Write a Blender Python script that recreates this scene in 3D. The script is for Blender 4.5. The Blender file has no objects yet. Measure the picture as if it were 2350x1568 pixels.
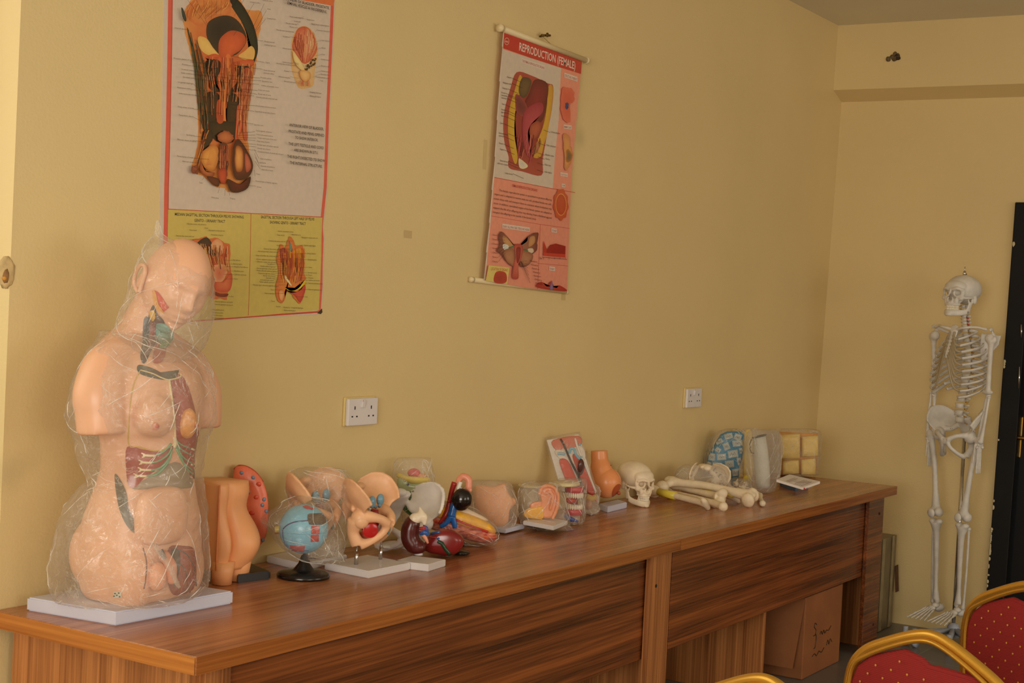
import bpy, bmesh, math, random
from math import sin, cos, pi, radians
from mathutils import Vector as V, Matrix, noise, Euler
S = bpy.context.scene
COL = S.collection
# ------------------------------------------------------------------ camera
CAM = V((-2.29059, -2.82672, 1.52202)); YAW, PIT, ROL = radians(57.6768), radians(-1.57291), radians(2.82926); FPX = 3457.1
fw = V((cos(PIT)*sin(YAW), cos(PIT)*cos(YAW), sin(PIT)))
r0 = V((cos(YAW), -sin(YAW), 0)); u0 = r0.cross(fw)
rt = r0*cos(ROL)+u0*sin(ROL); up = -r0*sin(ROL)+u0*cos(ROL)
cd = bpy.data.cameras.new('camera'); cam = bpy.data.objects.new('camera', cd); COL.objects.link(cam)
cd.sensor_width = 36; cd.lens = FPX/2350*36; cd.clip_start = .05; cd.clip_end = 60
m = Matrix((rt, up, -fw)).transposed().to_4x4(); m.translation = CAM; cam.matrix_world = m
S.camera = cam
XW = 5.175; LEAN = .06; ZC = 3.02; XL = -4.9; YF = -6.6
# ------------------------------------------------------------------ light
S.view_settings.view_transform = 'Standard'; S.view_settings.look = 'None'; S.view_settings.gamma = 1
S.view_settings.use_curve_mapping = False
S.view_settings.exposure = 0.5; S.cycles.transparent_max_bounces = 32
wd = bpy.data.worlds.new('world'); S.world = wd; wd.use_nodes = True
bg = wd.node_tree.nodes['Background']; bg.inputs[0].default_value = (1, .93, .82, 1); bg.inputs[1].default_value = .35
def area(name, loc, aim, sx, sy, power, col):
    l = bpy.data.lights.new(name, 'AREA'); l.shape = 'RECTANGLE'; l.size = sx; l.size_y = sy; l.energy = power; l.color = col
    o = bpy.data.objects.new(name, l); COL.objects.link(o); o.location = loc
    o.rotation_euler = (V(aim)-V(loc)).to_track_quat('-Z', 'Y').to_euler(); return o
area('left_window_daylight', (XL+.1, -3.0, 1.75), (0, -3.0, 1.55), 2.6, 1.5, 112, (1, .94, .84))
area('front_window_daylight', (-1.6, YF+.1, 1.75), (-1.6, 0, 1.55), 2.4, 1.5, 31, (1, .95, .87))
area('side_window_daylight', (2.6, YF+.1, 1.75), (2.6, 0, 1.55), 2.4, 1.5, 33, (1, .94, .84))
area('back_window_daylight', (-.8, .75, 2.0), (-.75, -.4, 1.5), 1.4, 1.4, 8, (1, .87, .56))
# ------------------------------------------------------------------ pixel -> point on a known plane
def ray(u, v): return fw+rt*((u-1175)/FPX)-up*((v-784)/FPX)
def TZ(u, v, z=.75): d = ray(u, v); return CAM+d*((z-CAM.z)/d.z)
def TY(u, v, y=0.0): d = ray(u, v); return CAM+d*((y-CAM.y)/d.y)
def TX(u, v, x=XW): d = ray(u, v); return CAM+d*((x-CAM.x)/d.x)
def lean(o):
    # end wall sheared to match the corner line in the image: everything fixed to it leans with it
    for v in o.data.vertices: v.co.x += LEAN*(v.co.z-.9)
    for c in o.children: lean(c)
    return o
def TXL(u, v, dx=0):
    x = XW
    for _ in range(5): q = TX(u, v, x); x = XW+dx+LEAN*(q.z-.9)
    return V((XW+dx, q.y, q.z))
# ------------------------------------------------------------------ materials
def lin(c):
    return tuple(((x/255)/12.92 if x/255 <= .04045 else ((x/255+.055)/1.055)**2.4) for x in c)
MATS = {}
def mat(name, col=None, rough=.5, metal=0, ns=0, na=.15, bump=0, bs=60, spec=.5, sss=0, coat=0):
    """procedural principled; col None -> reads the 'Col' face colours"""
    if name in MATS: return MATS[name]
    mt = bpy.data.materials.new(name); mt.use_nodes = True; nt = mt.node_tree; N = nt.nodes; L = nt.links
    b = N['Principled BSDF']
    b.inputs['Roughness'].default_value = rough; b.inputs['Metallic'].default_value = metal
    b.inputs['Specular IOR Level'].default_value = spec
    if coat: b.inputs['Coat Weight'].default_value = coat; b.inputs['Coat Roughness'].default_value = .08
    if sss: b.inputs['Subsurface Weight'].default_value = sss; b.inputs['Subsurface Scale'].default_value = .01
    tc = N.new('ShaderNodeTexCoord')
    if col is None:
        a = N.new('ShaderNodeAttribute'); a.attribute_name = 'Col'; src = a.outputs['Color']
    else:
        r = N.new('ShaderNodeRGB'); r.outputs[0].default_value = (*lin(col), 1); src = r.outputs[0]
    if ns:
        n = N.new('ShaderNodeTexNoise'); n.inputs['Scale'].default_value = ns; n.inputs['Detail'].default_value = 5
        L.new(tc.outputs['Object'], n.inputs['Vector'])
        mr = N.new('ShaderNodeMapRange'); mr.inputs['From Min'].default_value = .3; mr.inputs['From Max'].default_value = .7
        mr.inputs['To Min'].default_value = 1-na; mr.inputs['To Max'].default_value = 1+na*.6
        L.new(n.outputs['Fac'], mr.inputs['Value'])
        mx = N.new('ShaderNodeVectorMath'); mx.operation = 'SCALE'
        L.new(src, mx.inputs[0]); L.new(mr.outputs[0], mx.inputs['Scale']); src = mx.outputs[0]
    L.new(src, b.inputs['Base Color'])
    if bump:
        n2 = N.new('ShaderNodeTexNoise'); n2.inputs['Scale'].default_value = bs; n2.inputs['Detail'].default_value = 4
        L.new(tc.outputs['Object'], n2.inputs['Vector'])
        bp = N.new('ShaderNodeBump'); bp.inputs['Strength'].default_value = bump; bp.inputs['Distance'].default_value = .002
        L.new(n2.outputs['Fac'], bp.inputs['Height']); L.new(bp.outputs[0], b.inputs['Normal'])
    MATS[name] = mt; return mt
def wood(name, axis, c1=(188, 118, 66), c2=(104, 56, 28), rough=.27):
    mt = bpy.data.materials.new(name); mt.use_nodes = True; nt = mt.node_tree; N = nt.nodes; L = nt.links
    b = N['Principled BSDF']; b.inputs['Roughness'].default_value = rough
    tc = N.new('ShaderNodeTexCoord')
    def nz(s_long, s_cross, det, dist):
        mp = N.new('ShaderNodeMapping'); sc = [s_cross]*3; sc[axis] = s_long; mp.inputs['Scale'].default_value = sc
        L.new(tc.outputs['Object'], mp.inputs['Vector'])
        n = N.new('ShaderNodeTexNoise'); n.inputs['Scale'].default_value = 1; n.inputs['Detail'].default_value = det; n.inputs['Distortion'].default_value = dist
        L.new(mp.outputs[0], n.inputs['Vector']); return n.outputs['Fac']
    a = nz(.7, 20, 4, .5); c = nz(2.2, 150, 4, .3)
    mx = N.new('ShaderNodeMix'); mx.data_type = 'FLOAT'; mx.inputs[0].default_value = .46
    L.new(a, mx.inputs[2]); L.new(c, mx.inputs[3])
    cr = N.new('ShaderNodeValToRGB'); e = cr.color_ramp.elements
    e[0].position = .36; e[0].color = (*lin(c2), 1); e[1].position = .64; e[1].color = (*lin(c1), 1)
    md = cr.color_ramp.elements.new(.5); md.color = (*lin(tuple((p*.55+q*.45) for p, q in zip(c1, c2))), 1)
    L.new(mx.outputs[0], cr.inputs[0]); L.new(cr.outputs[0], b.inputs['Base Color'])
    bp = N.new('ShaderNodeBump'); bp.inputs['Strength'].default_value = .06; bp.inputs['Distance'].default_value = .001
    L.new(c, bp.inputs['Height']); L.new(bp.outputs[0], b.inputs['Normal'])
    return mt
def film(name, haze=.09, tint=(250, 244, 232), bs=14, strength=.8, gl=.6):
    """thin clear polythene: mostly see-through, slightly milky, crease highlights painted as white streaks"""
    mt = bpy.data.materials.new(name); mt.use_nodes = True; nt = mt.node_tree; N = nt.nodes; L = nt.links
    N.remove(N['Principled BSDF']); out = N['Material Output']
    tc = N.new('ShaderNodeTexCoord')
    n = N.new('ShaderNodeTexNoise'); n.inputs['Scale'].default_value = bs; n.inputs['Detail'].default_value = 6; n.inputs['Distortion'].default_value = 1.6
    v = N.new('ShaderNodeTexVoronoi'); v.feature = 'DISTANCE_TO_EDGE'; v.inputs['Scale'].default_value = bs*1.1
    L.new(tc.outputs['Object'], n.inputs['Vector'])
    wv = N.new('ShaderNodeVectorMath'); wv.operation = 'ADD'
    sc = N.new('ShaderNodeVectorMath'); sc.operation = 'SCALE'; sc.inputs['Scale'].default_value = .12
    L.new(n.outputs['Color'], sc.inputs[0]); L.new(tc.outputs['Object'], wv.inputs[0]); L.new(sc.outputs[0], wv.inputs[1]); L.new(wv.outputs[0], v.inputs['Vector'])
    ad = N.new('ShaderNodeMath'); ad.operation = 'ADD'; L.new(n.outputs['Fac'], ad.inputs[0]); L.new(v.outputs['Distance'], ad.inputs[1])
    bp = N.new('ShaderNodeBump'); bp.inputs['Strength'].default_value = strength; bp.inputs['Distance'].default_value = .012
    L.new(ad.outputs[0], bp.inputs['Height'])
    tr = N.new('ShaderNodeBsdfTransparent'); tr.inputs[0].default_value = (.985, .98, .97, 1)
    df = N.new('ShaderNodeBsdfDiffuse'); df.inputs[0].default_value = (*lin(tint), 1); 
    tl = N.new('ShaderNodeBsdfTranslucent'); tl.inputs[0].default_value = (*lin(tint), 1)
    m0 = N.new('ShaderNodeMixShader'); m0.inputs[0].default_value = .4; L.new(df.outputs[0], m0.inputs[1]); L.new(tl.outputs[0], m0.inputs[2])
    g = N.new('ShaderNodeBsdfGlossy'); g.inputs['Roughness'].default_value = .12; L.new(bp.outputs[0], g.inputs['Normal'])
    mp = N.new('ShaderNodeMapping'); mp.inputs['Scale'].default_value = (1, 1, .28); mp.inputs['Rotation'].default_value = (.35, .25, 0); L.new(wv.outputs[0], mp.inputs['Vector'])
    v2 = N.new('ShaderNodeTexVoronoi'); v2.feature = 'DISTANCE_TO_EDGE'; v2.inputs['Scale'].default_value = bs*2.2; L.new(mp.outputs[0], v2.inputs['Vector'])
    cl = N.new('ShaderNodeMapRange'); cl.inputs['From Min'].default_value = 0; cl.inputs['From Max'].default_value = .05; cl.inputs['To Min'].default_value = 1; cl.inputs['To Max'].default_value = 0; L.new(v2.outputs['Distance'], cl.inputs['Value'])
    nf = N.new('ShaderNodeTexNoise'); nf.inputs['Scale'].default_value = bs*.7; L.new(tc.outputs['Object'], nf.inputs['Vector'])
    nr_ = N.new('ShaderNodeMapRange'); nr_.inputs['From Min'].default_value = .45; nr_.inputs['From Max'].default_value = .7; L.new(nf.outputs['Fac'], nr_.inputs['Value'])
    cm = N.new('ShaderNodeMath'); cm.operation = 'MULTIPLY'; L.new(cl.outputs[0], cm.inputs[0]); L.new(nr_.outputs[0], cm.inputs[1])
    hz = N.new('ShaderNodeMath'); hz.operation = 'MULTIPLY_ADD'; hz.inputs[1].default_value = .42; hz.inputs[2].default_value = haze; hz.use_clamp = True  # streaks turn white here, painted highlights along the creases
    L.new(cm.outputs[0], hz.inputs[0])
    m1 = N.new('ShaderNodeMixShader'); L.new(hz.outputs[0], m1.inputs[0])
    L.new(tr.outputs[0], m1.inputs[1]); L.new(m0.outputs[0], m1.inputs[2])
    lw = N.new('ShaderNodeLayerWeight'); lw.inputs['Blend'].default_value = .5; L.new(bp.outputs[0], lw.inputs['Normal']); fr = N.new('ShaderNodeMath'); fr.operation = 'POWER'; fr.inputs[1].default_value = 4.0; L.new(lw.outputs['Facing'], fr.inputs[0])
    fm = N.new('ShaderNodeMath'); fm.operation = 'MULTIPLY_ADD'; fm.inputs[1].default_value = gl*.6; fm.inputs[2].default_value = .055; fm.use_clamp = True; L.new(fr.outputs[0], fm.inputs[0])
    m2 = N.new('ShaderNodeMixShader'); L.new(fm.outputs[0], m2.inputs[0]); L.new(m1.outputs[0], m2.inputs[1]); L.new(g.outputs[0], m2.inputs[2])
    L.new(m2.outputs[0], out.inputs['Surface']); return mt
def wallmat(name, col, stains=True):
    mt = mat(name, col, rough=.42, ns=1.3, na=.05, bump=.35, bs=130, spec=.35)
    # hand marks and damp smudges on the paint
    N = mt.node_tree.nodes; L = mt.node_tree.links; b = N['Principled BSDF']; src = b.inputs['Base Color'].links[0].from_socket; tc = N.new('ShaderNodeTexCoord')
    for (x, z, r, k) in ((TY(1332, 316).x, TY(1332, 316).z, .06, .82), (TY(20, 1090).x, TY(20, 1090).z, .07, .86), (TY(60, 1060).x, TY(60, 1060).z, .05, .93)):
        d = N.new('ShaderNodeVectorMath'); d.operation = 'DISTANCE'; d.inputs[1].default_value = (x, 0, z); L.new(tc.outputs['Object'], d.inputs[0])
        mr = N.new('ShaderNodeMapRange'); mr.interpolation_type = 'SMOOTHSTEP'; mr.inputs['From Max'].default_value = r; mr.inputs['To Min'].default_value = k; mr.inputs['To Max'].default_value = 1; L.new(d.outputs['Value'], mr.inputs['Value'])
        s_ = N.new('ShaderNodeVectorMath'); s_.operation = 'SCALE'; L.new(src, s_.inputs[0]); L.new(mr.outputs[0], s_.inputs['Scale']); src = s_.outputs[0]
    L.new(src, b.inputs['Base Color'])
    return mt
M = {
 'wood_x': wood('laminate_grain_x_shaded', 0, (154, 86, 40), (70, 33, 12)), 'wood_t': wood('laminate_table_top', 0, (196, 130, 82), (138, 82, 48), .25), 'wood_z': wood('laminate_grain_z_lit', 2, (202, 134, 78), (128, 74, 38)), 'wood_y': wood('laminate_grain_y', 1),  # one laminate: fronts toned as shaded, top and upright panels toned as lit
 'wall': wallmat('cream_wall_paint', (225, 200, 144)), 'ceil': mat('ceiling_paint', (226, 218, 196), .7, ns=2, na=.04),
 'film': film('clear_polythene'), 'film2': film('thin_clear_polythene', haze=.075, bs=20, gl=.45), 'film0': film('hazy_polythene', haze=.17, bs=16, gl=.5), 'film3': film('milky_polythene', haze=.22, bs=22),
 'print': mat('glossy_print', None, .22, ns=60, na=.05, bump=.25, bs=7, coat=.3),
 'paint': mat('painted_plastic', None, .35, ns=25, na=.06), 'paintg': mat('glossy_painted_plastic', None, .18, ns=25, na=.06),
 'bone': mat('bone_plastic', (226, 208, 188), .5, ns=30, na=.12, bump=.2, bs=90), 'bonew': mat('pale_bone_plastic', (222, 216, 206), .5, ns=26, na=.12, bump=.15, bs=80),
 'boney': mat('cream_bone_plastic', (236, 218, 186), .45, ns=26, na=.12, bump=.2, bs=80),
 'skin': mat('skin_vinyl', (236, 182, 146), .38, ns=14, na=.05, sss=.15), 'skin2': mat('orange_skin_vinyl', (246, 176, 120), .42, ns=14, na=.05),
 'white': mat('white_plastic', (222, 216, 214), .35, ns=8, na=.03), 'whiteb': mat('bluish_white_plastic', (206, 208, 226), .35, ns=8, na=.03),
 'black': mat('black_plastic', (26, 22, 20), .22), 'steel': mat('polished_steel', (205, 200, 195), .15, metal=1, ns=9, na=.05),
 'gold': mat('gold_lacquered_tube', (214, 164, 66), .26, metal=.75, ns=12, na=.08),
 'dark': mat('dark_slot', (30, 24, 18), .8), 'card': mat('brown_cardboard', (150, 92, 50), .8, ns=6, na=.15, bump=.2, bs=50),
}
# ------------------------------------------------------------------ mesh builder
def crom(pts, n):
    P = [V(p) for p in pts]; P = [P[0]*2-P[1]]+P+[P[-1]*2-P[-2]]; out = []
    for i in range(1, len(P)-2):
        for k in range(n):
            t = k/n; a, b, c, d = P[i-1], P[i], P[i+1], P[i+2]
            out.append(.5*((2*b)+(c-a)*t+(2*a-5*b+4*c-d)*t*t+(3*b-a-3*c+d)*t**3))
    out.append(P[-2]); return out
def lerps(vals, n):
    out = []
    for a, b in zip(vals[:-1], vals[1:]):
        for k in range(n):
            t = k/n; t = t*t*(3-2*t); out.append(a+(b-a)*t)
    out.append(vals[-1]); return out
class B:
    def __init__(s): s.bm = bmesh.new(); s.cl = s.bm.loops.layers.float_color.new('Col'); s.mats = []
    def _fin(s, faces, col, mi=0, smooth=True):
        c = (*lin(col), 1) if col else (1, 1, 1, 1)
        for f in faces:
            f.smooth = smooth; f.material_index = mi
            for l in f.loops: l[s.cl] = c
        return faces
    def add(s, verts, faces, col=None, mi=0, smooth=True, mw=None):
        vs = [s.bm.verts.new(mw @ V(v) if mw else v) for v in verts]; fs = []
        for f in faces:
            try: fs.append(s.bm.faces.new([vs[i] for i in f]))
            except ValueError: pass
        return s._fin(fs, col, mi, smooth)
    def box(s, c, size, rot=0, col=None, mi=0, bev=0, mw=None, seg=2):
        t = bmesh.new(); bmesh.ops.create_cube(t, size=1)
        for v in t.verts: v.co = V((v.co.x*size[0], v.co.y*size[1], v.co.z*size[2]))
        if bev: bmesh.ops.bevel(t, geom=t.edges[:], offset=bev, segments=seg, affect='EDGES', profile=.5)
        R = rot if isinstance(rot, Matrix) else Matrix.Rotation(rot, 4, 'Z')
        X = Matrix.Translation(V(c)) @ R.to_4x4()
        if mw: X = mw @ X
        t.verts.index_update(); vs = [X @ v.co for v in t.verts]; fs = [[v.index for v in f.verts] for f in t.faces]; t.free()
        return s.add(vs, fs, col, mi, False)
    def ell(s, c, r, rot=None, col=None, mi=0, nu=20, nv=12, fn=None, mw=None):
        if not hasattr(r, '__len__'): r = (r, r, r)
        vs = []; R = rot.to_3x3() if rot else Matrix.Identity(3)
        for j in range(nv+1):
            th = pi*j/nv
            for i in range(nu):
                ph = 2*pi*i/nu; d = V((sin(th)*cos(ph), sin(th)*sin(ph), cos(th))); k = fn(d) if fn else 1
                vs.append(V(c)+R @ V((d.x*r[0]*k, d.y*r[1]*k, d.z*r[2]*k)))
        fs = []
        for j in range(nv):
            for i in range(nu):
                a = j*nu+i; b2 = j*nu+(i+1) % nu; c2 = b2+nu; d2 = a+nu
                if j == 0: fs.append((a, c2, d2)) if True else 0
                elif j == nv-1: fs.append((a, b2, d2))
                else: fs.append((a, b2, c2, d2))
        f = s.add([mw @ v if mw else v for v in vs], [q[::-1] for q in fs], col, mi)
        bmesh.ops.remove_doubles(s.bm, verts=list({v for q in f if q.is_valid for v in q.verts}), dist=1e-6)
        return f
    def rings(s, R, col=None, mi=0, cap=True, smooth=True, closed=False, mw=None):
        n = len(R[0]); vs = [p for r in R for p in r]; fs = []
        k = len(R)
        for j in range(k if closed else k-1):
            for i in range(n):
                a = j*n+i; b = j*n+(i+1) % n; c = ((j+1) % k)*n+(i+1) % n; d = ((j+1) % k)*n+i
                fs.append((a, b, c, d))
        if cap and not closed: fs.append(tuple(range(n))[::-1]); fs.append(tuple(range((k-1)*n, k*n)))
        return s.add([mw @ V(v) if mw else v for v in vs], fs, col, mi, smooth)
    def tube(s, pts, rad, seg=10, sub=5, col=None, mi=0, mw=None, flat=1.0, closed=False, roundcap=False, tw=None):
        if not hasattr(rad, '__len__'): rad = [rad]*len(pts)
        P = crom(pts, sub) if sub > 1 else [V(p) for p in pts]; Rr = lerps(rad, sub) if sub > 1 else rad
        if roundcap:
            d0 = (P[0]-P[1]).normalized(); d1 = (P[-1]-P[-2]).normalized()
            P = [P[0]+d0*Rr[0]*.8, P[0]+d0*Rr[0]*.5]+P+[P[-1]+d1*Rr[-1]*.5, P[-1]+d1*Rr[-1]*.8]
            Rr = [Rr[0]*.35, Rr[0]*.8]+list(Rr)+[Rr[-1]*.8, Rr[-1]*.35]
        T = [(P[min(i+1, len(P)-1)]-P[max(i-1, 0)]).normalized() for i in range(len(P))]
        ref = tw or (V((0, 0, 1)) if abs(T[0].z) < .9 else V((1, 0, 0))); n = (ref-T[0]*ref.dot(T[0])).normalized(); R = []
        for p, t, r in zip(P, T, Rr):
            n = (n-t*n.dot(t)).normalized(); b = t.cross(n)
            R.append([p+(n*cos(2*pi*i/seg)*flat+b*sin(2*pi*i/seg))*r for i in range(seg)])
        return s.rings(R, col, mi, mw=mw)
    def lathe(s, prof, c=(0, 0, 0), seg=28, col=None, mi=0, sx=1, sy=1, mw=None, smooth=True):
        R = [[V(c)+V((r*cos(2*pi*i/seg)*sx, r*sin(2*pi*i/seg)*sy, z)) for i in range(seg)] for r, z in prof]
        return s.rings(R, col, mi, smooth=smooth, mw=mw)
    def prism(s, poly, h, mw=None, col=None, mi=0, smooth=False, bev=0):
        """poly: xy outline; extruded 0..h in z"""
        n = len(poly); t = bmesh.new(); vs = [t.verts.new((p[0], p[1], 0)) for p in poly]; vt = [t.verts.new((p[0], p[1], h)) for p in poly]
        t.faces.new(vs[::-1]); t.faces.new(vt)
        for i in range(n): t.faces.new((vs[i], vs[(i+1) % n], vt[(i+1) % n], vt[i]))
        bmesh.ops.recalc_face_normals(t, faces=t.faces[:])
        if bev: bmesh.ops.bevel(t, geom=[e for e in t.edges if abs(e.verts[0].co.z-e.verts[1].co.z) < 1e-6], offset=bev, segments=2, affect='EDGES')
        bmesh.ops.triangulate(t, faces=[f for f in t.faces if len(f.verts) > 4])
        t.verts.index_update(); v2 = [mw @ v.co if mw else v.co.copy() for v in t.verts]; f2 = [[v.index for v in f.verts] for f in t.faces]; t.free()
        return s.add(v2, f2, col, mi, smooth)
    def flat(s, pts, col, mi=0):
        vs = [s.bm.verts.new(p) for p in pts]
        f = s.bm.faces.new(vs); s._fin([f], col, mi, False); return f
    def build(s, name, mt, parent=None, remesh=0, smooth=0, solid=0, recalc=True, sub=0):
        if recalc: bmesh.ops.recalc_face_normals(s.bm, faces=s.bm.faces[:])
        me = bpy.data.meshes.new(name); s.bm.to_mesh(me); s.bm.free()
        for mm in (mt if isinstance(mt, (list, tuple)) else [mt]): me.materials.append(mm)
        o = bpy.data.objects.new(name, me); COL.objects.link(o)
        if remesh:
            r = o.modifiers.new('r', 'REMESH'); r.mode = 'VOXEL'; r.voxel_size = remesh; r.use_smooth_shade = True
        if smooth:
            r = o.modifiers.new('s', 'SMOOTH'); r.iterations = smooth; r.factor = .5
        if solid:
            r = o.modifiers.new('t', 'SOLIDIFY'); r.thickness = solid; r.offset = 0
        if sub:
            r = o.modifiers.new('b', 'SUBSURF'); r.levels = sub; r.render_levels = sub
        if parent: o.parent = parent
        return o
def tag(o, label=None, cat=None, group=None, kind=None):
    if label: o['label'] = label
    if cat: o['category'] = cat
    if group: o['group'] = group
    if kind: o['kind'] = kind
    return o
def thing(name, label, cat, loc=(0, 0, 0), rz=0, group=None, rot=None):
    o = bpy.data.objects.new(name, None); COL.objects.link(o); o.location = loc; o.rotation_euler = rot or (0, 0, rz); o.empty_display_size = .05
    return tag(o, label, cat, group)
def struct(b, name, mt, **k):
    o = b.build(name, mt, **k); return tag(o, kind='structure')
def copy_tree(o, parent=None):
    c = o.copy(); COL.objects.link(c); c.parent = parent
    for ch in list(o.children): copy_tree(ch, c)
    return c
def RX(a): return Matrix.Rotation(radians(a), 4, 'X')
def RY(a): return Matrix.Rotation(radians(a), 4, 'Y')
def RZ(a): return Matrix.Rotation(radians(a), 4, 'Z')
def TR(*a): return Matrix.Translation(V(a if len(a) == 3 else a[0]))
def nz(p, s=1.0, seed=0): return noise.noise(V(p)*s+V((seed*7.3, seed*3.1, seed*1.7)))
# ================================================================== THE SETTING
def wall_with_hole(name, axis, pos, a0, a1, thick, holes, mt, z1=ZC):
    """wall in plane axis=pos; a = other horizontal axis; holes (a0,a1,z0,z1)"""
    b = B(); cuts = sorted({a0, a1}|{h[0] for h in holes}|{h[1] for h in holes})
    for c0, c1 in zip(cuts[:-1], cuts[1:]):
        zs = [(0, z1)]
        for h in holes:
            if h[0] <= c0+1e-6 and h[1] >= c1-1e-6: zs = [(0, h[2]), (h[3], z1)]
        for za, zb in zs:
            if zb-za < 1e-4: continue
            ca = (c0+c1)/2; cz = (za+zb)/2
            if axis == 'y': b.box((ca, pos+thick/2, cz), (c1-c0, abs(thick), zb-za))
            else: b.box((pos+thick/2, ca, cz), (abs(thick), c1-c0, zb-za))
    return struct(b, name, mt)
wall_with_hole('wall_back', 'y', 0, XL, XW+.25, .25, [(-1.6, .012, .95, 2.75)], M['wall'])
DY = TXL(2296, 950).y; DT = 2.12
lean(wall_with_hole('wall_right', 'x', XW, YF, 0, .25, [(DY-.95, DY, 0, DT)], M['wall']))
wall_with_hole('wall_left', 'x', XL, YF, 0, -.25, [(-4.3, -1.7, 1.0, 2.5)], M['wall'])
wall_with_hole('wall_front', 'y', YF, XL, XW, -.25, [(-2.8, -.4, 1.0, 2.5), (1.4, 3.8, 1.0, 2.5)], M['wall'])
b = B(); b.box(((XL+XW)/2, YF/2, ZC+.06), (XW-XL+.5, -YF+.5, .12)); struct(b, 'ceiling', M['ceil'])
# floor tiles (procedural)
ft = bpy.data.materials.new('grey_floor_tiles'); ft.use_nodes = True; N = ft.node_tree.nodes; L = ft.node_tree.links
tc = N.new('ShaderNodeTexCoord'); br = N.new('ShaderNodeTexBrick'); br.offset = 0; br.inputs['Scale'].default_value = 1
br.inputs['Brick Width'].default_value = .4; br.inputs['Row Height'].default_value = .4; br.inputs['Mortar Size'].default_value = .003
br.inputs['Color1'].default_value = (*lin((118, 112, 106)), 1); br.inputs['Color2'].default_value = (*lin((110, 104, 98)), 1); br.inputs['Mortar'].default_value = (*lin((140, 134, 124)), 1)
L.new(tc.outputs['Object'], br.inputs['Vector']); L.new(br.outputs['Color'], N['Principled BSDF'].inputs['Base Color']); N['Principled BSDF'].inputs['Roughness'].default_value = .35
b = B(); b.box(((XL+XW)/2, YF/2, -.05), (XW-XL+.5, -YF+.5, .1)); struct(b, 'floor', ft)
# cement smear where wall meets floor by the skeleton (bare skirting)
b = B(); b.box((XW-.006, -.48, .035), (.012, .95, .07)); b.box((2.6, -.006, .035), (XW*2-.02-5.2+.0, .012, .07)) ; struct(b, 'baseboard_right', mat('bare_cement', (140, 128, 112), .8, ns=18, na=.25, bump=.4))
# beam over right wall
bt = .13
b = B(); b.box((XW-bt/2, YF/2, (2.64+ZC)/2), (bt, -YF, ZC-2.64))
for v in b.bm.verts:
    if v.co.z < 2.8 and v.co.x < XW-.05: v.co.z += .045
b.bm.verts.ensure_lookup_table(); lean(struct(b, 'trim_1', M['wall']))
# hole knocked in the beam
p = TXL(2047, 131, -bt)
b = B(); rnd = random.Random(4)
for k in range(9):
    b.ell((p.x-.002, p.y+rnd.uniform(-.03, .03), p.z+rnd.uniform(-.016, .016)), (.006, rnd.uniform(.010, .020), rnd.uniform(.008, .016)), col=rnd.choice([(92, 72, 48), (60, 44, 30), (110, 90, 60), (96, 52, 40)]), nu=9, nv=6, fn=lambda d: 1+.3*nz(d, 3, k))
lean(struct(b, 'trim_2', mat('rough_brick', None, .9, ns=120, na=.35)))
# window 1 (back wall, just left of the frame): frame, panes
def window(name, axis, pos, a0, a1, z0, z1, n=2):
    b = B(); t = .05
    def bx(ca, cz, sa, sz, d=.06):
        if axis == 'y': b.box((ca, pos, cz), (sa, d, sz))
        else: b.box((pos, ca, cz), (d, sa, sz))
    bx((a0+a1)/2, z0+t/2, a1-a0, t); bx((a0+a1)/2, z1-t/2, a1-a0, t)
    for i in range(n+1): bx(a0+t/2+(a1-a0-t)*i/n, (z0+z1)/2, t, z1-z0-2*t, .055)
    o = struct(b, name, mat('window_frame_paint', (190, 185, 175), .5))
    b = B(); 
    if axis == 'y': b.box(((a0+a1)/2, pos, (z0+z1)/2), (a1-a0-.08, .004, z1-z0-.08))
    else: b.box((pos, (a0+a1)/2, (z0+z1)/2), (.004, a1-a0-.08, z1-z0-.08))
    g = film_glass(); q = b.build('pane', g, o); return o
def film_glass():
    if 'pane_glass' in MATS: return MATS['pane_glass']
    mt = bpy.data.materials.new('pane_glass'); mt.use_nodes = True; N = mt.node_tree.nodes; L = mt.node_tree.links
    t = N.new('ShaderNodeBsdfTransparent'); g = N.new('ShaderNodeBsdfGlossy'); g.inputs['Roughness'].default_value = .02
    m_ = N.new('ShaderNodeMixShader'); m_.inputs[0].default_value = .06; L.new(t.outputs[0], m_.inputs[1]); L.new(g.outputs[0], m_.inputs[2]); L.new(m_.outputs[0], N['Material Output'].inputs[0])
    MATS['pane_glass'] = mt; return mt
window('window_1', 'y', .18, -1.6, .012, .95, 2.75, 2)
window('window_2', 'x', XL-.16, -4.3, -1.7, 1.0, 2.5, 3)
window('window_3', 'y', YF-.16, -2.8, -.4, 1.0, 2.5, 3)
window('window_4', 'y', YF-.16, 1.4, 3.8, 1.0, 2.5, 3)
# chipped plaster on the window jamb corner
q = TY(10, 625); b = B(); rnd = random.Random(9)
b.ell((q.x+.004, -.001, q.z), (.024, .004, .037), col=(216, 188, 132), nu=14, nv=8, fn=lambda d: 1+.25*nz(d, 3)); b.ell((q.x+.001, -.004, q.z-.008), (.009, .005, .016), col=(150, 110, 66), nu=12, nv=6, fn=lambda d: 1+.4*nz(d, 4)); b.ell((q.x-.004, -.006, q.z-.014), (.006, .004, .005), col=(214, 150, 60), nu=10, nv=6)
struct(b, 'trim_3', mat('chipped_plaster', None, .8, ns=60, na=.2))
# paint flecks, damp spot and old tape marks on the back wall
b = B()
def wq(u, v, w, h, y=-.0006): c = TY(u, v); return [(c.x-w/2, y, c.z-h/2), (c.x+w/2, y, c.z-h/2), (c.x+w/2, y, c.z+h/2), (c.x-w/2, y, c.z+h/2)]
b.flat(wq(936, 538, .042, .024), (204, 176, 126)); b.flat(wq(1113, 355, .02, .10), (212, 188, 130)); b.flat(wq(1293, 680, .03, .03), (205, 178, 120))
struct(b, 'trim_4', mat('tape_marks', None, .5))
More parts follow.
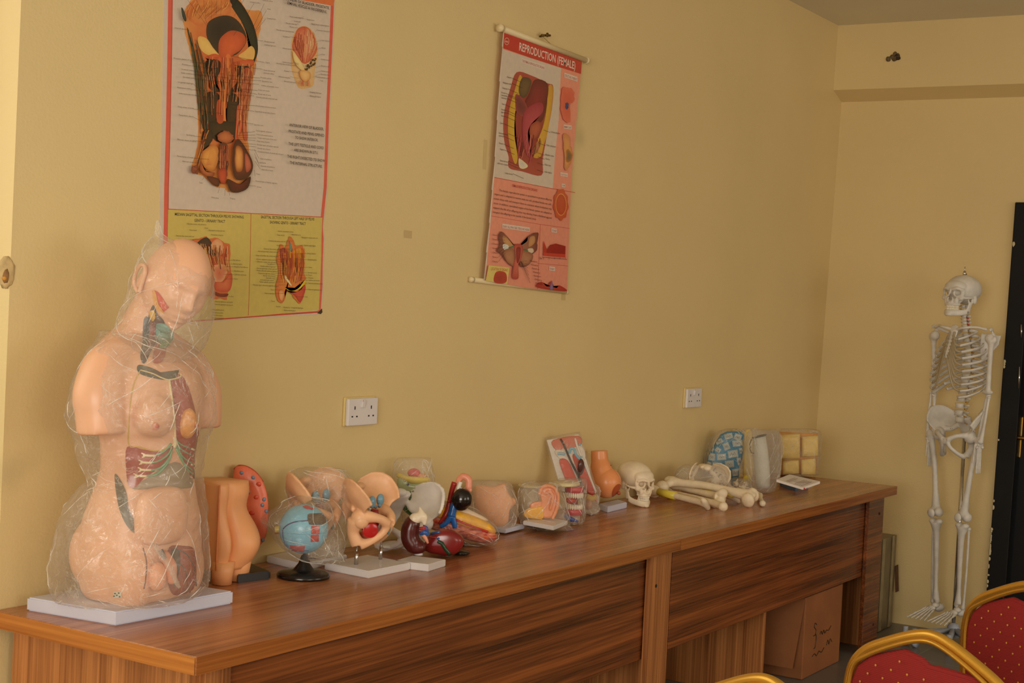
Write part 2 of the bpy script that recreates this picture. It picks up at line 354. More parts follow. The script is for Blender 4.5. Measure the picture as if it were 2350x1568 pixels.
# door: black painted frame and leaf
dk = mat('black_door_paint', (13, 11, 10), .55, ns=10, na=.2, spec=.25)
b = B()
for y in (DY-.045, DY-.95+.045): b.box((XW+.06, y, DT/2), (.16, .09, DT), bev=.004)
b.box((XW+.06, DY-.475, DT-.045), (.16, .945-.18, .09), bev=.004)
dr = struct(b, 'door_1', dk)
b = B(); b.box((XW+.08, DY-.475, DT/2-.04), (.045, .76, DT-.09)); b.box((XW+.05, DY-.475, 1.45), (.02, .5, .8), bev=.008); b.box((XW+.05, DY-.475, .52), (.02, .5, .7), bev=.008); b.build('door_leaf', dk, dr)
b = B()
h0 = TXL(2336, 1003, .055); b.box(h0, (.012, .04, .2), bev=.004)
b.tube([h0, h0+V((-.05, 0, 0)), h0+V((-.055, -.05, 0)), h0+V((-.05, -.12, 0))], .009, seg=8); b.build('door_handle', mat('brass', (170, 130, 60), .3, metal=1), dr)
b = B()
for (a, c) in (((2344, 745), (2344, 775)), ((2340, 842), (2338, 892)), ((2303, 1345), (2302, 1375))): b.tube([TXL(*a, -.022), TXL(*c, -.022)], .004, sub=1, seg=6)
b.build('latch_strip', M['steel'], dr)
b = B(); rnd = random.Random(2)
for v in [560, 565, 830, 836, 842, 1010, 1150, 1165]+list(range(1215, 1275, 5))+[1283, 1300, 1320, 1335, 1345]:
    u = 2296-(v-950)*.077; c = TXL(u, v, -.022); b.ell(c, (.0015, rnd.uniform(.002, .008), rnd.uniform(.004, .012)), col=(200, 186, 150), nu=7, nv=5)
b.build('paint_chips', M['paint'], dr); lean(dr)

# ================================================================== TABLES
D = .641; TT_ = .04; L1 = 2.282; L2 = 2.274
WEY = wood('end_band_wood_lit', 1, (206, 134, 62), (160, 92, 38))  # lit end of the same banding, its light mixed into the paler tone
def table(x0, Ln, label, first):
    t = thing('table', label, 'table', (x0, 0, 0), group='long laminate tables in a row')
    b = B(); b.box((Ln/2, -D/2-.002, .75-TT_/2), (Ln-.002, D-.004, TT_), bev=.0015, seg=1); b.build('tabletop', M['wood_t'], t)
    b = B(); b.box((Ln/2, -D-.0007, .75-TT_/2), (Ln-.004, .0012, TT_-.002)); b.build('edge_band', wood('edge_band_wood', 0, (184, 112, 50), (120, 64, 24)) if first else bpy.data.materials['edge_band_wood'], t)
    b = B(); b.box((.0-.0004, -D/2, .75-TT_/2), (.0008, D-.006, TT_-.002)); b.build('edge_band', WEY, t)
    return t
t1 = table(0, L1, 'nearer brown wood-grain laminate table carrying the torso model', True)
t2 = table(L1, L2, 'farther brown wood-grain laminate table carrying the loose bones', False)
zt = .75-TT_
def panel(t, name, c, s, mt='wood_z'):
    b = B(); b.box(c, s, bev=.0012, seg=1); return b.build(name, M[mt], t)
# end panels (legs), modesty panel, inner divider
panel(t1, 'end_panel', (.06, -.30, zt/2), (.03, .56, zt)); panel(t1, 'front_stile', (.115, -.588, zt/2), (.08, .022, zt))
panel(t1, 'end_panel', (L1-.03, -.30, zt/2), (.03, .58, zt)); panel(t1, 'front_stile', (L1-.078, -.598, zt/2), (.13, .018, zt))
panel(t1, 'modesty_panel', (L1/2-.01, -.575, (zt+.357)/2), (L1-.22, .018, zt-.357), 'wood_x')
panel(t1, 'divider_panel', (1.30, -.30, zt/2-.02), (.018, .48, zt-.04)); 
panel(t2, 'end_panel', (.03, -.30, zt/2), (.03, .58, zt)); panel(t2, 'end_panel', (L2-.06, -.30, zt/2), (.03, .58, zt))
panel(t2, 'front_stile', (L2-.17, -.598, zt/2), (.20, .018, zt), 'wood_x')
panel(t2, 'modesty_panel', (L2/2-.04, -.577, (zt+.357)/2), (L2-.20, .018, zt-.357), 'wood_x')
panel(t2, 'divider_panel', (.996, -.30, zt/2), (.018, .50, zt))
for t, x, z in ((t1, L1-.10, .60), (t2, L2-.13, .63), (t2, L2-.13, .12)):
    b = B(); b.ell((x, -.608, z), (.006, .003, .006), nu=10, nv=6); b.build('screw_hole', M['dark'], t)
# ================================================================== WALL CHARTS
FONT_CACHE = {}
def glyphs(txt):
    if txt not in FONT_CACHE:
        c = bpy.data.curves.new('t', 'FONT'); c.body = txt; c.size = 1; c.resolution_u = 2; c.fill_mode = 'FRONT'; c.offset = .012 if txt.upper() == txt else 0
        o = bpy.data.objects.new('t', c); COL.objects.link(o); dg = bpy.context.evaluated_depsgraph_get(); me = o.evaluated_get(dg).to_mesh()
        vs = [v.co.copy() for v in me.vertices]; fs = [list(p.vertices) for p in me.polygons]; o.to_mesh_clear()
        bpy.data.objects.remove(o); bpy.data.curves.remove(c)
        FONT_CACHE[txt] = (vs, fs)
    return FONT_CACHE[txt]
class Art(B):
    """draws flat printed shapes on the wall plane; k = crop scale/offset used while measuring"""
    def __init__(s, y0): super().__init__(); s.y0 = y0; s.lay = 0; s.sc = 1; s.ox = 0; s.oy = 0
    def frame(s, sc, ox, oy): s.sc = sc; s.ox = ox; s.oy = oy
    def P(s, p, lay=None): q = TY(s.ox+p[0]/s.sc, s.oy+p[1]/s.sc); q.y = s.y0-.00013*(s.lay if lay is None else lay); return q
    def poly(s, pts, col):
        s.lay += 1; return s.flat([s.P(p) for p in pts], col)
    def blob(s, pts, edge, mid=None, smooth=True, c=None, jag=0, seed=1):
        s.lay += 1; n = len(pts)
        if smooth:
            Q = [V((p[0], p[1], 0)) for p in pts]; o = []
            for i in range(n):
                a, b, c_, d = Q[i-1], Q[i], Q[(i+1) % n], Q[(i+2) % n]
                for k in range(4):
                    t = k/4; o.append(.5*((2*b)+(c_-a)*t+(2*a-5*b+4*c_-d)*t*t+(3*b-a-3*c_+d)*t**3))
        else: o = [V((p[0], p[1], 0)) for p in pts]
        if jag: rn = random.Random(seed); o = [p+V((rn.uniform(-jag, jag), rn.uniform(-jag, jag), 0)) for p in o]
        ce = V((c[0], c[1], 0)) if c else sum(o, V())/len(o)
        mid = mid or edge; e = (*lin(edge), 1); m_ = (*lin(mid), 1)
        inner = [ce+(p-ce)*.6 for p in o]; vo = [s.bm.verts.new(s.P(p)) for p in o]; vi = [s.bm.verts.new(s.P(p)) for p in inner]; vc = s.bm.verts.new(s.P(ce))
        mm = tuple((a*.35+b*.65) for a, b in zip(e, m_)); k = len(o)
        for i in range(k):
            f = s.bm.faces.new((vo[i], vo[(i+1) % k], vi[(i+1) % k], vi[i]))
            for l, cc in zip(f.loops, (e, e, mm, mm)): l[s.cl] = cc
            f = s.bm.faces.new((vi[i], vi[(i+1) % k], vc))
            for l, cc in zip(f.loops, (mm, mm, m_)): l[s.cl] = cc
    def line(s, pts, w, col, smooth=False, raise_=True):
        if raise_: s.lay += .25
        Q = [V((p[0], p[1], 0)) for p in pts]
        if smooth and len(Q) > 2: Q = crom(Q, 4)
        for a, b in zip(Q[:-1], Q[1:]):
            d = b-a
            if d.length < 1e-6: continue
            n = V((-d.y, d.x, 0)).normalized()*w/2; s.flat([s.P(a-n), s.P(b-n), s.P(b+n), s.P(a+n)], col)
    def hatch(s, A, Bp, n, cols, w, seed=0, wob=3):
        """n strands running between polyline A (left) and polyline Bp (right)"""
        rn = random.Random(seed); A = crom([(*p, 0) for p in A], 4); Bq = crom([(*p, 0) for p in Bp], 4); m_ = min(len(A), len(Bq)); s.lay += 1
        for i in range(n):
            t = rn.random(); t0 = rn.random()*.6; t1 = min(1, t0+rn.uniform(.2, .6)); i0 = int(t0*(m_-1)); i1 = max(i0+1, int(t1*(m_-1)))
            pts = [A[j].lerp(Bq[j], t)+V((rn.uniform(-wob, wob), 0, 0)) for j in range(i0, i1+1)]
            s.lay += .1; s.line(pts, w*rn.uniform(.5, 1.4), rn.choice(cols), raise_=False)
    def text(s, txt, a, b, h, col, fit=True):
        """text on a baseline from a to b (crop px), letter height h px"""
        s.lay += .1; vs, fs = glyphs(txt); w = max(v.x for v in vs) or 1
        A = s.P(a); Bq = s.P(b); H = s.P((a[0], a[1]-h)); up_ = V((0, 0, 1))*(H-A).length/.70; xd = (Bq-A)/w
        s.add([A+xd*v.x+up_*v.y for v in vs], fs, col, smooth=False)
INK = (40, 34, 36); RED = (222, 96, 76); SH = (212, 198, 184)
a = Art(-.0012); root1 = None
# --- left chart (male pelvis), sheet slightly off the wall
def sheet(a, pts, col, th=.0025):
    q = [a.P(p, 0) for p in pts]; n = len(q)
    f = [a.bm.verts.new(p) for p in q]; bk = [a.bm.verts.new(p+V((0, th*.4, 0))) for p in q]
    fs = [a.bm.faces.new(f), a.bm.faces.new(bk[::-1])]+[a.bm.faces.new((f[i], bk[i], bk[(i+1) % n], f[(i+1) % n])) for i in range(n)]
    a._fin(fs, col, 0, False)
a.frame(1, 0, 0)
L_ = [(378, -110), (375, 0), (373, 140), (370, 290), (366, 430), (365, 520), (361, 640), (358, 744)]
R_ = [(737, 716), (741, 660), (742, 600), (744, 550), (742, 520), (746, 480), (751, 430), (757, 250), (764, 100), (768, 0), (772, -70)]
sheet(a, L_+[(480, 738), (600, 729), (728, 722)]+R_, (214, 196, 178))
def off(P, dx): return [(x+dx, y) for x, y in P]
a.poly(off(L_, 11)[:]+[(372, 741)]+off(L_[::-1], 20), RED) if False else None
for x0, x1, C in ((10, 19, RED), (19, 20.5, (180, 50, 40))):
    a.lay = 1
    for p, q in zip(L_[:-1], L_[1:]): a.flat([a.P((p[0]+x0, p[1])), a.P((q[0]+x0, q[1])), a.P((q[0]+x1, q[1])), a.P((p[0]+x1, p[1]))], C)
for p, q in zip(R_[:-1], R_[1:]): a.flat([a.P((p[0]-9, p[1])), a.P((q[0]-9, q[1])), a.P((q[0]-2, q[1])), a.P((p[0]-2, p[1]))], RED)
a.lay = 1; a.line([(372, 741), (480, 734), (600, 725), (730, 716)], 4, (200, 70, 50)); a.line([(377, -108), (772, -62)], 26, RED)
a.line([(690, -8), (766, 6)], 16, (226, 120, 70))
a.lay = 1; a.poly([(385, 480), (739, 498.5), (737, 540), (736, 600), (734, 650), (731, 712), (600, 724), (480, 733), (380, 740)], (208, 186, 98))
a.line([(385, 480), (739, 498.5)], 1.6, (200, 60, 40)); a.line([(575, 490), (573, 600), (569, 724)], 1.2, (190, 80, 50))
# main figure, measured in a 3.409x crop
a.frame(3.409, 340, 0); a.lay = 2
OR = (224, 120, 60); DO = (160, 64, 36); DK = (52, 40, 30); GR = (58, 62, 44); YE = (230, 180, 96)
a.blob([(280, 90), (330, 10), (420, -60), (560, -90), (680, -60), (760, 70), (880, 90), (880, 200), (850, 330), (850, 420), (815, 620), (790, 740), (775, 900), (770, 1050), (790, 1180), (800, 1290), (775, 1430), (700, 1505), (620, 1500), (590, 1470), (520, 1460), (430, 1380), (340, 1330), (370, 1180), (390, 1040), (385, 880), (370, 700), (345, 480), (300, 330), (275, 200)], (226, 150, 80), (206, 92, 52), c=(590, 620), jag=5)
a.blob([(300, 210), (340, 330), (380, 480), (430, 620), (440, 800), (460, 1000), (430, 1020), (400, 900), (390, 700), (360, 480), (320, 320)], GR, (70, 74, 50), jag=3)
a.blob([(620, 0), (700, 0), (790, 130), (840, 260), (855, 390), (830, 480), (800, 520), (810, 400), (770, 280), (720, 160)], (40, 38, 28), (58, 56, 40), c=(760, 220))
a.blob([(330, 20), (460, -30), (610, -20), (650, 60), (610, 120), (500, 120), (430, 190), (360, 190), (300, 120)], (214, 120, 66), (232, 156, 84), jag=4)
a.blob([(450, 250), (470, 170), (560, 125), (650, 130), (720, 190), (765, 290), (740, 370), (680, 430), (600, 440), (520, 400), (470, 330)], (70, 56, 40), (52, 42, 34), c=(560, 230))
a.blob([(560, 300), (640, 240), (730, 260), (760, 320), (720, 390), (650, 440), (620, 520), (560, 460), (545, 380)], (190, 84, 48), (222, 104, 58))
a.blob([(385, 290), (450, 300), (500, 370), (550, 440), (460, 430), (400, 380)], YE, (236, 196, 110)); a.blob([(700, 440), (750, 400), (800, 360), (830, 400), (815, 470), (760, 470)], YE, (232, 180, 100))
a.blob([(440, 450), (520, 420), (580, 470), (590, 560), (570, 680), (600, 740), (580, 760), (530, 640), (550, 510), (500, 470)], (210, 90, 52), (226, 120, 70)); a.blob([(660, 500), (740, 470), (820, 470), (800, 520), (700, 520), (680, 600), (640, 700), (615, 690), (640, 600)], (206, 88, 50), (222, 120, 70))
a.blob([(600, 440), (640, 440), (660, 560), (610, 700), (600, 900), (610, 990), (580, 995), (580, 800), (590, 600)], (228, 120, 62), (236, 150, 80))
for pl in ([(445, 480), (540, 470), (560, 540), (520, 660), (560, 720), (480, 700), (460, 600)], [(670, 530), (780, 520), (780, 600), (740, 700), (640, 720), (700, 620)], [(440, 740), (520, 720), (560, 800), (520, 960), (470, 960), (450, 860)], [(610, 740), (700, 760), (690, 900), (660, 1000), (620, 1000)], [(470, 960), (680, 960), (680, 1060), (640, 1120), (560, 1120), (500, 1080)], [(420, 1030), (480, 1010), (500, 1080), (440, 1180), (400, 1220), (410, 1110)]):
    a.blob(pl, (46, 36, 26), (74, 50, 30), jag=4)
a.blob([(530, 800), (570, 790), (580, 950), (530, 950)], (196, 84, 44), (170, 70, 40)); a.blob([(690, 830), (730, 820), (740, 950), (700, 1080), (670, 1120), (680, 960)], (206, 84, 52), (228, 120, 76))
a.blob([(740, 540), (800, 560), (790, 720), (760, 900), (770, 1080), (740, 1080), (720, 860), (720, 700)], (196, 90, 60), (216, 130, 90))
a.hatch([(300, 230), (345, 480), (370, 700), (385, 900), (390, 1050)], [(380, 330), (440, 520), (450, 700), (460, 900), (470, 1020)], 60, [(60, 60, 40), (200, 120, 60), (120, 60, 36), (90, 92, 60)], 4, 3)
a.hatch([(700, 500), (700, 620), (700, 760), (690, 900), (670, 1080)], [(830, 500), (815, 620), (790, 760), (770, 900), (780, 1080)], 60, [(224, 130, 80), (150, 56, 40), (236, 170, 110), (120, 50, 30)], 3.5, 4)
a.hatch([(460, 440), (450, 560), (470, 700), (480, 900)], [(700, 460), (700, 560), (690, 700), (660, 900)], 70, [(200, 90, 50), (60, 44, 30), (150, 60, 36), (230, 150, 90)], 4, 5)
a.hatch([(330, 10), (300, 60), (290, 150)], [(620, 0), (600, 60), (470, 150)], 40, [(236, 170, 90), (180, 90, 50), (220, 130, 70)], 4, 6)
a.blob([(525, 1060), (580, 1025), (640, 1050), (650, 1095), (600, 1125), (540, 1105)], (150, 70, 40), (206, 120, 70), jag=4)
a.blob([(400, 1200), (440, 1160), (490, 1130), (530, 1160), (535, 1240), (500, 1330), (450, 1330), (400, 1280)], (190, 110, 50), (240, 170, 84))
for k in range(12):
    t = k/11; a.line([(430+t*20, 1310-t*20), (480+t*60, 1150+t*150)], 2, (214, 130, 70))
a.blob([(395, 1260), (430, 1340), (500, 1350), (480, 1390), (420, 1370), (385, 1320)], (140, 60, 34), (196, 110, 60)); a.blob([(545, 1130), (600, 1130), (610, 1250), (590, 1400), (540, 1380), (530, 1250)], (96, 50, 34), (140, 76, 50), jag=4)
a.hatch([(545, 1140), (540, 1260), (540, 1400)], [(610, 1140), (605, 1260), (595, 1400)], 30, [(190, 90, 60), (60, 34, 24), (214, 130, 90)], 4, 9)
a.blob([(530, 1330), (590, 1320), (590, 1420), (560, 1440), (535, 1400)], (150, 50, 30), (206, 84, 50)); a.blob([(440, 1380), (530, 1400), (530, 1460), (480, 1440)], (70, 34, 24), (110, 50, 30)); a.blob([(600, 1400), (700, 1440), (780, 1380), (760, 1470), (680, 1508), (620, 1490)], (60, 24, 18), (100, 34, 26))
a.blob([(650, 1130), (690, 1090), (760, 1190), (800, 1290), (770, 1380), (680, 1410), (640, 1330), (640, 1210)], (70, 34, 22), (120, 56, 34)); a.blob([(665, 1150), (690, 1140), (720, 1180), (725, 1280), (710, 1340), (670, 1340), (655, 1260), (660, 1200)], (150, 70, 30), (244, 170, 90))
a.blob([(740, 1200), (770, 1240), (785, 1310), (750, 1350), (735, 1280)], (160, 70, 50), (206, 110, 80)); a.hatch([(420, 1020), (400, 1110), (380, 1200), (345, 1300)], [(450, 1020), (420, 1110), (400, 1200), (365, 1350)], 26, [(214, 140, 60), (90, 50, 30), (160, 70, 40)], 5, 4)
for k in range(14):
    a.lay += .05; rnd = random.Random(k); a.blob([(330+rnd.uniform(-8, 40)+12*cos(q), 1310+rnd.uniform(-20, 50)+9*sin(q)) for q in (0, 1.5, 3, 4.6)], (110, 50, 34), (170, 90, 60))
a.blob([(232, 62), (250, 80), (272, 150), (262, 170), (240, 130)], (40, 46, 40), (70, 80, 70))
rl = a.lay
# leader lines and small labels
left = [(181, 225, 'Internal spermatic', 240, 160, 262, 90), (172, 462, 'Prostatic plexus of veins', 300, 486, 480, 500), (238, 510, 'Prostate', 290, 514, 520, 540), (232, 548, 'Urethral crest', 316, 556, 560, 580), (232, 576, 'Bulbo urethra', 312, 582, 600, 610), (243, 608, 'Symphysis pubis', 336, 618, 620, 650), (204, 648, 'Urogenital diaphragm', 328, 662, 370, 696), (198, 690, 'Membranous urethra', 308, 704, 570, 720), (212, 736, 'Ischiocavernous muscle', 340, 750, 520, 770), (204, 840, 'Deep artery of penis', 318, 852, 550, 890), (212, 906, 'Pampiniform plexus', 324, 916, 388, 950), (272, 1060, 'Epididymis', 330, 1066, 420, 1074), (198, 1096, 'Efferent ducts of testis', 320, 1100, 410, 1110), (198, 1226, 'Parenchyma of testis', 314, 1236, 450, 1248), (238, 1266, 'Aberrant duct', 314, 1270, 380, 1276)]
for x, y, t, lx, ly, hx, hy in left:
    a.text(t, (x, y), (x+len(t)*6.2, y+len(t)*.7), 11, (70, 60, 56)); a.line([(lx, ly), (hx, hy)], 1.8, (50, 36, 30))
right = [(768, 22, 'Ureteral orifice', 800, 30, 640, 280), (866, 8, 'Ureteral orifice', 880, 30, 720, 370), (902, 76, 'Ureter', 896, 84, 810, 240), (902, 150, 'Urethral fold', 890, 150, 750, 330), (880, 330, 'Medial (lateral)', 870, 322, 820, 316), (880, 356, 'umbilical ligament', 0, 0, 0, 0), (888, 494, 'Trigone', 880, 490, 620, 440), (874, 554, 'Uvula and internal', 868, 544, 640, 510), (874, 576, 'urethral orifice', 0, 0, 0, 0), (850, 612, 'Prostatic utricle', 845, 612, 600, 590), (862, 640, 'Ejaculatory duct', 855, 634, 610, 620), (856, 674, 'Orifices of prostatic ducts', 840, 662, 610, 640), (830, 708, 'Levator ani muscle', 826, 710, 640, 690), (830, 740, 'Dorsal vein of penis', 822, 740, 650, 700), (816, 764, 'Internal pudendal artery and vein', 800, 752, 640, 740), (810, 832, 'Dorsal artery and nerve of penis', 806, 828, 620, 820), (806, 876, 'Superficial dorsal vein of penis', 800, 872, 630, 850), (800, 980, 'Spermatic cord', 796, 972, 700, 956), (812, 1026, 'Tunica vaginalis communis', 806, 1032, 680, 1042), (816, 1056, 'Corpus cavernosum urethrae', 808, 1058, 670, 1060), (824, 1082, 'Corpus cavernosum of the penis', 812, 1082, 690, 1076), (820, 1108, 'Deep artery of penis', 808, 1100, 660, 1090), (820, 1136, 'Parietal layer of tunica vaginalis', 812, 1130, 680, 1120), (826, 1164, 'Dorsal vein of penis', 816, 1150, 690, 1140), (826, 1190, 'Cutaneous branch of dorsal vein of penis', 816, 1178, 720, 1166), (846, 1246, 'Head of epididymis', 836, 1240, 800, 1170), (840, 1276, 'Epididymis', 832, 1272, 800, 1200), (850, 1302, 'Appendix of epididymis', 842, 1298, 806, 1230), (856, 1330, 'Appendix of testis', 846, 1322, 806, 1262), (814, 1366, 'Testis', 806, 1380, 800, 1330), (808, 1420, 'Visceral layer of tunica vaginalis', 0, 0, 0, 0), (820, 1466, 'Scrotum', 812, 1456, 740, 1454)]
for x, y, t, lx, ly, hx, hy in right:
    a.text(t, (x, y), (x+len(t)*5, y+len(t)*.6), 10, (70, 60, 56))
    if lx: a.line([(lx, ly), (hx, hy)], 1.8, (50, 36, 30))
a.text('Testis', (366, 1434), (394, 1437), 11, (60, 50, 46)); a.line([(408, 1382), (392, 1410)], 1.6, (60, 50, 46)); a.text('Glans penis', (462, 1548), (520, 1556), 11, (60, 50, 46)); a.text('Prepuce', (610, 1556), (650, 1562), 11, (60, 50, 46))
for p in (((528, 1464), (514, 1512)), ((572, 1480), (568, 1532)), ((596, 1476), (606, 1530))): a.line(p, 1.6, (60, 50, 46))
for i, p in enumerate(((275, 0, 440, 220), (345, 0, 430, 190), (400, 0, 420, 160), (465, 0, 460, 150), (505, 0, 500, 110), (540, 0, 536, 120), (718, 0, 640, 130))): a.line([(p[0], p[1]), (p[2], p[3])], 1.6, (60, 40, 34))
for i, t in enumerate(('ANTERIOR VIEW OF BLADDER,', 'PROSTATE AND PENIS, OPENED', 'TO SHOW INTERIOR.', 'THE LEFT TESTICLE AND CORD', 'ARE SHOWN IN SITU.', 'THE RIGHT DISSECTED TO SHOW', 'THE INTERNAL STRUCTURE.')):
    x0, x1 = ((1072, 1342), (1066, 1346), (1118, 1298), (1066, 1342), (1110, 1298), (1056, 1350), (1076, 1330))[i]; y = 988+i*49; a.text(t, (x0, y), (x1, y+(x1-x0)*.125), 22, (38, 34, 50))
a.text('ANTERIOR VIEW OF BLADDER, PROSTATE,', (960, -14), (1386, 76), 22, (38, 34, 50)); a.text('SEMINAL VESICLES & VAS DEFERENS.', (1054, 34), (1366, 108), 22, (38, 34, 50))
# small upper right figure
a.lay = 3
a.blob([(1150, 640), (1120, 540), (1115, 440), (1120, 320), (1160, 230), (1215, 205), (1270, 230), (1310, 310), (1325, 420), (1300, 540), (1290, 660), (1240, 690), (1180, 690)], (224, 176, 110), (232, 200, 150))
a.blob([(1125, 340), (1160, 235), (1215, 207), (1265, 235), (1308, 320), (1315, 400), (1270, 470), (1220, 500), (1170, 460), (1130, 400)], (206, 96, 62), (232, 150, 110))
a.hatch([(1215, 210), (1215, 340), (1220, 490)], [(1300, 260), (1312, 360), (1250, 480)], 40, [(232, 170, 110), (200, 100, 70), (240, 200, 150)], 3, 2)
a.hatch([(1130, 300), (1130, 380), (1190, 480)], [(1215, 220), (1215, 340), (1215, 480)], 36, [(170, 70, 50), (226, 130, 90)], 3, 2)
rnd = random.Random(5)
for k in range(26):
    a.lay += .2; x = 1215+rnd.random()*85; y = 555-(x-1215)*.6-rnd.random()*50*min(1, (x-1200)/60); a.blob([(x-7, y), (x, y-8), (x+7, y), (x, y+8)], (60, 40, 20), (90, 60, 30))
a.lay += 1; a.blob([(1118, 400), (1150, 440), (1190, 500), (1210, 560), (1160, 530), (1125, 470)], (226, 190, 120), (240, 214, 150)); a.blob([(1170, 560), (1210, 550), (1250, 570), (1250, 610), (1215, 640), (1180, 610)], (214, 150, 80), (240, 196, 130))
a.hatch([(1160, 630), (1165, 690)], [(1250, 630), (1250, 690)], 14, [(200, 100, 70), (226, 150, 100)], 5, 2)
rnd = random.Random(8)
for x, y, t in ((1090, 135, 'Medial umbilical ligament'), (1225, 158, 'Median fundus'), (1125, 170, 'Serosa coat'), (1060, 186, 'Muscular outer layer'), (1090, 215, 'Mucosal coat'), (1260, 192, 'Medial (lateral) umbilical ligament'), (986, 238, 'Muscular coat superficial layer'), (1300, 240, 'Transverse vesical fold'), (1036, 290, 'Vas deferens'), (1340, 320, 'Superior vesical artery'), (1034, 382, 'Inferior vesical artery'), (1340, 380, 'Bladder'), (1340, 430, 'Ureter'), (1334, 468, 'Seminal vesicle'), (1034, 490, 'Levator ani muscle'), (986, 500, 'Excretory duct of seminal vesicle'), (1336, 520, 'Ampulla of vas'), (1336, 560, 'Seminal vesicle'), (1334, 585, 'Ejaculatory duct'), (1290, 605, 'Internal pudendal artery'), (1046, 560, 'Prostate'), (1002, 604, 'Bulbocavernous gland'), (1044, 640, 'Bulbocavernous muscle'), (1330, 636, 'Pubis'), (1246, 724, 'Urogenital diaphragm'), (1246, 754, 'Bulbourethral gland')):
    w = min(len(t)*4.5, 1400-x); a.text(t, (x, y), (x+w, y+w*.13), 10, (90, 78, 70))
    if rnd.random() < .8: a.line([(x+(w if x < 1150 else 0), y-3), (1160 if x < 1150 else 1290, y+10)], 1.2, (90, 70, 60))
# lower left / right figures, measured in a 4.611x crop
a.frame(4.611, 340, 440); a.lay = 3
for t, p, q in (('MEDIAN SAGITTAL SECTION THROUGH PELVIS SHOWING', (276, 252), (1006, 284)), ('GENITO - URINARY TRACT', (482, 318), (810, 330)), ('SAGITTAL SECTION THROUGH LEFT HALF OF PELVIS', (1188, 282), (1754, 306)), ('SHOWING GENITO - URINARY TRACT', (1282, 338), (1662, 354))): a.text(t, p, q, 30, (38, 34, 50))
a.blob([(440, 520), (560, 490), (600, 470), (640, 500), (720, 490), (800, 540), (860, 570), (862, 760), (885, 920), (870, 1020), (830, 1080), (825, 1150), (760, 1130), (690, 1140), (640, 1100), (560, 900), (440, 640)], (214, 110, 60), (206, 90, 52), c=(720, 820), jag=5)
a.blob([(500, 560), (580, 490), (640, 500), (700, 620), (690, 690), (620, 660), (540, 690), (490, 640)], (54, 42, 32), (84, 54, 36)); a.blob([(520, 690), (580, 655), (640, 700), (650, 760), (600, 790), (540, 750)], (190, 84, 50), (120, 50, 30)); a.blob([(660, 560), (720, 500), (780, 540), (790, 640), (740, 680), (690, 640)], (226, 150, 100), (232, 180, 130))
a.blob([(670, 800), (740, 770), (830, 790), (820, 880), (780, 950), (720, 965), (685, 900)], (232, 170, 120), (214, 110, 80), jag=4); a.blob([(700, 960), (790, 950), (870, 860), (884, 940), (860, 1040), (800, 1060), (710, 1040)], (206, 74, 46), (226, 120, 80)); a.blob([(700, 1060), (760, 1080), (840, 1080), (820, 1110), (740, 1110), (700, 1090)], (110, 30, 24), (140, 44, 34))
a.hatch([(450, 540), (480, 620), (560, 800)], [(860, 580), (850, 700), (860, 900)], 80, [(232, 160, 90), (170, 60, 40), (120, 44, 30), (240, 190, 130)], 5, 6)
a.blob([(1350, 700), (1390, 560), (1440, 590), (1480, 480), (1520, 500), (1550, 580), (1620, 570), (1640, 700), (1640, 860), (1660, 940), (1620, 1090), (1600, 1185), (1560, 1160), (1500, 1080), (1440, 1060), (1430, 1150), (1400, 1180), (1350, 1130), (1345, 980), (1375, 860)], (214, 110, 50), (226, 140, 60), c=(1510, 820), jag=5)
a.blob([(1385, 620), (1440, 600), (1480, 700), (1440, 760), (1400, 760)], (150, 60, 40), (190, 90, 60)); a.blob([(1480, 520), (1500, 560), (1515, 620), (1500, 640), (1482, 580)], (60, 110, 110), (110, 150, 130)); a.blob([(1520, 640), (1600, 600), (1640, 700), (1600, 780), (1540, 760)], (232, 160, 50), (226, 140, 40)); a.blob([(1430, 790), (1500, 760), (1540, 800), (1500, 900), (1440, 860)], (232, 150, 60), (240, 180, 90)); a.blob([(1530, 850), (1590, 850), (1600, 930), (1540, 970), (1520, 920)], (190, 90, 50), (214, 130, 80))
a.blob([(1430, 1010), (1500, 1050), (1580, 1020), (1650, 930), (1640, 1000), (1560, 1040), (1500, 1056), (1450, 1030)], (226, 196, 40), (236, 210, 60)); a.blob([(1440, 1040), (1500, 1070), (1600, 1040), (1640, 980), (1650, 1040), (1600, 1170), (1540, 1100)], (190, 50, 40), (214, 84, 60)); a.blob([(1370, 1060), (1400, 1040), (1425, 1080), (1410, 1150), (1380, 1140)], (226, 140, 80), (240, 180, 120)); a.blob([(1420, 900), (1440, 890), (1500, 980), (1490, 990)], (240, 220, 160)); 
a.hatch([(1380, 600), (1390, 800), (1400, 960)], [(1640, 600), (1640, 800), (1600, 980)], 90, [(240, 180, 60), (170, 60, 40), (226, 110, 50), (120, 56, 30)], 5, 8)
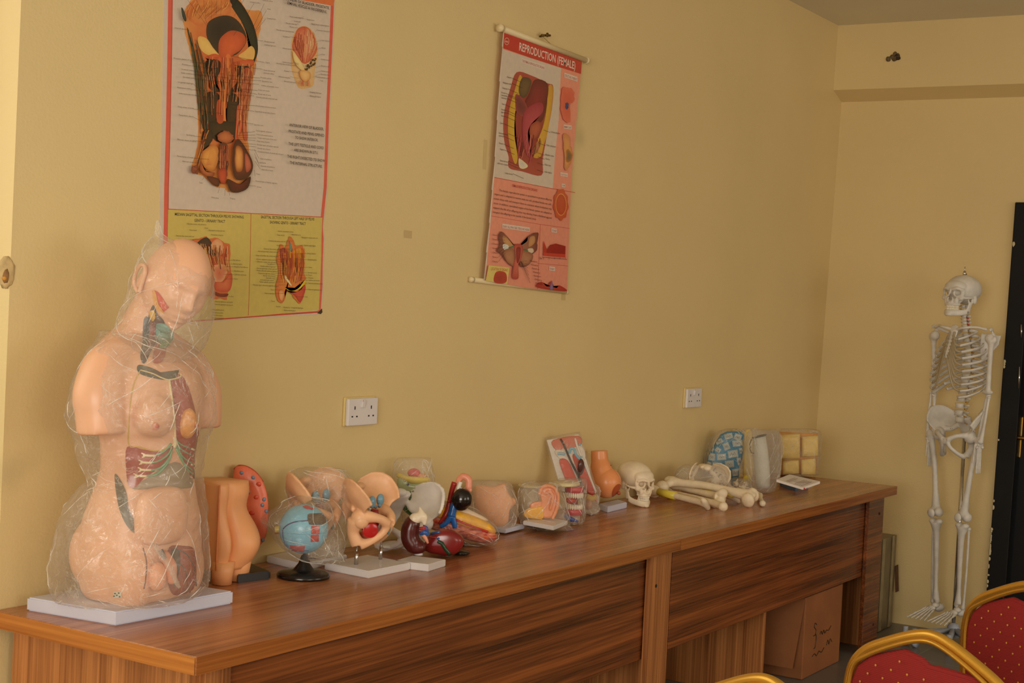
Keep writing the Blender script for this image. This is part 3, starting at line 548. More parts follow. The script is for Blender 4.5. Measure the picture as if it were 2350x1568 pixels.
for x, y, t in ((392, 346, 'Obturator artery, vein and nerve'), (420, 412, 'Psoas muscle'), (578, 390, 'Ureter'), (620, 414, 'Hypogastric artery and vein'), (648, 462, 'Promontory of sacrum'), (276, 472, 'External iliac artery and vein'), (300, 508, 'Epigastric artery and vein'), (880, 730, 'Vas deferens'), (880, 770, 'Seminal vesicle'), (890, 800, 'Ampulla of vas deferens'), (890, 844, 'Ejaculatory duct'), (890, 882, 'Colliculus seminalis'), (890, 928, 'Rectum'), (858, 1114, 'Anus'), (690, 1168, 'External sphincter ani muscle'), (690, 1198, 'Internal sphincter ani muscle'), (660, 1254, 'Bulbourethral gland'), (660, 1284, 'Membranous urethra'), (650, 1312, 'Bulb of the urethra'), (650, 1340, 'Bulbocavernous gland'),
               (1352, 424, 'Inferior mesenteric artery'), (1346, 464, 'Psoas muscle'), (1498, 460, 'Abdominal aorta'), (1602, 490, 'Hypogastric artery and vein'), (1254, 526, 'Common iliac artery and vein'), (1340, 574, 'Ureter'), (1630, 574, 'Epiploic appendages'), (1204, 610, 'External iliac artery and vein'), (1142, 636, 'Internal spermatic artery and vein'), (1660, 660, 'Urinary bladder'), (1120, 680, 'Deep circumflex iliac artery and vein'), (1666, 724, 'Symphysis pubis'), (1124, 720, 'Inferior epigastric artery and vein'), (1130, 746, 'Obturator artery, vein and nerve'), (1240, 772, 'Vas deferens'), (1166, 794, 'Medial umbilical ligament'), (1126, 816, 'Internal spermatic artery and vein'), (1126, 840, 'Medial (lateral) umbilical ligament'), (1144, 868, 'Suspensory ligament of penis'), (1194, 894, 'Dorsal vein of penis'), (1226, 918, 'Spermatic cord'), (1164, 938, 'Ischiocavernous muscle'), (1154, 960, 'Tunica vaginalis communis'), (1090, 992, 'Parietal layer of tunica vaginalis propria'), (1674, 806, 'Ureter'), (1666, 862, 'Seminal vesicle'), (1672, 888, 'Rectum'), (1674, 918, 'Prostate'), (1676, 942, 'Levator ani muscle'), (1672, 974, 'Internal pudendal artery'), (1672, 1040, 'External sphincter ani'), (1274, 1044, 'Penis'), (1208, 1080, 'Head of epididymis'), (1278, 1164, 'Testis'), (1638, 1118, 'Anus'), (1332, 1220, 'Scrotum'), (1410, 1230, 'Epididymis'), (1490, 1232, 'Urogenital diaphragm'), (1412, 1260, 'Bulbourethral gland')):
    w = len(t)*6.4; a.text(t, (x, y), (x+w, y+w*.05), 15, (80, 68, 50))
    tx = 640 if x < 1000 else 1500
    if 500 < y < 1130: a.line([(x+w if x+w < tx else x-6, y-5), ((x+w+90) if x+w < tx else x-100, y-5)], 1.8, (70, 50, 36))
a.frame(1, 0, 0); a.lay = 2; a.blob([(727, 719), (733, 713), (738, 708), (739, 717), (735, 721)], (40, 34, 30), smooth=False)
c1 = a.build('wall_chart', M['print'], recalc=False); tag(c1, 'large male pelvis anatomy chart behind the torso model, with yellow lower panel', 'poster')
# --- right chart on rollers, measured in a 2.375x crop
r2 = thing('hanging_chart', 'narrow pink anatomy chart on rollers, headed REPRODUCTION (FEMALE)', 'poster', TY(1230, 660))
L0 = V(r2.location)
a = Art(-.021); a.frame(2.375, 1060, 40)
LE = [(200, 84), (196, 160), (182, 350), (168, 560), (156, 760), (140, 940), (126, 1120), (110, 1280), (98, 1430)]
RE = [(546, 1494), (553, 1330), (560, 1100), (572, 860), (590, 640), (606, 460), (618, 340), (628, 236)]
sheet(a, LE+[(200, 1452), (330, 1474), (450, 1486)]+RE, (234, 150, 124))
for p, q in zip(LE[:-1], LE[1:]): a.flat([a.P((p[0]-3, p[1]), 1), a.P((q[0]-7, q[1]), 1), a.P((q[0]+2, q[1]), 1), a.P((p[0]+2, p[1]), 1)], (226, 208, 190))
a.lay = 1; a.poly([(201, 86), (627, 238), (622, 310), (515, 276), (340, 220), (196, 170)], (196, 54, 44))
a.text('REPRODUCTION (FEMALE)', (282, 180), (590, 285), 44, (232, 214, 200))
a.blob([(204+13*cos(q)+12, 132+20*sin(q)) for q in [k*.524 for k in range(12)]], (226, 180, 160)); a.blob([(216+11*cos(q), 132+17*sin(q)) for q in [k*.524 for k in range(12)]], (196, 54, 44)); a.text('ABC', (206, 136), (226, 141), 10, (230, 200, 180))
a.lay = 1.4; a.poly([(194, 175), (515, 278), (512, 300), (500, 560), (480, 760), (468, 934), (148, 872), (160, 700), (180, 400)], (214, 196, 176))
a.line([(148, 872), (468, 934), (590, 955)], 3, (196, 54, 44)); a.line([(132, 1082), (400, 1128), (560, 1150)], 2, (196, 70, 60)); a.line([(400, 1128), (385, 1480)], 2, (196, 90, 80)); a.line([(384, 1340), (550, 1354)], 2, (196, 90, 80))
def lab(x, y, w, h, t, c=(170, 60, 60)):
    a.lay += .5; a.poly([(x, y), (x+w, y+w*.33 if y < 400 else y+w*.14), (x+w, y+h+w*(.33 if y < 400 else .14)), (x, y+h)], (226, 206, 190)); a.text(t, (x+3, y+h-4), (x+w-3, y+h-4+(w-6)*(.33 if y < 400 else .14)), h*.5, c)
lab(297, 222, 127, 26, 'THE FEMALE REPRODUCTIVE ORGANS'); lab(530, 302, 72, 26, 'STRUCTURE OF BREAST'); lab(526, 584, 44, 22, 'MAMMARY GLAND'); lab(508, 844, 40, 20, 'Fertile Ovum'); lab(514, 906, 20, 18, 'OVUM'); lab(190, 1124, 150, 24, 'OVARY, FALLOPIAN TUBE, UTERUS AND VAGINA'); lab(458, 1148, 30, 22, 'STAGE'); lab(446, 1356, 32, 22, 'OVARY')
a.lay = 3
a.blob([(270, 300), (350, 318), (440, 360), (470, 380), (462, 500), (440, 620), (425, 700), (412, 780), (405, 862), (300, 840), (228, 820), (226, 760), (205, 690), (196, 600), (205, 500), (235, 390)], (176, 74, 60), (140, 36, 40), c=(360, 560))
a.blob([(285, 318), (300, 340), (285, 420), (262, 520), (258, 640), (275, 760), (262, 800), (240, 740), (222, 620), (230, 500), (258, 400)], (206, 160, 50), (220, 176, 60)); a.blob([(444, 376), (468, 386), (460, 500), (436, 640), (420, 690), (400, 760), (360, 760), (372, 700), (412, 600), (434, 480)], (206, 150, 50), (220, 170, 60))
a.blob([(300, 330), (350, 345), (330, 420), (300, 440), (280, 400)], (84, 60, 40), (110, 84, 50)); a.blob([(370, 340), (440, 366), (430, 480), (405, 570), (330, 560), (310, 480), (340, 410)], (100, 20, 28), (140, 34, 44)); a.blob([(265, 420), (300, 440), (330, 500), (310, 540), (270, 520), (262, 470)], (150, 60, 60), (110, 40, 50))
a.blob([(310, 520), (370, 470), (410, 470), (410, 520), (350, 580), (330, 640), (345, 760), (320, 740), (300, 640)], (160, 44, 64), (190, 70, 84)); a.blob([(345, 590), (385, 565), (403, 595), (390, 640), (360, 665), (340, 640)], (150, 60, 44), (190, 90, 64)); a.blob([(352, 740), (370, 700), (400, 670), (398, 700), (372, 744)], (150, 96, 50), (170, 120, 70)); a.blob([(280, 770), (300, 780), (330, 810), (306, 826), (282, 815)], (232, 220, 160), (214, 200, 190)); a.blob([(275, 762), (272, 820), (300, 832), (335, 818), (320, 780), (300, 660), (288, 700)], (214, 180, 50), (190, 150, 60)) if False else None
a.hatch([(275, 640), (268, 720), (250, 790)], [(400, 640), (390, 720), (370, 800)], 26, [(190, 70, 80), (120, 26, 36), (206, 110, 100)], 4, 3)
for k, (x, y, t) in enumerate(((216, 330, 'Rectum'), (192, 360, 'Fallopian tube'), (190, 390, 'Fimbriae'), (184, 414, 'A ovum'), (184, 428, 'containing'), (184, 442, 'maturing'), (186, 476, 'Ovary'), (182, 506, 'Ovarian'), (182, 520, 'ligament'), (182, 540, 'Uterus'), (176, 580, 'Cervix'), (170, 634, 'Internal uterus'), (170, 648, 'opening'), (172, 690, 'Rectum'), (176, 722, 'Vagina'), (176, 784, 'External anal'), (162, 798, 'sphincter muscles'), (204, 852, 'Labia minora'), (454, 628, 'Urinary bladder'), (430, 700, 'Pubic symphysis'), (424, 752, 'Bladder outlet'), (424, 774, 'Urethra'), (420, 806, 'Pubic hair'), (418, 844, 'Labia majora'))):
    w = len(t)*3.4; a.text(t, (x, y), (x+w, y+w*.2), 9, (80, 50, 50))
    if k % 1 == 0: a.line([(x+w+2, y), (x+w+60, y+26)] if x < 400 else [(x-4, y), (x-40, y-14)], 1.4, (70, 40, 40))
a.text('FEMALE REPRODUCTIVE ORGANS', (242, 922), (380, 950), 14, (200, 70, 64))
for i, t in enumerate(('        The female reproductive system is specialized to produce offspring', 'organs and is adapted to receive male sex cell, produce female sex cells,', 'sustain these cells and transport them to a location where fertilization may', 'occur. In addition, specialized organs of the female system are adapted to', 'support the life of an offspring that may develop from a fertilized egg and', "transport this offspring to the outside of the female's body.")):
    a.text(t, (146-i*2, 942+i*24.5), ((458 if i < 5 else 374), 942+i*24.5+(58 if i < 5 else 40)), 11, (70, 34, 36))
# side figures
a.blob([(515, 390), (545, 385), (578, 400), (580, 460), (560, 480), (557, 570), (525, 562), (508, 500)], (226, 110, 84), (214, 90, 70), jag=3); a.blob([(532, 470), (546, 466), (550, 490), (540, 504), (532, 492)], (90, 80, 110), (60, 60, 120), jag=3)
a.blob([(520, 640), (552, 645), (562, 700), (574, 760), (552, 820), (530, 832), (524, 740)], (206, 130, 80), (226, 160, 90), jag=3); a.blob([(540, 720), (566, 740), (564, 780), (540, 790)], (190, 120, 40), (110, 90, 70), jag=4)
a.blob([(508+40*cos(q)*(1+.06*sin(q*9)), 1020+84*sin(q)*(1+.06*sin(q*9))) for q in [k*.1745 for k in range(36)]], (206, 90, 50), (214, 100, 60)); a.blob([(508+30*cos(q), 1020+60*sin(q)) for q in [k*.5236 for k in range(12)]], (236, 160, 90)); a.blob([(508+27*cos(q), 1020+56*sin(q)) for q in [k*.5236 for k in range(12)]], (196, 76, 44), (206, 90, 54))
a.poly([(412, 1216), (432, 1268), (430, 1284), (412, 1284)], (190, 60, 44)); a.poly([(428, 1270), (450, 1240), (480, 1232), (532, 1246), (531, 1290), (428, 1284)], (160, 40, 32)); a.poly([(411, 1282), (531, 1290), (530, 1308), (411, 1298)], (206, 70, 50)); a.line([(405, 1306), (540, 1318)], 2, (90, 40, 40)); 
for k in range(5): a.line([(412+k*30, 1306), (412+k*30, 1318)], 1.5, (90, 40, 40))
a.text('Day', (390, 1316), (402, 1318), 12, (60, 30, 30))
a.blob([(370, 1466), (400, 1440), (430, 1466), (450, 1440), (480, 1474), (500, 1460), (540, 1490), (450, 1484)], (176, 50, 40), (190, 70, 50)); a.blob([(446, 1480), (456, 1432), (464, 1480)], (120, 90, 130), (150, 120, 160))
# ovary / uterus figure
a.blob([(155, 1270), (170, 1240), (165, 1200), (175, 1168), (200, 1180), (235, 1230), (262, 1235), (290, 1234), (320, 1220), (330, 1190), (380, 1172), (376, 1230), (372, 1270), (340, 1300), (340, 1340), (290, 1360), (275, 1340), (240, 1356), (200, 1320), (180, 1290)], (120, 60, 50), (170, 110, 84), jag=2)
a.blob([(190, 1190), (225, 1215), (245, 1250), (215, 1250), (190, 1220)], (190, 130, 80), (206, 150, 100)); a.blob([(335, 1200), (362, 1192), (362, 1228), (330, 1250)], (190, 130, 80), (206, 150, 100))
a.blob([(190, 1236), (215, 1240), (222, 1262), (200, 1268), (188, 1254)], (226, 226, 214), (206, 210, 200)); a.blob([(324, 1262), (350, 1258), (356, 1278), (332, 1286)], (214, 190, 160), (226, 200, 170)); a.line([(218, 1256), (245, 1248)], 7, (60, 120, 80)); a.line([(300, 1262), (326, 1274)], 7, (60, 120, 80))
a.blob([(190, 1272), (245, 1262), (252, 1340), (240, 1355), (205, 1325)], (150, 90, 64), (190, 130, 96)); a.blob([(290, 1270), (350, 1290), (340, 1335), (300, 1355), (282, 1335)], (150, 90, 64), (190, 130, 96)); a.blob([(250, 1240), (285, 1236), (297, 1256), (288, 1310), (272, 1350), (272, 1420), (240, 1418), (245, 1350), (255, 1300)], (176, 60, 50), (214, 110, 90)); a.blob([(262, 1256), (284, 1256), (280, 1310), (266, 1340), (260, 1300)], (130, 30, 36), (160, 50, 50))
for k in range(14): a.text('Myometrium' if k % 2 else 'Ovary', (300+k*5 if k > 6 else 130, 1190+k*20 if k > 6 else 1188+k*24), (340+k*5 if k > 6 else 160, 1196+k*20 if k > 6 else 1192+k*24), 9, (110, 50, 50)); a.line([(296+k*3 if k > 6 else 162, 1186+k*20 if k > 6 else 1186+k*24), (284, 1330) if k > 6 else (200, 1200+k*14)], 1.2, (90, 50, 46))
a.poly([(108, 1350), (222, 1362), (210, 1454), (92, 1434)], (222, 200, 110)); a.text('LOCATION OF ORGANS', (120, 1376), (212, 1384), 15, (190, 60, 50)); a.blob([(150, 1385), (200, 1390), (205, 1440), (165, 1450), (135, 1435)], (190, 60, 44), (170, 50, 40))
def shift(b, L):
    for v in b.bm.verts: v.co -= L
shift(a, L0); a.build('printed_sheet', M['print'], r2, recalc=False)
rollmat = mat('cream_roller', (226, 206, 160), .4)
for nm, p, q, y in (('top_roller', (176, 58), (650, 236), -.022), ('bottom_roller', (36, 1428), (556, 1496), -.0095)):
    b = B(); A, C = a.P(p, 0), a.P(q, 0); A.y = C.y = y; d = (C-A).normalized(); b.tube([A, C], .010 if nm[0] == 't' else .0085, sub=1, seg=14)
    for E_ in (A, C): b.tube([E_-d*.004, E_+d*.012 if E_ is A else E_+d*.004], .014 if nm[0] == 't' else .0095, sub=1, seg=14)
    shift(b, L0); b.build(nm, rollmat, r2)
n0 = a.P((424, 104), 0); b = B(); l = a.P((398, 128), 0); r_ = a.P((456, 148), 0); l.y = r_.y = -.022; n1 = V((n0.x, -.012, n0.z)); b.tube([l, n1, r_], .0014, sub=1, seg=5); shift(b, L0); b.build('hanging_string', mat('string', (200, 170, 110), .8), r2)
b = B(); b.tube([(n0.x, .0, n0.z), (n0.x, -.03, n0.z+.004)], .0035, sub=1, seg=8); b.tube([(n0.x, -.03, n0.z+.004), (n0.x, -.033, n0.z+.004)], .008, sub=1, seg=10); b.tube([(n0.x-.02, -.02, n0.z), (n0.x+.022, -.03, n0.z+.006)], .004, sub=1, seg=6)
tag(b.build('nail', mat('rusty_nail', (110, 84, 40), .5, metal=.7)), 'rusty bent nail holding the string of the roller chart', 'nail')

# ================================================================== SOCKETS
def socket(u0, u1, v0, v1, label, hole_off):
    A = TY(u0, (v0+v1)/2); C = TY(u1, (v0+v1)/2); c = (A+C)/2; w = .148; h = .088
    t = thing('wall_socket', label, 'socket', (c.x, 0, c.z), group='double wall sockets')
    b = B(); b.box((0, -.004, 0), (w, .008, h), bev=.003); b.build('back_box', mat('cream_box', (222, 198, 130), .5), t)
    b = B(); b.box((0.002, -.014, -.001), (w-.004, .012, h-.006), bev=.003); b.build('face_plate', M['white'], t)
    for sx in (-1, 1):
        b = B()
        b.box((sx*.040, -.0203, .012), (.004, .0012, .010)); b.box((sx*.040-.011, -.0203, -.014), (.006, .0012, .0045)); b.box((sx*.040+.011, -.0203, -.014), (.006, .0012, .0045)); b.build('pin_slots', M['dark'], t)
    b = B(); b.box((-.004, -.023, .024), (.016, .008, .024), rot=RX(8), bev=.002); sw = b.build('rocker_switch', M['white'], t)
    b = B(); b.box((-.008, -.0275, .033), (.008, .001, .003), col=(200, 50, 40)); b.build('red_mark', M['paint'], sw)
socket(784, 857, 912, 975, 'double white wall socket left of centre, above the pelvis models', 0)
socket(1566, 1602, 890, 935, 'double white wall socket near the right end of the long wall', 0)
# ================================================================== helpers for modelling measured objects
from mathutils.bvhtree import BVHTree
FH = V((fw.x, fw.y, 0)).normalized(); RH = V((FH.y, -FH.x, 0))   # horizontal view / sideways directions
class K:
    """points measured in the photo, placed at the object's own distance from the wall/camera"""
    def __init__(s, a): s.a = V(a)
    def p(s, u, v, d=0):
        r = ray(u, v); t = ((s.a-CAM).dot(FH)+d)/r.dot(FH); return CAM+r*t
    def m(s, px): return px*((s.a-CAM).dot(FH))/FPX
class W(B):
    """mesh given in world coordinates; build() re-bases it on its parent's origin"""
    def build(s, name, mt, parent=None, **k):
        o = V(); q = parent
        while q: o += q.location; q = q.parent
        for v in s.bm.verts: v.co -= o
        if not isinstance(mt, (list, tuple)) and ('polythene' in mt.name or 'bubble' in mt.name): mt = [mt, CREASE]
        return super().build(name, mt, parent, **k)
def bvh_of(obs):
    bpy.context.view_layer.update(); dg = bpy.context.evaluated_depsgraph_get(); vs = []; fs = []
    for o in obs:
        e = o.evaluated_get(dg); me = e.to_mesh(); n = len(vs); mw = o.matrix_world
        vs += [mw @ v.co for v in me.vertices]; fs += [[i+n for i in p.vertices] for p in me.polygons]; e.to_mesh_clear()
    return BVHTree.FromPolygons(vs, fs)
def hit(bv, u, v, off=.001):
    r = ray(u, v).normalized(); l, n, i, d = bv.ray_cast(CAM, r)
    if l is None: q, n, i, d = bv.find_nearest(CAM+r*((V(bv_c)-CAM).length)); l = q
    if n.dot(r) > 0: n = -n
    return l+n*off
bv_c = (0, 0, 0)
def smooth_closed(pts, k=4):
    Q = [V((p[0], p[1], 0)) for p in pts]; n = len(Q); o = []
    for i in range(n):
        a, b, c, d = Q[i-1], Q[i], Q[(i+1) % n], Q[(i+2) % n]
        for j in range(k): t = j/k; o.append(.5*((2*b)+(c-a)*t+(2*a-5*b+4*c-d)*t*t+(3*b-a-3*c+d)*t**3))
    return o
def patch(w, bv, pts, edge, mid=None, lay=1, nr=6, sm=True, cell=None):
    """coloured area lying on a surface"""
    o = smooth_closed(pts) if sm else [V((p[0], p[1], 0)) for p in pts]
    if not sm: o = [o[i].lerp(o[(i+1) % len(o)], t/4) for i in range(len(o)) for t in range(4)]
    c = sum(o, V())/len(o); mid = mid or edge; rows = []
    for k in range(nr): f = 1-k/nr; rows.append([w.bm.verts.new(hit(bv, *(c+(p-c)*f).xy, .0012*lay)) for p in o])
    vc = w.bm.verts.new(hit(bv, c.x, c.y, .0012*lay)); e, m_ = (*lin(edge), 1), (*lin(mid), 1); n = len(o)
    mixc = lambda t: tuple(a*(1-t)+b*t for a, b in zip(e, m_))
    for k in range(nr):
        for i in range(n):
            if k < nr-1: f = w.bm.faces.new((rows[k][i], rows[k][(i+1) % n], rows[k+1][(i+1) % n], rows[k+1][i])); cs = (mixc(k/nr),)*2+(mixc((k+1)/nr),)*2
            else: f = w.bm.faces.new((rows[k][i], rows[k][(i+1) % n], vc)); cs = (mixc(k/nr),)*2+(m_,)
            f.smooth = True
            for l, q in zip(f.loops, cs): l[w.cl] = q
def strand(w, bv, pts, r, col, off=0, seg=6, sub=4, flat=1):
    P = crom([(*p, 0) for p in pts], sub) if sub > 1 else [V((*p, 0)) for p in pts]
    w.tube([hit(bv, p.x, p.y, off) for p in P], r, sub=1, seg=seg, col=col, flat=flat)
def sack(w, k, rows, depth=.9, seg=44, wr=.012, seed=0, freq=26, d=0, sub=5, close=True):
    """loose crumpled bag; rows = (v, u_left, u_right[, depth shift]) from top to bottom"""
    L = crom([(r[1], r[0], r[3] if len(r) > 3 else 0) for r in rows], sub); Rr = crom([(r[2], r[0], 0) for r in rows], sub); R = []
    for a, b in zip(L, Rr):
        A = k.p(a.x, a.y, d+a.z); Bp = k.p(b.x, b.y, d+a.z); c = (A+Bp)/2; h = (Bp-A).length/2; ring = []
        for i in range(seg):
            t = 2*pi*i/seg; ct = math.copysign(abs(cos(t))**.72, cos(t)); st = math.copysign(abs(sin(t))**.72, sin(t)); p = c+(Bp-A)*.5*ct+FH*h*depth*st
            q = p*freq; g = noise.noise(V((q.x*1.0, q.y*1.0, q.z*.55))+V((seed*9, 0, 0))); g2 = noise.noise(q*2.3+V((seed*5, 3, 1)))
            g = (1-abs(g)*2.6)*.6+(1-abs(g2)*2.2)*.3
            n = (p-c).normalized() if h > 1e-4 else V(); ring.append(p+n*wr*(g-.35)*min(1, h/.03))
        R.append(ring)
    w.rings(R, (255, 255, 255), cap=close)
    # pinched creases standing on the film, coloured white in place of highlights
    rn = random.Random(seed+100); nj = len(R); area = sum((R[j][0]-R[j][seg//2]).length for j in range(nj))/nj*(R[0][0]-R[-1][0]).length; big = area > .08
    for q in range(210 if big else 46):
        j = rn.randrange(0, nj-2); i = rn.uniform(0, seg); dr = rn.choice((-1, 1))*rn.uniform(.0, .9)*(1 if rn.random() < .7 else 2.2); ln = rn.randint(2, max(3, nj//(11 if big else 3))); pts = []
        for s_ in range(ln+1):
            if j+s_ >= nj: break
            i += dr*rn.uniform(.9, 1.1); a = R[j+s_][int(i) % seg]; b_ = R[j+s_][(int(i)+1) % seg]; pts.append(a.lerp(b_, i-int(i))*1.0)
        if len(pts) < 3: continue
        cc = sum(R[j+1], V())/seg; pts = [p+(p-cc).normalized()*.0006 for p in pts]; rmax = rn.uniform(.0005, .0012)*(1.0 if big else .8)
        w.tube(pts, [rmax*.2]+[rmax]*(len(pts)-2)+[rmax*.2], seg=5, sub=2, mi=1)
CREASE = bpy.data.materials.new('film_crease_highlight'); CREASE.use_nodes = True; N = CREASE.node_tree.nodes; L = CREASE.node_tree.links; P_ = N['Principled BSDF']; P_.inputs['Roughness'].default_value = .12
tc = N.new('ShaderNodeTexCoord'); nn = N.new('ShaderNodeTexNoise'); nn.inputs['Scale'].default_value = 60; L.new(tc.outputs['Object'], nn.inputs['Vector']); mr = N.new('ShaderNodeMapRange'); mr.inputs['From Min'].default_value = .3; mr.inputs['From Max'].default_value = .7; mr.inputs['To Min'].default_value = .15; mr.inputs['To Max'].default_value = .75; L.new(nn.outputs['Fac'], mr.inputs['Value']); L.new(mr.outputs[0], P_.inputs['Alpha']); P_.inputs['Base Color'].default_value = (.93, .9, .84, 1); P_.inputs['Specular IOR Level'].default_value = .8
# ================================================================== TORSO MODEL
T0 = V((.246, -.192, .75)); kt = K(T0)
to = thing('torso_model', 'large human torso teaching model with head and organs in clear bags on white plate', 'anatomy model', T0)
b = W(); R = Matrix.Rotation(radians(-3), 4, 'Z')
pc = [TZ(62, 1402), TZ(265, 1437), TZ(533, 1386)]; p4 = pc[0]+pc[2]-pc[1]; poly = [pc[1], pc[2], p4, pc[0]]
b.prism([(p.x, p.y) for p in poly], .031, TR(0, 0, .7502), bev=.003); b.build('base_plate', M['whiteb'], to)
b = W(); O = T0+V((.010, 0, .031)); X = TR(O)
# torso shell: pelvis, waist, chest, shoulders, stump arms and neck grown into one skin
prof = [(.0, .128, .098, -.01), (.02, .138, .112, -.01), (.07, .148, .122, -.01), (.13, .148, .122, -.01), (.19, .138, .114, -.012), (.25, .122, .1, -.018), (.30, .112, .09, -.024), (.36, .118, .092, -.026), (.42, .13, .1, -.024), (.48, .135, .104, -.02), (.53, .13, .098, -.012), (.57, .11, .078, -.002), (.60, .08, .06, .006)]
def ringat(z, rx, ry, cy, n=40, pw=2.4):
    o = []
    for i in range(n):
        t = 2*pi*i/n; c, s_ = cos(t), sin(t); o.append((rx*abs(c)**(2/pw)*(1 if c > 0 else -1), cy+ry*abs(s_)**(2/pw)*(1 if s_ > 0 else -1), z))
    return o
b.rings([ringat(*q) for q in [tuple(V(x)) if 0 else x for x in [tuple(c) for c in zip(*[lerps([p[i] for p in prof], 3) for i in range(4)])]]], mw=X)
for sx in (-1, 1):
    b.tube([(sx*.07, .0, .575), (sx*.125, -.008, .535), (sx*.155, -.02, .48), (sx*.157, -.028, .43), (sx*.157, -.032, .39)], [.05, .058, .06, .056, .054], mw=X, seg=20)
    b.tube([(sx*.0, .012, .62), (sx*.06, .01, .585), (sx*.12, .0, .545)], [.05, .05, .048], mw=X, seg=18)
b.ell((-.068, -.107, .437), (.055, .042, .052), mw=X)
b.ell((0, -.095, .19), (.10, .045, .07), mw=X); b.ell((-.072, .05, .10), (.072, .066, .09), mw=X); b.ell((.072, .05, .10), (.072, .066, .09), mw=X)
b.ell((-.078, -.07, .07), (.066, .06, .09), mw=X); b.ell((.085, -.06, .06), (.06, .055, .08), mw=X)
hc = kt.p(400, 655, -.01); HX = TR(hc) @ RZ(-14) @ RY(13) @ RX(20)
b.tube([O+V((-.012, .014, .56)), O+V((-.008, .008, .61)), HX @ V((-.006, .026, -.06)), HX @ V((0, .02, -.02))], [.07, .060, .054, .05], seg=24)
body = b.build('torso_shell', M['skin'], to, remesh=.0055, smooth=10)
# head with sculpted face
def head(b, X, s=1.0):
    g = lambda a, c, w: math.exp(-((a-c)/w)**2)
    def f(d):
        x, y, z = d; p = V((x*.0735, y*.096, z*.112))
        if z < 0:
            p.x *= 1-.30*(-z)**1.4
            if y > 0: p.y *= 1-.50*min(1, -z*1.3)
        if y < 0:
            fr = min(1, -y*1.6); X_, Z_ = p.x, p.z
            n = .004*g(Z_, .026, .010)*g(X_, 0, .05)
            n += .012*g(X_, 0, .0085)*g(Z_, -.002, .022)+.014*g(X_, 0, .010)*g(Z_, -.020, .010)+.007*(g(X_, .012, .006)+g(X_, -.012, .006))*g(Z_, -.024, .007)
            n -= .011*(g(X_, .030, .014)+g(X_, -.030, .014))*g(Z_, .008, .011); n += .0075*(g(X_, .030, .010)+g(X_, -.030, .010))*g(Z_, .006, .006)
            n += .006*g(X_, 0, .020)*g(Z_, -.048, .006)+.006*g(X_, 0, .017)*g(Z_, -.060, .005)-.004*g(X_, 0, .024)*g(Z_, -.0545, .0028)-.004*g(X_, 0, .02)*g(Z_, -.068, .005)
            n += .010*g(X_, 0, .022)*g(Z_, -.088, .014)+.004*(g(X_, .042, .014)+g(X_, -.042, .014))*g(Z_, -.018, .016)
            p.y -= n*fr; p.y *= .98
        return X @ (p*s)
    nu, nv = 96, 80; vs = []; fs = []
    for j in range(nv+1):
        th = pi*j/nv
        for i in range(nu): ph = 2*pi*i/nu; vs.append(f(V((sin(th)*cos(ph), sin(th)*sin(ph), cos(th)))))
    for j in range(nv):
        for i in range(nu): a = j*nu+i; c = j*nu+(i+1) % nu; fs.append((a, a+nu, c+nu, c))
    b.add(vs, fs); bmesh.ops.remove_doubles(b.bm, verts=b.bm.verts[:], dist=1e-6)
    for sx in (-1, 1):
        E_ = X @ TR(sx*.0725*s, .012*s, -.012*s) @ RY(sx*-6)
        b.tube([V(q)*s for q in [(0, -.012, -.028), (sx*.004, -.010, -.006), (sx*.009, -.008, .018), (sx*.013, .004, .030), (sx*.015, .018, .022), (sx*.013, .020, .0), (sx*.008, .010, -.020), (0, -.008, -.030)]], .0048*s, mw=E_, seg=8)
        b.ell((sx*.003*s, .002*s, 0), (.006*s, .013*s, .022*s), mw=E_, nu=12, nv=8)
b = W(); head(b, HX, 1.02); hd = b.build('head', M['skin'], to)
bv = bvh_of([body, hd]); bv_c = tuple(O+V((0, -.05, .4)))
# printed / inset anatomy on the shell, each a part of the model
w = W(); RDm = (168, 62, 44)
patch(w, bv, [(318, 838), (350, 846), (385, 862), (410, 850), (395, 872), (350, 868), (318, 856)], (60, 66, 44), (90, 60, 44)); w.build('throat_section', M['paintg'], to)
w = W()
patch(w, bv, [(350, 668), (365, 672), (384, 700), (388, 706), (372, 716), (360, 700)], (206, 60, 40), (226, 84, 54)); patch(w, bv, [(352, 668), (358, 670), (366, 700), (378, 718), (366, 716), (354, 694)], (226, 160, 50), lay=2)
patch(w, bv, [(352, 700), (340, 730), (328, 780), (322, 820), (332, 835), (350, 800), (372, 772), (378, 740), (362, 720)], (70, 66, 66), (150, 60, 44), lay=1)
patch(w, bv, [(346, 716), (356, 712), (358, 730), (348, 738)], (230, 180, 50), lay=3); patch(w, bv, [(362, 742), (384, 745), (396, 770), (385, 795), (366, 788), (356, 765)], (110, 170, 160), (150, 190, 170), lay=3); patch(w, bv, [(358, 790), (380, 796), (372, 830), (350, 832)], (176, 80, 60), (190, 96, 70), lay=2); patch(w, bv, [(330, 735), (342, 735), (338, 800), (326, 810)], (56, 60, 70), lay=2)
patch(w, bv, [(370, 780), (396, 776), (380, 800), (364, 800)], (90, 150, 90), lay=4)
w.build('neck_section', M['paintg'], to)
w = W(); strand(w, bv, [(322, 850), (308, 880), (300, 920), (296, 970), (296, 1022), (320, 1026), (345, 1034), (372, 1034), (392, 1020)], .0016, (206, 170, 60)); strand(w, bv, [(322, 850), (350, 858), (372, 868), (388, 872), (412, 866), (416, 858)], .0022, (226, 206, 150)); strand(w, bv, [(388, 872), (395, 920), (400, 970), (402, 1010), (396, 1024)], .0028, (232, 214, 160)); w.build('chest_seam', M['paint'], to)
w = W(); patch(w, bv, [(392, 870), (415, 862), (432, 890), (444, 930), (452, 970), (456, 1010), (448, 1060), (448, 1100), (432, 1080), (412, 1040), (402, 1010), (398, 960)], (158, 56, 40), (180, 70, 48), nr=8)
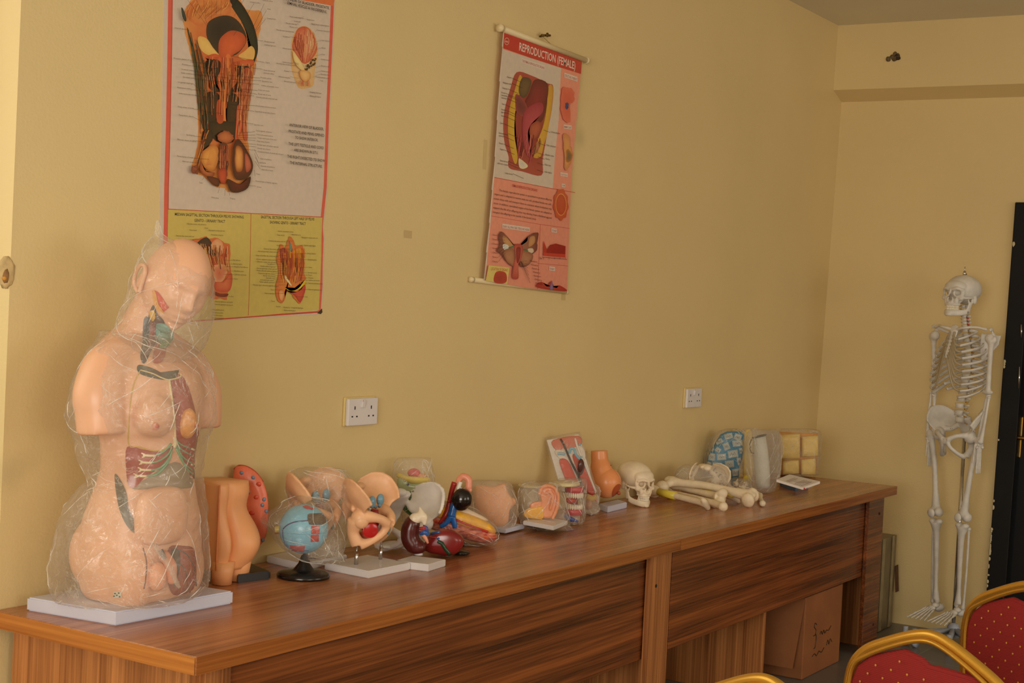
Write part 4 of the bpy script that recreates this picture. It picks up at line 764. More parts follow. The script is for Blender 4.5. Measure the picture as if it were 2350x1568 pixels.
patch(w, bv, [(292, 1026), (330, 1032), (378, 1036), (398, 1022), (385, 1050), (360, 1078), (330, 1098), (312, 1118), (296, 1116), (290, 1080)], (160, 58, 44), (170, 68, 50), nr=8)
for k in range(9): strand(w, bv, [(400+k*5, 880+k*8), (406+k*5, 930+k*6), (410+k*5, 985+k*4)], .0007, (204, 110, 90))
w.build('chest_muscle', M['paintg'], to)
w = W(); bgc = tuple(hit(bv, 430, 972, 0)); w.ell(bgc, (.026, .020, .036), col=(240, 164, 84), fn=lambda d: 1+.05*nz(d, 5)); w.ell(hit(bv, 430, 972, 0)+V((.008, -.022, -.004)), (.005, .005, .005), col=(206, 96, 66)); w.build('breast_gland', mat('gland', None, .3, ns=90, na=.2, bump=.6, bs=110), to)
w = W(); nl = hit(bv, 358, 978, .001); w.ell(nl, (.010, .004, .010), col=(222, 140, 112)); w.ell(nl+V((-.001, -.003, 0)), (.0045, .0045, .0045), col=(206, 104, 92)); w.build('nipple', M['paint'], to)
w = W(); GN = (124, 176, 134)
for q in ([(392, 1018), (378, 1034), (360, 1044), (350, 1046)], [(394, 1026), (384, 1044), (364, 1058), (346, 1062)], [(394, 1034), (386, 1054), (366, 1074), (344, 1080)], [(392, 1040), (384, 1062), (360, 1088), (336, 1092)]): strand(w, bv, q, .0042, GN, flat=.6)
for q in ([(402, 1008), (414, 1020), (436, 1030)], [(402, 1014), (416, 1032), (440, 1046)], [(402, 1022), (418, 1048), (442, 1066)], [(404, 1030), (420, 1062), (444, 1082)], [(402, 1006), (412, 1040), (424, 1070), (442, 1090)]): strand(w, bv, q, .0036, GN, flat=.6)
w.build('rib_cartilage', M['paintg'], to)
for (x, y) in ((342, 1046), (336, 1062), (334, 1079), (324, 1093)):
    w = W(); strand(w, bv, [(x+12, y), (x, y), (x-14, y-1)], .0045, (240, 226, 180), flat=.7); strand(w, bv, [(x-10, y-3), (x-18, y-6)], .002, (240, 226, 180), sub=1); strand(w, bv, [(x-10, y+2), (x-17, y+4)], .002, (240, 226, 180), sub=1); w.build('rib_end', M['paint'], to)
w = W(); strand(w, bv, [(400, 1004), (402, 1018), (399, 1028)], .005, (236, 220, 180)); w.build('sternum_tip', M['paint'], to)
for (x, y) in ((438, 1030), (442, 1046), (444, 1066)): w = W(); strand(w, bv, [(x, y), (x+8, y+3)], .003, (236, 222, 180), sub=1); w.build('rib_end', M['paint'], to)
# open abdomen: gap shade painted dark on the shell, belly cover, groin parts
w = W(); patch(w, bv, [(300, 1112), (330, 1102), (400, 1060), (436, 1092), (440, 1118), (400, 1122), (350, 1122), (310, 1124)], (150, 132, 108), (170, 152, 126), nr=7); patch(w, bv, [(264, 1090), (276, 1100), (290, 1130), (296, 1168), (306, 1190), (312, 1220), (300, 1218), (282, 1190), (270, 1150)], (92, 82, 56), (70, 62, 44), nr=6, lay=1.5); w.build('painted_abdominal_cavity', M['paint'], to)
w = W(); bl = [hit(bv, u, v, 0) for u, v in ((375, 1185),)][0]; w.ell(bl+V((0.0, .006, 0)), (.076, .026, .068), col=(240, 176, 132), nu=36, nv=24, fn=lambda d: 1.0/max(abs(d.x)**4+abs(d.y)**4+abs(d.z)**4, .2)**.18); w.build('belly_cover', M['skin'], to, smooth=3)
bv2 = bvh_of([body])
w = W(); patch(w, bv2, [(388, 1256), (420, 1253), (444, 1260), (450, 1300), (446, 1345), (430, 1360), (402, 1366), (388, 1350), (380, 1300)], (150, 66, 44), (170, 78, 54), nr=8); patch(w, bv2, [(392, 1262), (408, 1262), (412, 1290), (404, 1330), (394, 1300)], (70, 60, 44), (90, 70, 50), lay=2)
for q, c in (([(396, 1262), (410, 1290), (425, 1310), (430, 1350)], (60, 70, 60)), ([(404, 1260), (430, 1275), (446, 1310), (450, 1345)], (70, 80, 90)), ([(400, 1270), (402, 1310), (398, 1350)], (90, 110, 60)), ([(420, 1262), (440, 1262), (446, 1263)], (206, 120, 70)), ([(412, 1300), (418, 1340), (412, 1366)], (200, 90, 60)), ([(436, 1290), (440, 1330), (436, 1360)], (196, 90, 60))): strand(w, bv2, q, .0018, c)
w.build('thigh_section', M['paintg'], to)
w = W(); strand(w, bv2, [(328, 1258), (336, 1290), (334, 1330), (330, 1352)], .0016, (120, 70, 50)); w.build('thigh_seam', M['paint'], to)
w = W(); g0 = hit(bv2, 356, 1310, 0); w.ell(g0+V((-.004, -.012, -.012)), (.022, .022, .034), col=(232, 164, 126)); w.tube([g0+V((.016, -.010, .035)), g0+V((.018, -.03, .012)), g0+V((.020, -.034, -.02))], [.013, .014, .011], col=(226, 150, 116), roundcap=True); w.tube([g0+V((.0, -.014, .05)), g0+V((.004, -.024, .03))], .006, col=(50, 60, 90)); w.build('groin', M['paint'], to)
w = W(); patch(w, bv2, [(262, 1358), (279, 1358), (280, 1371), (263, 1371)], (222, 220, 206), sm=False, lay=2)
for x, y in ((266, 1361), (274, 1360), (270, 1365), (264, 1367), (276, 1368)): patch(w, bv2, [(x-1.8, y-1.5), (x+1.8, y-1.5), (x+1.8, y+1.5), (x-1.8, y+1.5)], (20, 84, 56), sm=False, lay=3, nr=2)
w.build('inspection_sticker', M['paint'], to)
# clear bags
w = W(); sack(w, kt, [(505, 361, 366), (520, 357, 370), (542, 350, 382), (566, 336, 432), (600, 322, 468), (640, 308, 488), (690, 292, 489), (735, 278, 484), (770, 268, 474), (800, 296, 462), (822, 322, 440), (836, 340, 400)], depth=1.0, wr=.010, seed=1, freq=20, d=-.01); w.build('head_bag', M['film0'], to)
w = W(); P_s = [kt.p(u, v, -.155) for u, v in ((352, 1248), (372, 1275), (392, 1305), (404, 1335), (412, 1350))]; w.tube(P_s, [.012, .017, .018, .014, .008], seg=10, flat=.3); w.build('folded_film', M['film3'], to)
w = W(); sack(w, kt, [(758, 236, 300), (780, 226, 400), (806, 212, 446), (840, 196, 470), (880, 180, 482), (930, 168, 488), (975, 174, 486), (1000, 184, 470), (1040, 192, 462), (1078, 208, 456), (1096, 214, 452), (1112, 196, 456), (1150, 168, 462), (1200, 146, 466), (1260, 132, 470), (1320, 130, 472), (1346, 136, 468), (1362, 146, 460), (1369, 176, 440)], depth=1.06, wr=.012, seed=2, freq=17, seg=72, d=-.022); w.build('body_bag', M['film0'], to)
# ================================================================== BONES (library, then skeleton and loose bones)
def axm(A, Bp, side=(1, 0, 0)):
    """matrix with local z running from B up to A, x towards side"""
    A = V(A); Bp = V(Bp); z = (A-Bp).normalized(); s_ = V(side); x = (s_-z*s_.dot(z)).normalized(); y = z.cross(x)
    m = Matrix((x, y, z)).transposed().to_4x4(); m.translation = Bp; return m, (A-Bp).length
def femur(b, A, Bp, side, r=1.0):
    m, L = axm(A, Bp, side)
    b.tube([(0, 0, .03*L), (0, -.006*r, .3*L), (0, -.01*r, .55*L), (0, -.004*r, .8*L), (.006*r, 0, .94*L)], [.021*r, .0135*r, .0125*r, .0135*r, .018*r], mw=m, seg=14)
    b.ell((.008*r, 0, .955*L), (.017*r, .016*r, .024*r), mw=m); b.tube([(.004*r, 0, .93*L), (-.022*r, 0, .955*L), (-.036*r, 0, .972*L)], [.016*r, .012*r, .014*r], mw=m); b.ell((-.042*r, 0, .978*L), .0225*r, mw=m)
    for q in (-1, 1): b.ell((q*.019*r, .006*r, .028*L), (.017*r, .026*r, .022*r), mw=m)
    b.ell((0, -.004*r, .06*L), (.024*r, .014*r, .03*r), mw=m)
def tibia(b, A, Bp, side, r=1.0):
    m, L = axm(A, Bp, side)
    b.tube([(0, 0, .02*L), (0, 0, .2*L), (0, -.003*r, .5*L), (0, -.004*r, .8*L), (0, 0, .95*L)], [.017*r, .0105*r, .012*r, .015*r, .026*r], mw=m, seg=14)
    for q in (-1, 1): b.ell((q*.016*r, 0, .965*L), (.019*r, .021*r, .014*r), mw=m)
    b.ell((-.008*r, 0, .015*L), (.012*r, .014*r, .018*r), mw=m)
def fibula(b, A, Bp, side, r=1.0):
    m, L = axm(A, Bp, side); b.tube([(0, 0, 0), (.003, 0, .1*L), (.004, 0, .5*L), (0, 0, .92*L), (0, 0, L)], [.010*r, .006*r, .0055*r, .006*r, .010*r], mw=m, seg=9, roundcap=True)
def humerus(b, A, Bp, side, r=1.0):
    m, L = axm(A, Bp, side)
    b.tube([(0, 0, .03*L), (0, 0, .15*L), (0, 0, .45*L), (0, 0, .8*L), (0, 0, .94*L)], [.013*r, .011*r, .0105*r, .012*r, .019*r], mw=m, seg=13)
    b.ell((-.010*r, .004*r, .965*L), (.022*r, .022*r, .022*r), mw=m); b.ell((.014*r, 0, .95*L), (.011*r, .012*r, .016*r), mw=m)
    b.tube([(-.021*r, 0, .03*L), (-.008*r, 0, .022*L), (.008*r, 0, .022*L), (.018*r, 0, .035*L)], [.009*r, .011*r, .0105*r, .008*r], mw=m, roundcap=True)
def forearm(b, A, Bp, side, r=1.0, which='ulna'):
    m, L = axm(A, Bp, side)
    if which == 'ulna': b.tube([(-.010*r, 0, 0), (-.010*r, 0, .2*L), (-.008*r, 0, .6*L), (-.006*r, .004, .92*L), (-.004*r, .006, 1.03*L)], [.007*r, .006*r, .007*r, .011*r, .012*r], mw=m, seg=10, roundcap=True)
    else: b.tube([(.010*r, 0, .0), (.012*r, 0, .06*L), (.016*r, 0, .4*L), (.012*r, 0, .85*L), (.012*r, 0, .95*L), (.012*r, 0, .97*L)], [.015*r, .011*r, .0065*r, .006*r, .007*r, .010*r], mw=m, seg=10, roundcap=True)
def pelvis_geo(b, X, s=1.0, sacrum=True, fat=1.0):
    def P(*a): return V(a)*s
    g_ = s*fat
    for sx in (-1, 1):
        top = crom([P(sx*.118, -.062, .060), P(sx*.132, -.045, .092), P(sx*.140, -.005, .128), P(sx*.118, .040, .140), P(sx*.075, .075, .118), P(sx*.046, .088, .085)], 4)
        bot = crom([P(sx*.098, -.034, .020), P(sx*.096, -.018, .026), P(sx*.088, .004, .034), P(sx*.074, .024, .036), P(sx*.056, .046, .038), P(sx*.046, .064, .040)], 4)
        n = len(top); mrows = 6; G = []
        for a, c in zip(bot, top):
            row = []
            for k in range(mrows+1):
                t = k/mrows; p = a.lerp(c, t); bulge = sin(pi*t)*.012*s; p = p+V((sx*bulge*.8, .010*s*sin(pi*t), 0)); row.append(p)
            G.append(row)
        vs = []; th = .0042*s
        for sd in (1, -1):
            for row in G:
                for k, p in enumerate(row): vs.append(p+V((sx*sd*(th+(.003*s if k == mrows else 0)), 0, 0)))
        fs = []; N1 = n*(mrows+1)
        for i in range(n-1):
            for k in range(mrows):
                a = i*(mrows+1)+k; fs += [(a, a+1, a+mrows+2, a+mrows+1), (N1+a, N1+a+mrows+1, N1+a+mrows+2, N1+a+1)]
        bd = [i*(mrows+1) for i in range(n)]+[(n-1)*(mrows+1)+k for k in range(1, mrows+1)]+[i*(mrows+1)+mrows for i in range(n-2, -1, -1)]+[k for k in range(mrows-1, 0, -1)]
        for a, c in zip(bd, bd[1:]+bd[:1]): fs.append((a, c, N1+c, N1+a))
        b.add(vs, fs, mw=X)
        b.ell(P(sx*.088, -.006, .004), (.030*s, .032*s, .032*s), mw=X)
        b.tube([P(sx*.085, -.02, .012), P(sx*.050, -.062, .006), P(sx*.012, -.078, -.014)], [.016*g_, .011*g_, .013*g_], mw=X)
        b.tube([P(sx*.012, -.076, -.018), P(sx*.020, -.068, -.046), P(sx*.045, -.035, -.078), P(sx*.062, -.005, -.092)], [.012*g_, .0095*g_, .010*g_, .014*g_], mw=X)
        b.tube([P(sx*.085, .008, -.006), P(sx*.078, .018, -.05), P(sx*.064, .002, -.092)], [.022*g_, .015*g_, .017*g_], mw=X)
        b.tube([P(sx*.078, .02, .03), P(sx*.055, .045, .03), P(sx*.04, .075, .05)], [.014*s, .012*s, .012*s], mw=X)
    if sacrum:
        b.tube([P(0, .052, .092), P(0, .078, .05), P(0, .088, .0), P(0, .072, -.035)], [.044*s, .040*s, .026*s, .008*s], mw=X, seg=16, tw=V((0, 1, 0)), flat=.42)
        b.ell(P(0, .045, .098), (.026*s, .019*s, .014*s), mw=X)
    b.ell(P(0, -.078, -.02), (.010*s, .009*s, .018*s), mw=X)
def skull_parts(X, parent, mt, s=1.0, cls=None, teethmat=None):
    cls = cls or B; b = cls(); v = lambda *q: V(q)*s
    T_ = lambda pts, r, **k: b.tube([V(q)*s for q in pts], [x*s for x in r], mw=X, **k)
    b.ell(v(0, .012, .006), (.070*s, .090*s, .064*s), mw=X, nu=40, nv=28, fn=lambda d: 1+.05*max(0, d.y)*(1-abs(d.z))-.05*max(0, -d.z))
    b.ell(v(0, -.046, .012), (.054*s, .038*s, .032*s), mw=X, nu=28, nv=18)                 # forehead
    b.ell(v(0, .04, -.036), (.048*s, .045*s, .026*s), mw=X)                               # skull base
    b.ell(v(0, -.036, -.034), (.036*s, .020*s, .030*s), mw=X)                             # recessed middle of the face
    b.ell(v(0, -.058, -.060), (.031*s, .030*s, .017*s), mw=X, nu=24, nv=14)               # upper jaw
    for sx in (-1, 1):
        T_([(sx*(.0285+.0175*cos(t)), -.0745+.010*abs(cos(t))*(1 if cos(t) > 0 else .0), -.0165+.0155*sin(t)) for t in [k*pi/6 for k in range(13)]], [.0052]*13, seg=8, sub=2)
        T_([(sx*.008, -.084, -.002), (sx*.030, -.080, .004), (sx*.049, -.064, -.004)], [.006, .0068, .006], seg=9)   # brow
        T_([(sx*.010, -.082, -.034), (sx*.0125, -.083, -.046), (sx*.009, -.086, -.056), (sx*.0, -.087, -.058)], [.0038, .0038, .004, .0045], seg=8)
        b.ell(v(sx*.040, -.064, -.038), (.015*s, .012*s, .012*s), mw=X); T_([(sx*.044, -.062, -.036), (sx*.058, -.046, -.036), (sx*.066, -.026, -.034), (sx*.064, -.004, -.032)], [.0085, .006, .0045, .005], seg=9)
        T_([(sx*.050, -.060, .002), (sx*.052, -.058, -.014), (sx*.046, -.064, -.032)], [.0055, .0045, .006], seg=8)
        T_([(sx*.022, -.074, -.040), (sx*.024, -.072, -.056), (sx*.020, -.070, -.068)], [.010, .011, .008], seg=10); b.ell(v(sx*.056, .018, -.040), (.010*s, .013*s, .020*s), mw=X)
    T_([(0, -.083, .002), (0, -.087, -.012), (0, -.093, -.024)], [.0075, .0048, .0036], seg=8)
    T_([(-.030, -.052, -.066), (-.024, -.074, -.068), (0, -.083, -.068), (.024, -.074, -.068), (.030, -.052, -.066)], [.006, .007, .007, .007, .006], seg=9)
    cr = b.build('cranium', mt, parent, remesh=.0026*s, smooth=3)
    b = cls(); T_ = lambda pts, r, **k: b.tube([V(q)*s for q in pts], [x*s for x in r], mw=X, **k)
    T_([(-.048, -.022, -.094), (-.042, -.040, -.100), (-.030, -.068, -.103), (-.014, -.083, -.105), (0, -.087, -.105), (.014, -.083, -.105), (.030, -.068, -.103), (.042, -.040, -.100), (.048, -.022, -.094)], [.0060, .0062, .0064, .0068, .0072, .0068, .0064, .0062, .006], seg=12, flat=2.15, tw=V((0, 0, 1)))
    for sx in (-1, 1):
        T_([(sx*.049, -.016, -.094), (sx*.051, -.010, -.074), (sx*.053, -.004, -.052)], [.0052, .0046, .0042], seg=12, flat=3.0, tw=V((0, 1, 0)))
        T_([(sx*.053, .004, -.054), (sx*.054, .004, -.040)], [.006, .0065], seg=8, sub=1, roundcap=True); T_([(sx*.052, -.018, -.054), (sx*.052, -.022, -.040)], [.0045, .003], seg=8, sub=1, roundcap=True)
    b.ell(v(0, -.092, -.112), (.013*s, .006*s, .008*s), mw=X)
    b.build('jawbone', mt, parent, remesh=.0026*s, smooth=2)
    for zz, nm in ((-.0765, 'upper_teeth'), (-.0865, 'lower_teeth')):
        b = cls()
        for k in range(13):
            t = (k-6)/6; ang = t*1.15; px = sin(ang)*.031; py = -.046-cos(ang)*.041+(.0015 if nm[0] == 'l' else 0); b.box(V((px, py, zz))*s, (.0062*s, .006*s, .0105*s), rot=Matrix.Rotation(ang, 4, 'Z'), bev=.0018*s, mw=X, seg=1)
        b.build(nm, teethmat or MT['tooth'], parent)
    return cr
MT = {'tooth': mat('tooth_plastic', (238, 228, 205), .35, ns=40, na=.06), 'cart': None}
cm_ = bpy.data.materials.new('translucent_cartilage'); cm_.use_nodes = True; N = cm_.node_tree.nodes; L = cm_.node_tree.links; P_ = N['Principled BSDF']; P_.inputs['Base Color'].default_value = (*lin((190, 172, 136)), 1); P_.inputs['Roughness'].default_value = .3; P_.inputs['Alpha'].default_value = .55
nn = N.new('ShaderNodeTexNoise'); nn.inputs['Scale'].default_value = 40; mm_ = N.new('ShaderNodeMapRange'); mm_.inputs['To Min'].default_value = .45; mm_.inputs['To Max'].default_value = .65; L.new(nn.outputs['Fac'], mm_.inputs['Value']); L.new(mm_.outputs[0], P_.inputs['Alpha']); MT['cart'] = cm_
# ------------------------------------------------------------------ hanging skeleton
SA = V((4.85, -.80, 0)); ks = K(SA); c0 = ks.p(2198, 900); c0.z = 0
Sx = RH*.62-FH*.78
sk = thing('skeleton_model', 'full-size white human skeleton hanging on a steel pole by the black door', 'skeleton model', c0, rz=math.atan2(Sx.y, Sx.x))
BW = M['bonew']
def leg_x(zz): return zz
skull_parts(TR(-.0, -.012, 1.672) @ RZ(0) @ RX(-2), sk, BW, 1.06)
b = B(); b.tube([(0, 0, 1.742), (0, 0, 1.765)], [.008, .006], sub=1); b.tube([(0, 0, 1.76), (0, 0, 1.785)], .002, sub=1); b.tube([(0, -.012, 1.752), (.0, .016, 1.750)], .003, sub=1); b.build('hook_bolt', M['steel'], sk)
sp = crom([(0, .0, 1.605), (0, .012, 1.56), (0, .026, 1.50), (0, .055, 1.42), (0, .066, 1.34), (0, .054, 1.25), (0, .028, 1.16), (0, .018, 1.10), (0, .034, 1.045)], 30)
cum = [0]
for a, c in zip(sp[:-1], sp[1:]): cum.append(cum[-1]+(c-a).length)
def spine(t):
    d = t*cum[-1]; i = max(k for k, q in enumerate(cum) if q <= d+1e-9); i = min(i, len(sp)-2); return sp[i].lerp(sp[i+1], (d-cum[i])/(cum[i+1]-cum[i]))
vert_pos = []
tt = 0; sizes = [.0145]*7+[.0225]*12+[.031]*5; tot = sum(sizes)
for i, sz in enumerate(sizes):
    tt += sz/2; p = spine(tt/tot); tt += sz/2; vert_pos.append(p)
    r = .011+.013*(i/23); h = sz*.40; b = B()
    b.lathe([(r*.3, -h), (r, -h*.95), (r*.86, 0), (r, h*.95), (r*.3, h)], p, seg=14, sy=.8)
    b.tube([p+V((0, r*.7, 0)), p+V((0, r*1.8, -h*.4)), p+V((0, r*2.6+.004, -h*1.1))], [.005, .004, .0045], seg=6, sub=2)
    for sx in (-1, 1): b.tube([p+V((sx*r*.5, r*.9, 0)), p+V((sx*(r+.014), r*1.2, .002))], [.004, .0035], seg=6, sub=1)
    b.build('vertebra', BW, sk)
for i in range(3, 24, 1):
    p = vert_pos[i]; b = B(); r = .011+.013*(i/23)
    b.tube([p+V((r*.8, r*.6, -sizes[i]*.5)), p+V((r+.010, r*.4, -sizes[i]*.6))], .0032, sub=1, seg=6, col=(200, 60, 40) if i < 7 else (206, 150, 40)); b.build('nerve_stub', M['paint'], sk)
wd_ = [.050, .074, .095, .108, .117, .123, .126, .125, .120, .110, .092, .070]
for i in range(12):
    p = vert_pos[7+i]
    for sx in (-1, 1):
        w_ = wd_[i]; drop = .035+.006*i if i < 10 else .03; yf = -.055-.0045*min(i, 6)
        pts = [p+V((sx*.014, .012, 0)), p+V((sx*.045, .030, -.004)), p+V((sx*w_*.88, .012, -drop*.35)), p+V((sx*w_, -.035, -drop*.7))]
        if i < 10: pts += [V((sx*w_*.90, yf*.72, p.z-drop)), V((sx*(w_*.62), yf-.012, p.z-drop-.010))]
        b = B(); b.tube(pts, [.0042]*len(pts), seg=8, sub=5, flat=1.9, tw=V((0, 0, 1))); b.build('rib', BW, sk)
        if i < 9:
            e = pts[-1]; zs = 1.475-.016*i; b = B(); b.tube([e, V((sx*w_*.36, yf-.026, e.z+.2*(zs-e.z))), V((sx*.012, -.068-.006*i, zs if i < 7 else zs+.006))], [.0042, .004, .0045], seg=7, flat=1.5, tw=V((0, 0, 1))); b.build('costal_cartilage', MT['cart'], sk)
b = B(); b.tube([(0, -.056, 1.490), (0, -.064, 1.462), (0, -.080, 1.42), (0, -.098, 1.37), (0, -.106, 1.345)], [.026, .022, .015, .018, .007], seg=12, flat=.32, tw=V((0, -1, .2)), roundcap=True)
for k in range(6): b.ell((0, -.066-.0065*k, 1.474-.021*k), (.019-.001*k, .006, .008))
b.build('sternum', BW, sk, remesh=.0035, smooth=4)
for sx in (-1, 1):
    b = B(); b.tube([(sx*.016, -.056, 1.488), (sx*.06, -.066, 1.497), (sx*.10, -.030, 1.502), (sx*.140, -.008, 1.494)], [.008, .006, .0055, .007], seg=9, roundcap=True); b.build('collarbone', BW, sk)
    b = B(); X_ = TR(sx*.105, .085, 1.415) @ Matrix.Rotation(sx*.5, 4, 'Z')
    b.prism([(sx*-.045, .062), (sx*.048, .055), (sx*.040, .01), (sx*-.030, -.085), (sx*-.042, -.06), (sx*-.05, .0)], .006, X_ @ RX(90), bev=.002); b.tube([(sx*.07, .095, 1.45), (sx*.13, .06, 1.475), (sx*.155, .012, 1.495), (sx*.160, -.010, 1.491)], [.006, .006, .008, .006], seg=8, flat=1.3); b.ell((sx*.158, .022, 1.462), (.012, .014, .020)); b.build('shoulder_blade', BW, sk, remesh=.004, smooth=3)
    sh = V((sx*.160, .008, 1.462)); el = V((sx*.150, .02, 1.195)); wr = V((sx*.140, -.012 if sx > 0 else .0, .972))
    b = B(); humerus(b, sh, el, (sx, 0, 0), 1.08); b.build('upper_arm_bone', BW, sk, remesh=.0045, smooth=4)
    for q in ('ulna', 'radius'): b = B(); forearm(b, el+V((0, 0, -.012)), wr, (sx, -.4, 0), 1, q); b.build('forearm_bone', BW, sk)
    b = B(); rnd = random.Random(3)
    for k in range(8): b.ell(wr+V((rnd.uniform(-.010, .010), -.018+.012*(k % 4), -.016-.012*(k//4))), (.0075, .0075, .0075), nu=9, nv=6)
    for k in range(5):
        y0 = -.022+.011*k; ln = (.055, .075, .08, .074, .06)[k]; o = wr+V((0, y0*.8, -.030)); z = 0
        if k == 0: o = wr+V((-sx*.004, -.026, -.02))
        d = V((-.003*sx, (y0*.25 if k else -.45*.06)/.06*.2, -1)).normalized()
        for j, sl in enumerate((.046, .030, .020, .014) if k else (.032, .024, .018)):
            a_, c_ = o+d*z, o+d*(z+sl); b.tube([a_, a_.lerp(c_, .5), c_], [.0048-.0006*j, .003, .0046-.0006*j], seg=7, sub=2, roundcap=True); z += sl+.0025
    b.build('hand_bones', BW, sk)
    hp = V((sx*.092, -.004, .985)); kn = V((sx*.074, -.010, .590)); an = V((sx*.062, .010, .185))
    b = B(); femur(b, hp+V((sx*.042, 0, .012)), kn+V((0, 0, .01)), (sx, 0, 0), 1.05); b.build('thigh_bone', BW, sk, remesh=.005, smooth=4)
    b = B(); b.ell(kn+V((0, -.040, .018)), (.019, .009, .021), nu=14, nv=10); b.build('kneecap', BW, sk)
    b = B(); tibia(b, kn+V((0, 0, -.008)), an, (sx, 0, 0), 1.02); b.build('shin_bone', BW, sk, remesh=.0045, smooth=4)
    b = B(); fibula(b, kn+V((sx*.026, .018, -.035)), an+V((sx*.022, .006, -.008)), (sx, 0, 0)); b.build('calf_bone', BW, sk)
    b = B(); b.ell(an+V((0, .030, -.034)), (.018, .034, .020)); b.ell(an+V((0, -.002, -.020)), (.018, .022, .014)); b.ell(an+V((0, -.034, -.030)), (.022, .016, .013))
    for k in range(4): b.ell(an+V((-.018+.012*k, -.054, -.034)), (.008, .010, .009), nu=10, nv=7)
    for k in range(5):
        x_ = (-.022+.0125*k)*sx*-1; o = an+V((x_, -.058, -.036)); d = V((x_*9, -1, -.34)).normalized(); z = 0
        for j, sl in enumerate((.060, .026, .014) if k else (.054, .030, .018)):
            a_, c_ = o+d*z, o+d*(z+sl); b.tube([a_, a_.lerp(c_, .5), c_], [.0062-.0012*j+(.002 if k == 0 else 0), .0032-.0004*j, .0054-.001*j], seg=7, sub=2, roundcap=True); z += sl+.003
    b.build('foot_bones', BW, sk)
b = B(); pelvis_geo(b, TR(0, .0, .982), 1.0); b.build('pelvis', BW, sk, remesh=.004, smooth=3)
b = B(); b.lathe([(.004, -.001), (.006, 0), (.004, .003)], (.02, -.062, 1.02), seg=10); b.build('pelvis_screw', M['steel'], sk)
b = B(); pb = V((.012, .055, 0)); b.tube([pb+V((0, 0, .05)), pb+V((0, 0, .98))], .0085, sub=1, seg=14); b.build('pole', M['steel'], sk)
stm = mat('grey_white_stand_plastic', (176, 182, 196), .4, ns=10, na=.05)
b = B(); b.lathe([(.004, .02), (.030, .022), (.030, .07), (.022, .085), (.012, .09)], (pb.x, pb.y, 0), seg=18)
tips = []
inv = Matrix.Rotation(-math.atan2(Sx.y, Sx.x), 4, 'Z')
for (u, v) in ((2043, 1458), (2108, 1442), (2230, 1450), (2268, 1490), (2163, 1500)):
    q = inv @ (TZ(u, v, .075)-c0); d = V((q.x-pb.x, q.y-pb.y, 0)); d = d.normalized()*.29; tips.append(V((pb.x, pb.y, 0))+d)
    b.tube([V((pb.x, pb.y, .055)), V((pb.x, pb.y, .058))+d], [.014, .011], sub=1, seg=10)
base = b.build('stand_base', stm, sk)
for t in tips:
    b = B(); b.tube([t+V((0, 0, .03)), t+V((0, 0, .088))], .012, sub=1, seg=10); b.tube([t+V((-.011, .01, .024)), t+V((.011, .01, .024))], .023, sub=1, seg=16); b.build('castor', stm, base)
# ------------------------------------------------------------------ loose bones on the far table
BY = M['boney']
def onz(u, v, z): return TZ(u, v, z)
def strip(b, A, Bp, t0, t1, r, col):
    A, Bp = V(A), V(Bp); b.tube([A.lerp(Bp, t0), A.lerp(Bp, t1)], r, sub=1, seg=12, col=col)
def bone_thing(name, label, fn, A, Bp, side, stickers=(), **k):
    o = thing(name, label, 'bone', (A+Bp)/2*1.0-V((0, 0, ((A+Bp)/2).z-.7502)), group='loose limb bones on the far table')
    b = W(); fn(b, A, Bp, side, **k); b.build('shaft', BY, o, remesh=.0045, smooth=3)
    for (t0, t1, r) in stickers: b = W(); strip(b, A, Bp, t0, t1, r, (226, 206, 76)); b.build('yellow_sticker', M['paint'], o)
    return o
upv = V((0, 0, 1))
bone_thing('thigh_bone', 'longest loose thigh bone, uppermost, with its big knuckle end to the front right', femur, onz(1528, 1110, .806), onz(1727, 1145, .7855), (.4, .6, .2), [(.62, .80, .0165)], r=1.22)
bone_thing('shin_bone', 'loose shin bone lying just under the longest thigh bone', tibia, onz(1660, 1150, .7765), onz(1540, 1120, .780), (.3, .4, .3), [], r=1.1)
bone_thing('upper_arm_bone', 'loose upper arm bone nearest the table front, with a broad yellow sticker', humerus, onz(1492, 1130, .779), onz(1622, 1163, .7665), (0, .7, .3), [(.16, .46, .0155)], r=1.2)
bone_thing('forearm_bone', 'loose forearm bone with flared end at the very front of the bone heap', lambda b, A, Bp, s_, **k: forearm(b, A, Bp, s_, 1.35, 'radius'), onz(1522, 1129, .767), onz(1660, 1167, .7735), (.1, .2, .9), [(.1, .2, .010)])
bone_thing('forearm_bone', 'thin loose forearm bone between the upper arm bone and shin bone', lambda b, A, Bp, s_, **k: forearm(b, A, Bp, s_, 1.2, 'ulna'), onz(1640, 1156, .7665), onz(1530, 1132, .766), (.1, .2, .9), [(.35, .6, .0095), (.0, .12, .012)])
bone_thing('upper_arm_bone', 'loose upper arm bone whose double knob shows behind the shin bone end', humerus, onz(1570, 1116, .778), onz(1692, 1149, .7645), (0, .7, .3), [(.4, .55, .014)], r=1.05)
bone_thing('calf_bone', 'slim loose bone farthest back in the heap, beside the bagged pelvis', fibula, onz(1568, 1116, .767), onz(1738, 1136, .762), (1, 0, 0), [], r=1.5)
bone_thing('collarbone', 'short loose bone end lying right of the big knuckle end', lambda b, A, Bp, s_: b.tube([A, A.lerp(Bp, .3)+V((0, .004, .006)), A.lerp(Bp, .7), Bp], [.014, .009, .009, .014], roundcap=True), onz(1744, 1138, .766), onz(1750, 1156, .764), (1, 0, 0))
bone_thing('shoulder_blade', 'knobbly loose bone end at the left of the heap, touching the skull', lambda b, A, Bp, s_: (b.tube([A, A.lerp(Bp, .5)+V((0, 0, .012)), Bp], [.020, .012, .016], roundcap=True), b.ell(A+V((0, .01, .012)), .014)), onz(1502, 1124, .774), onz(1538, 1127, .774), (1, 0, 0))
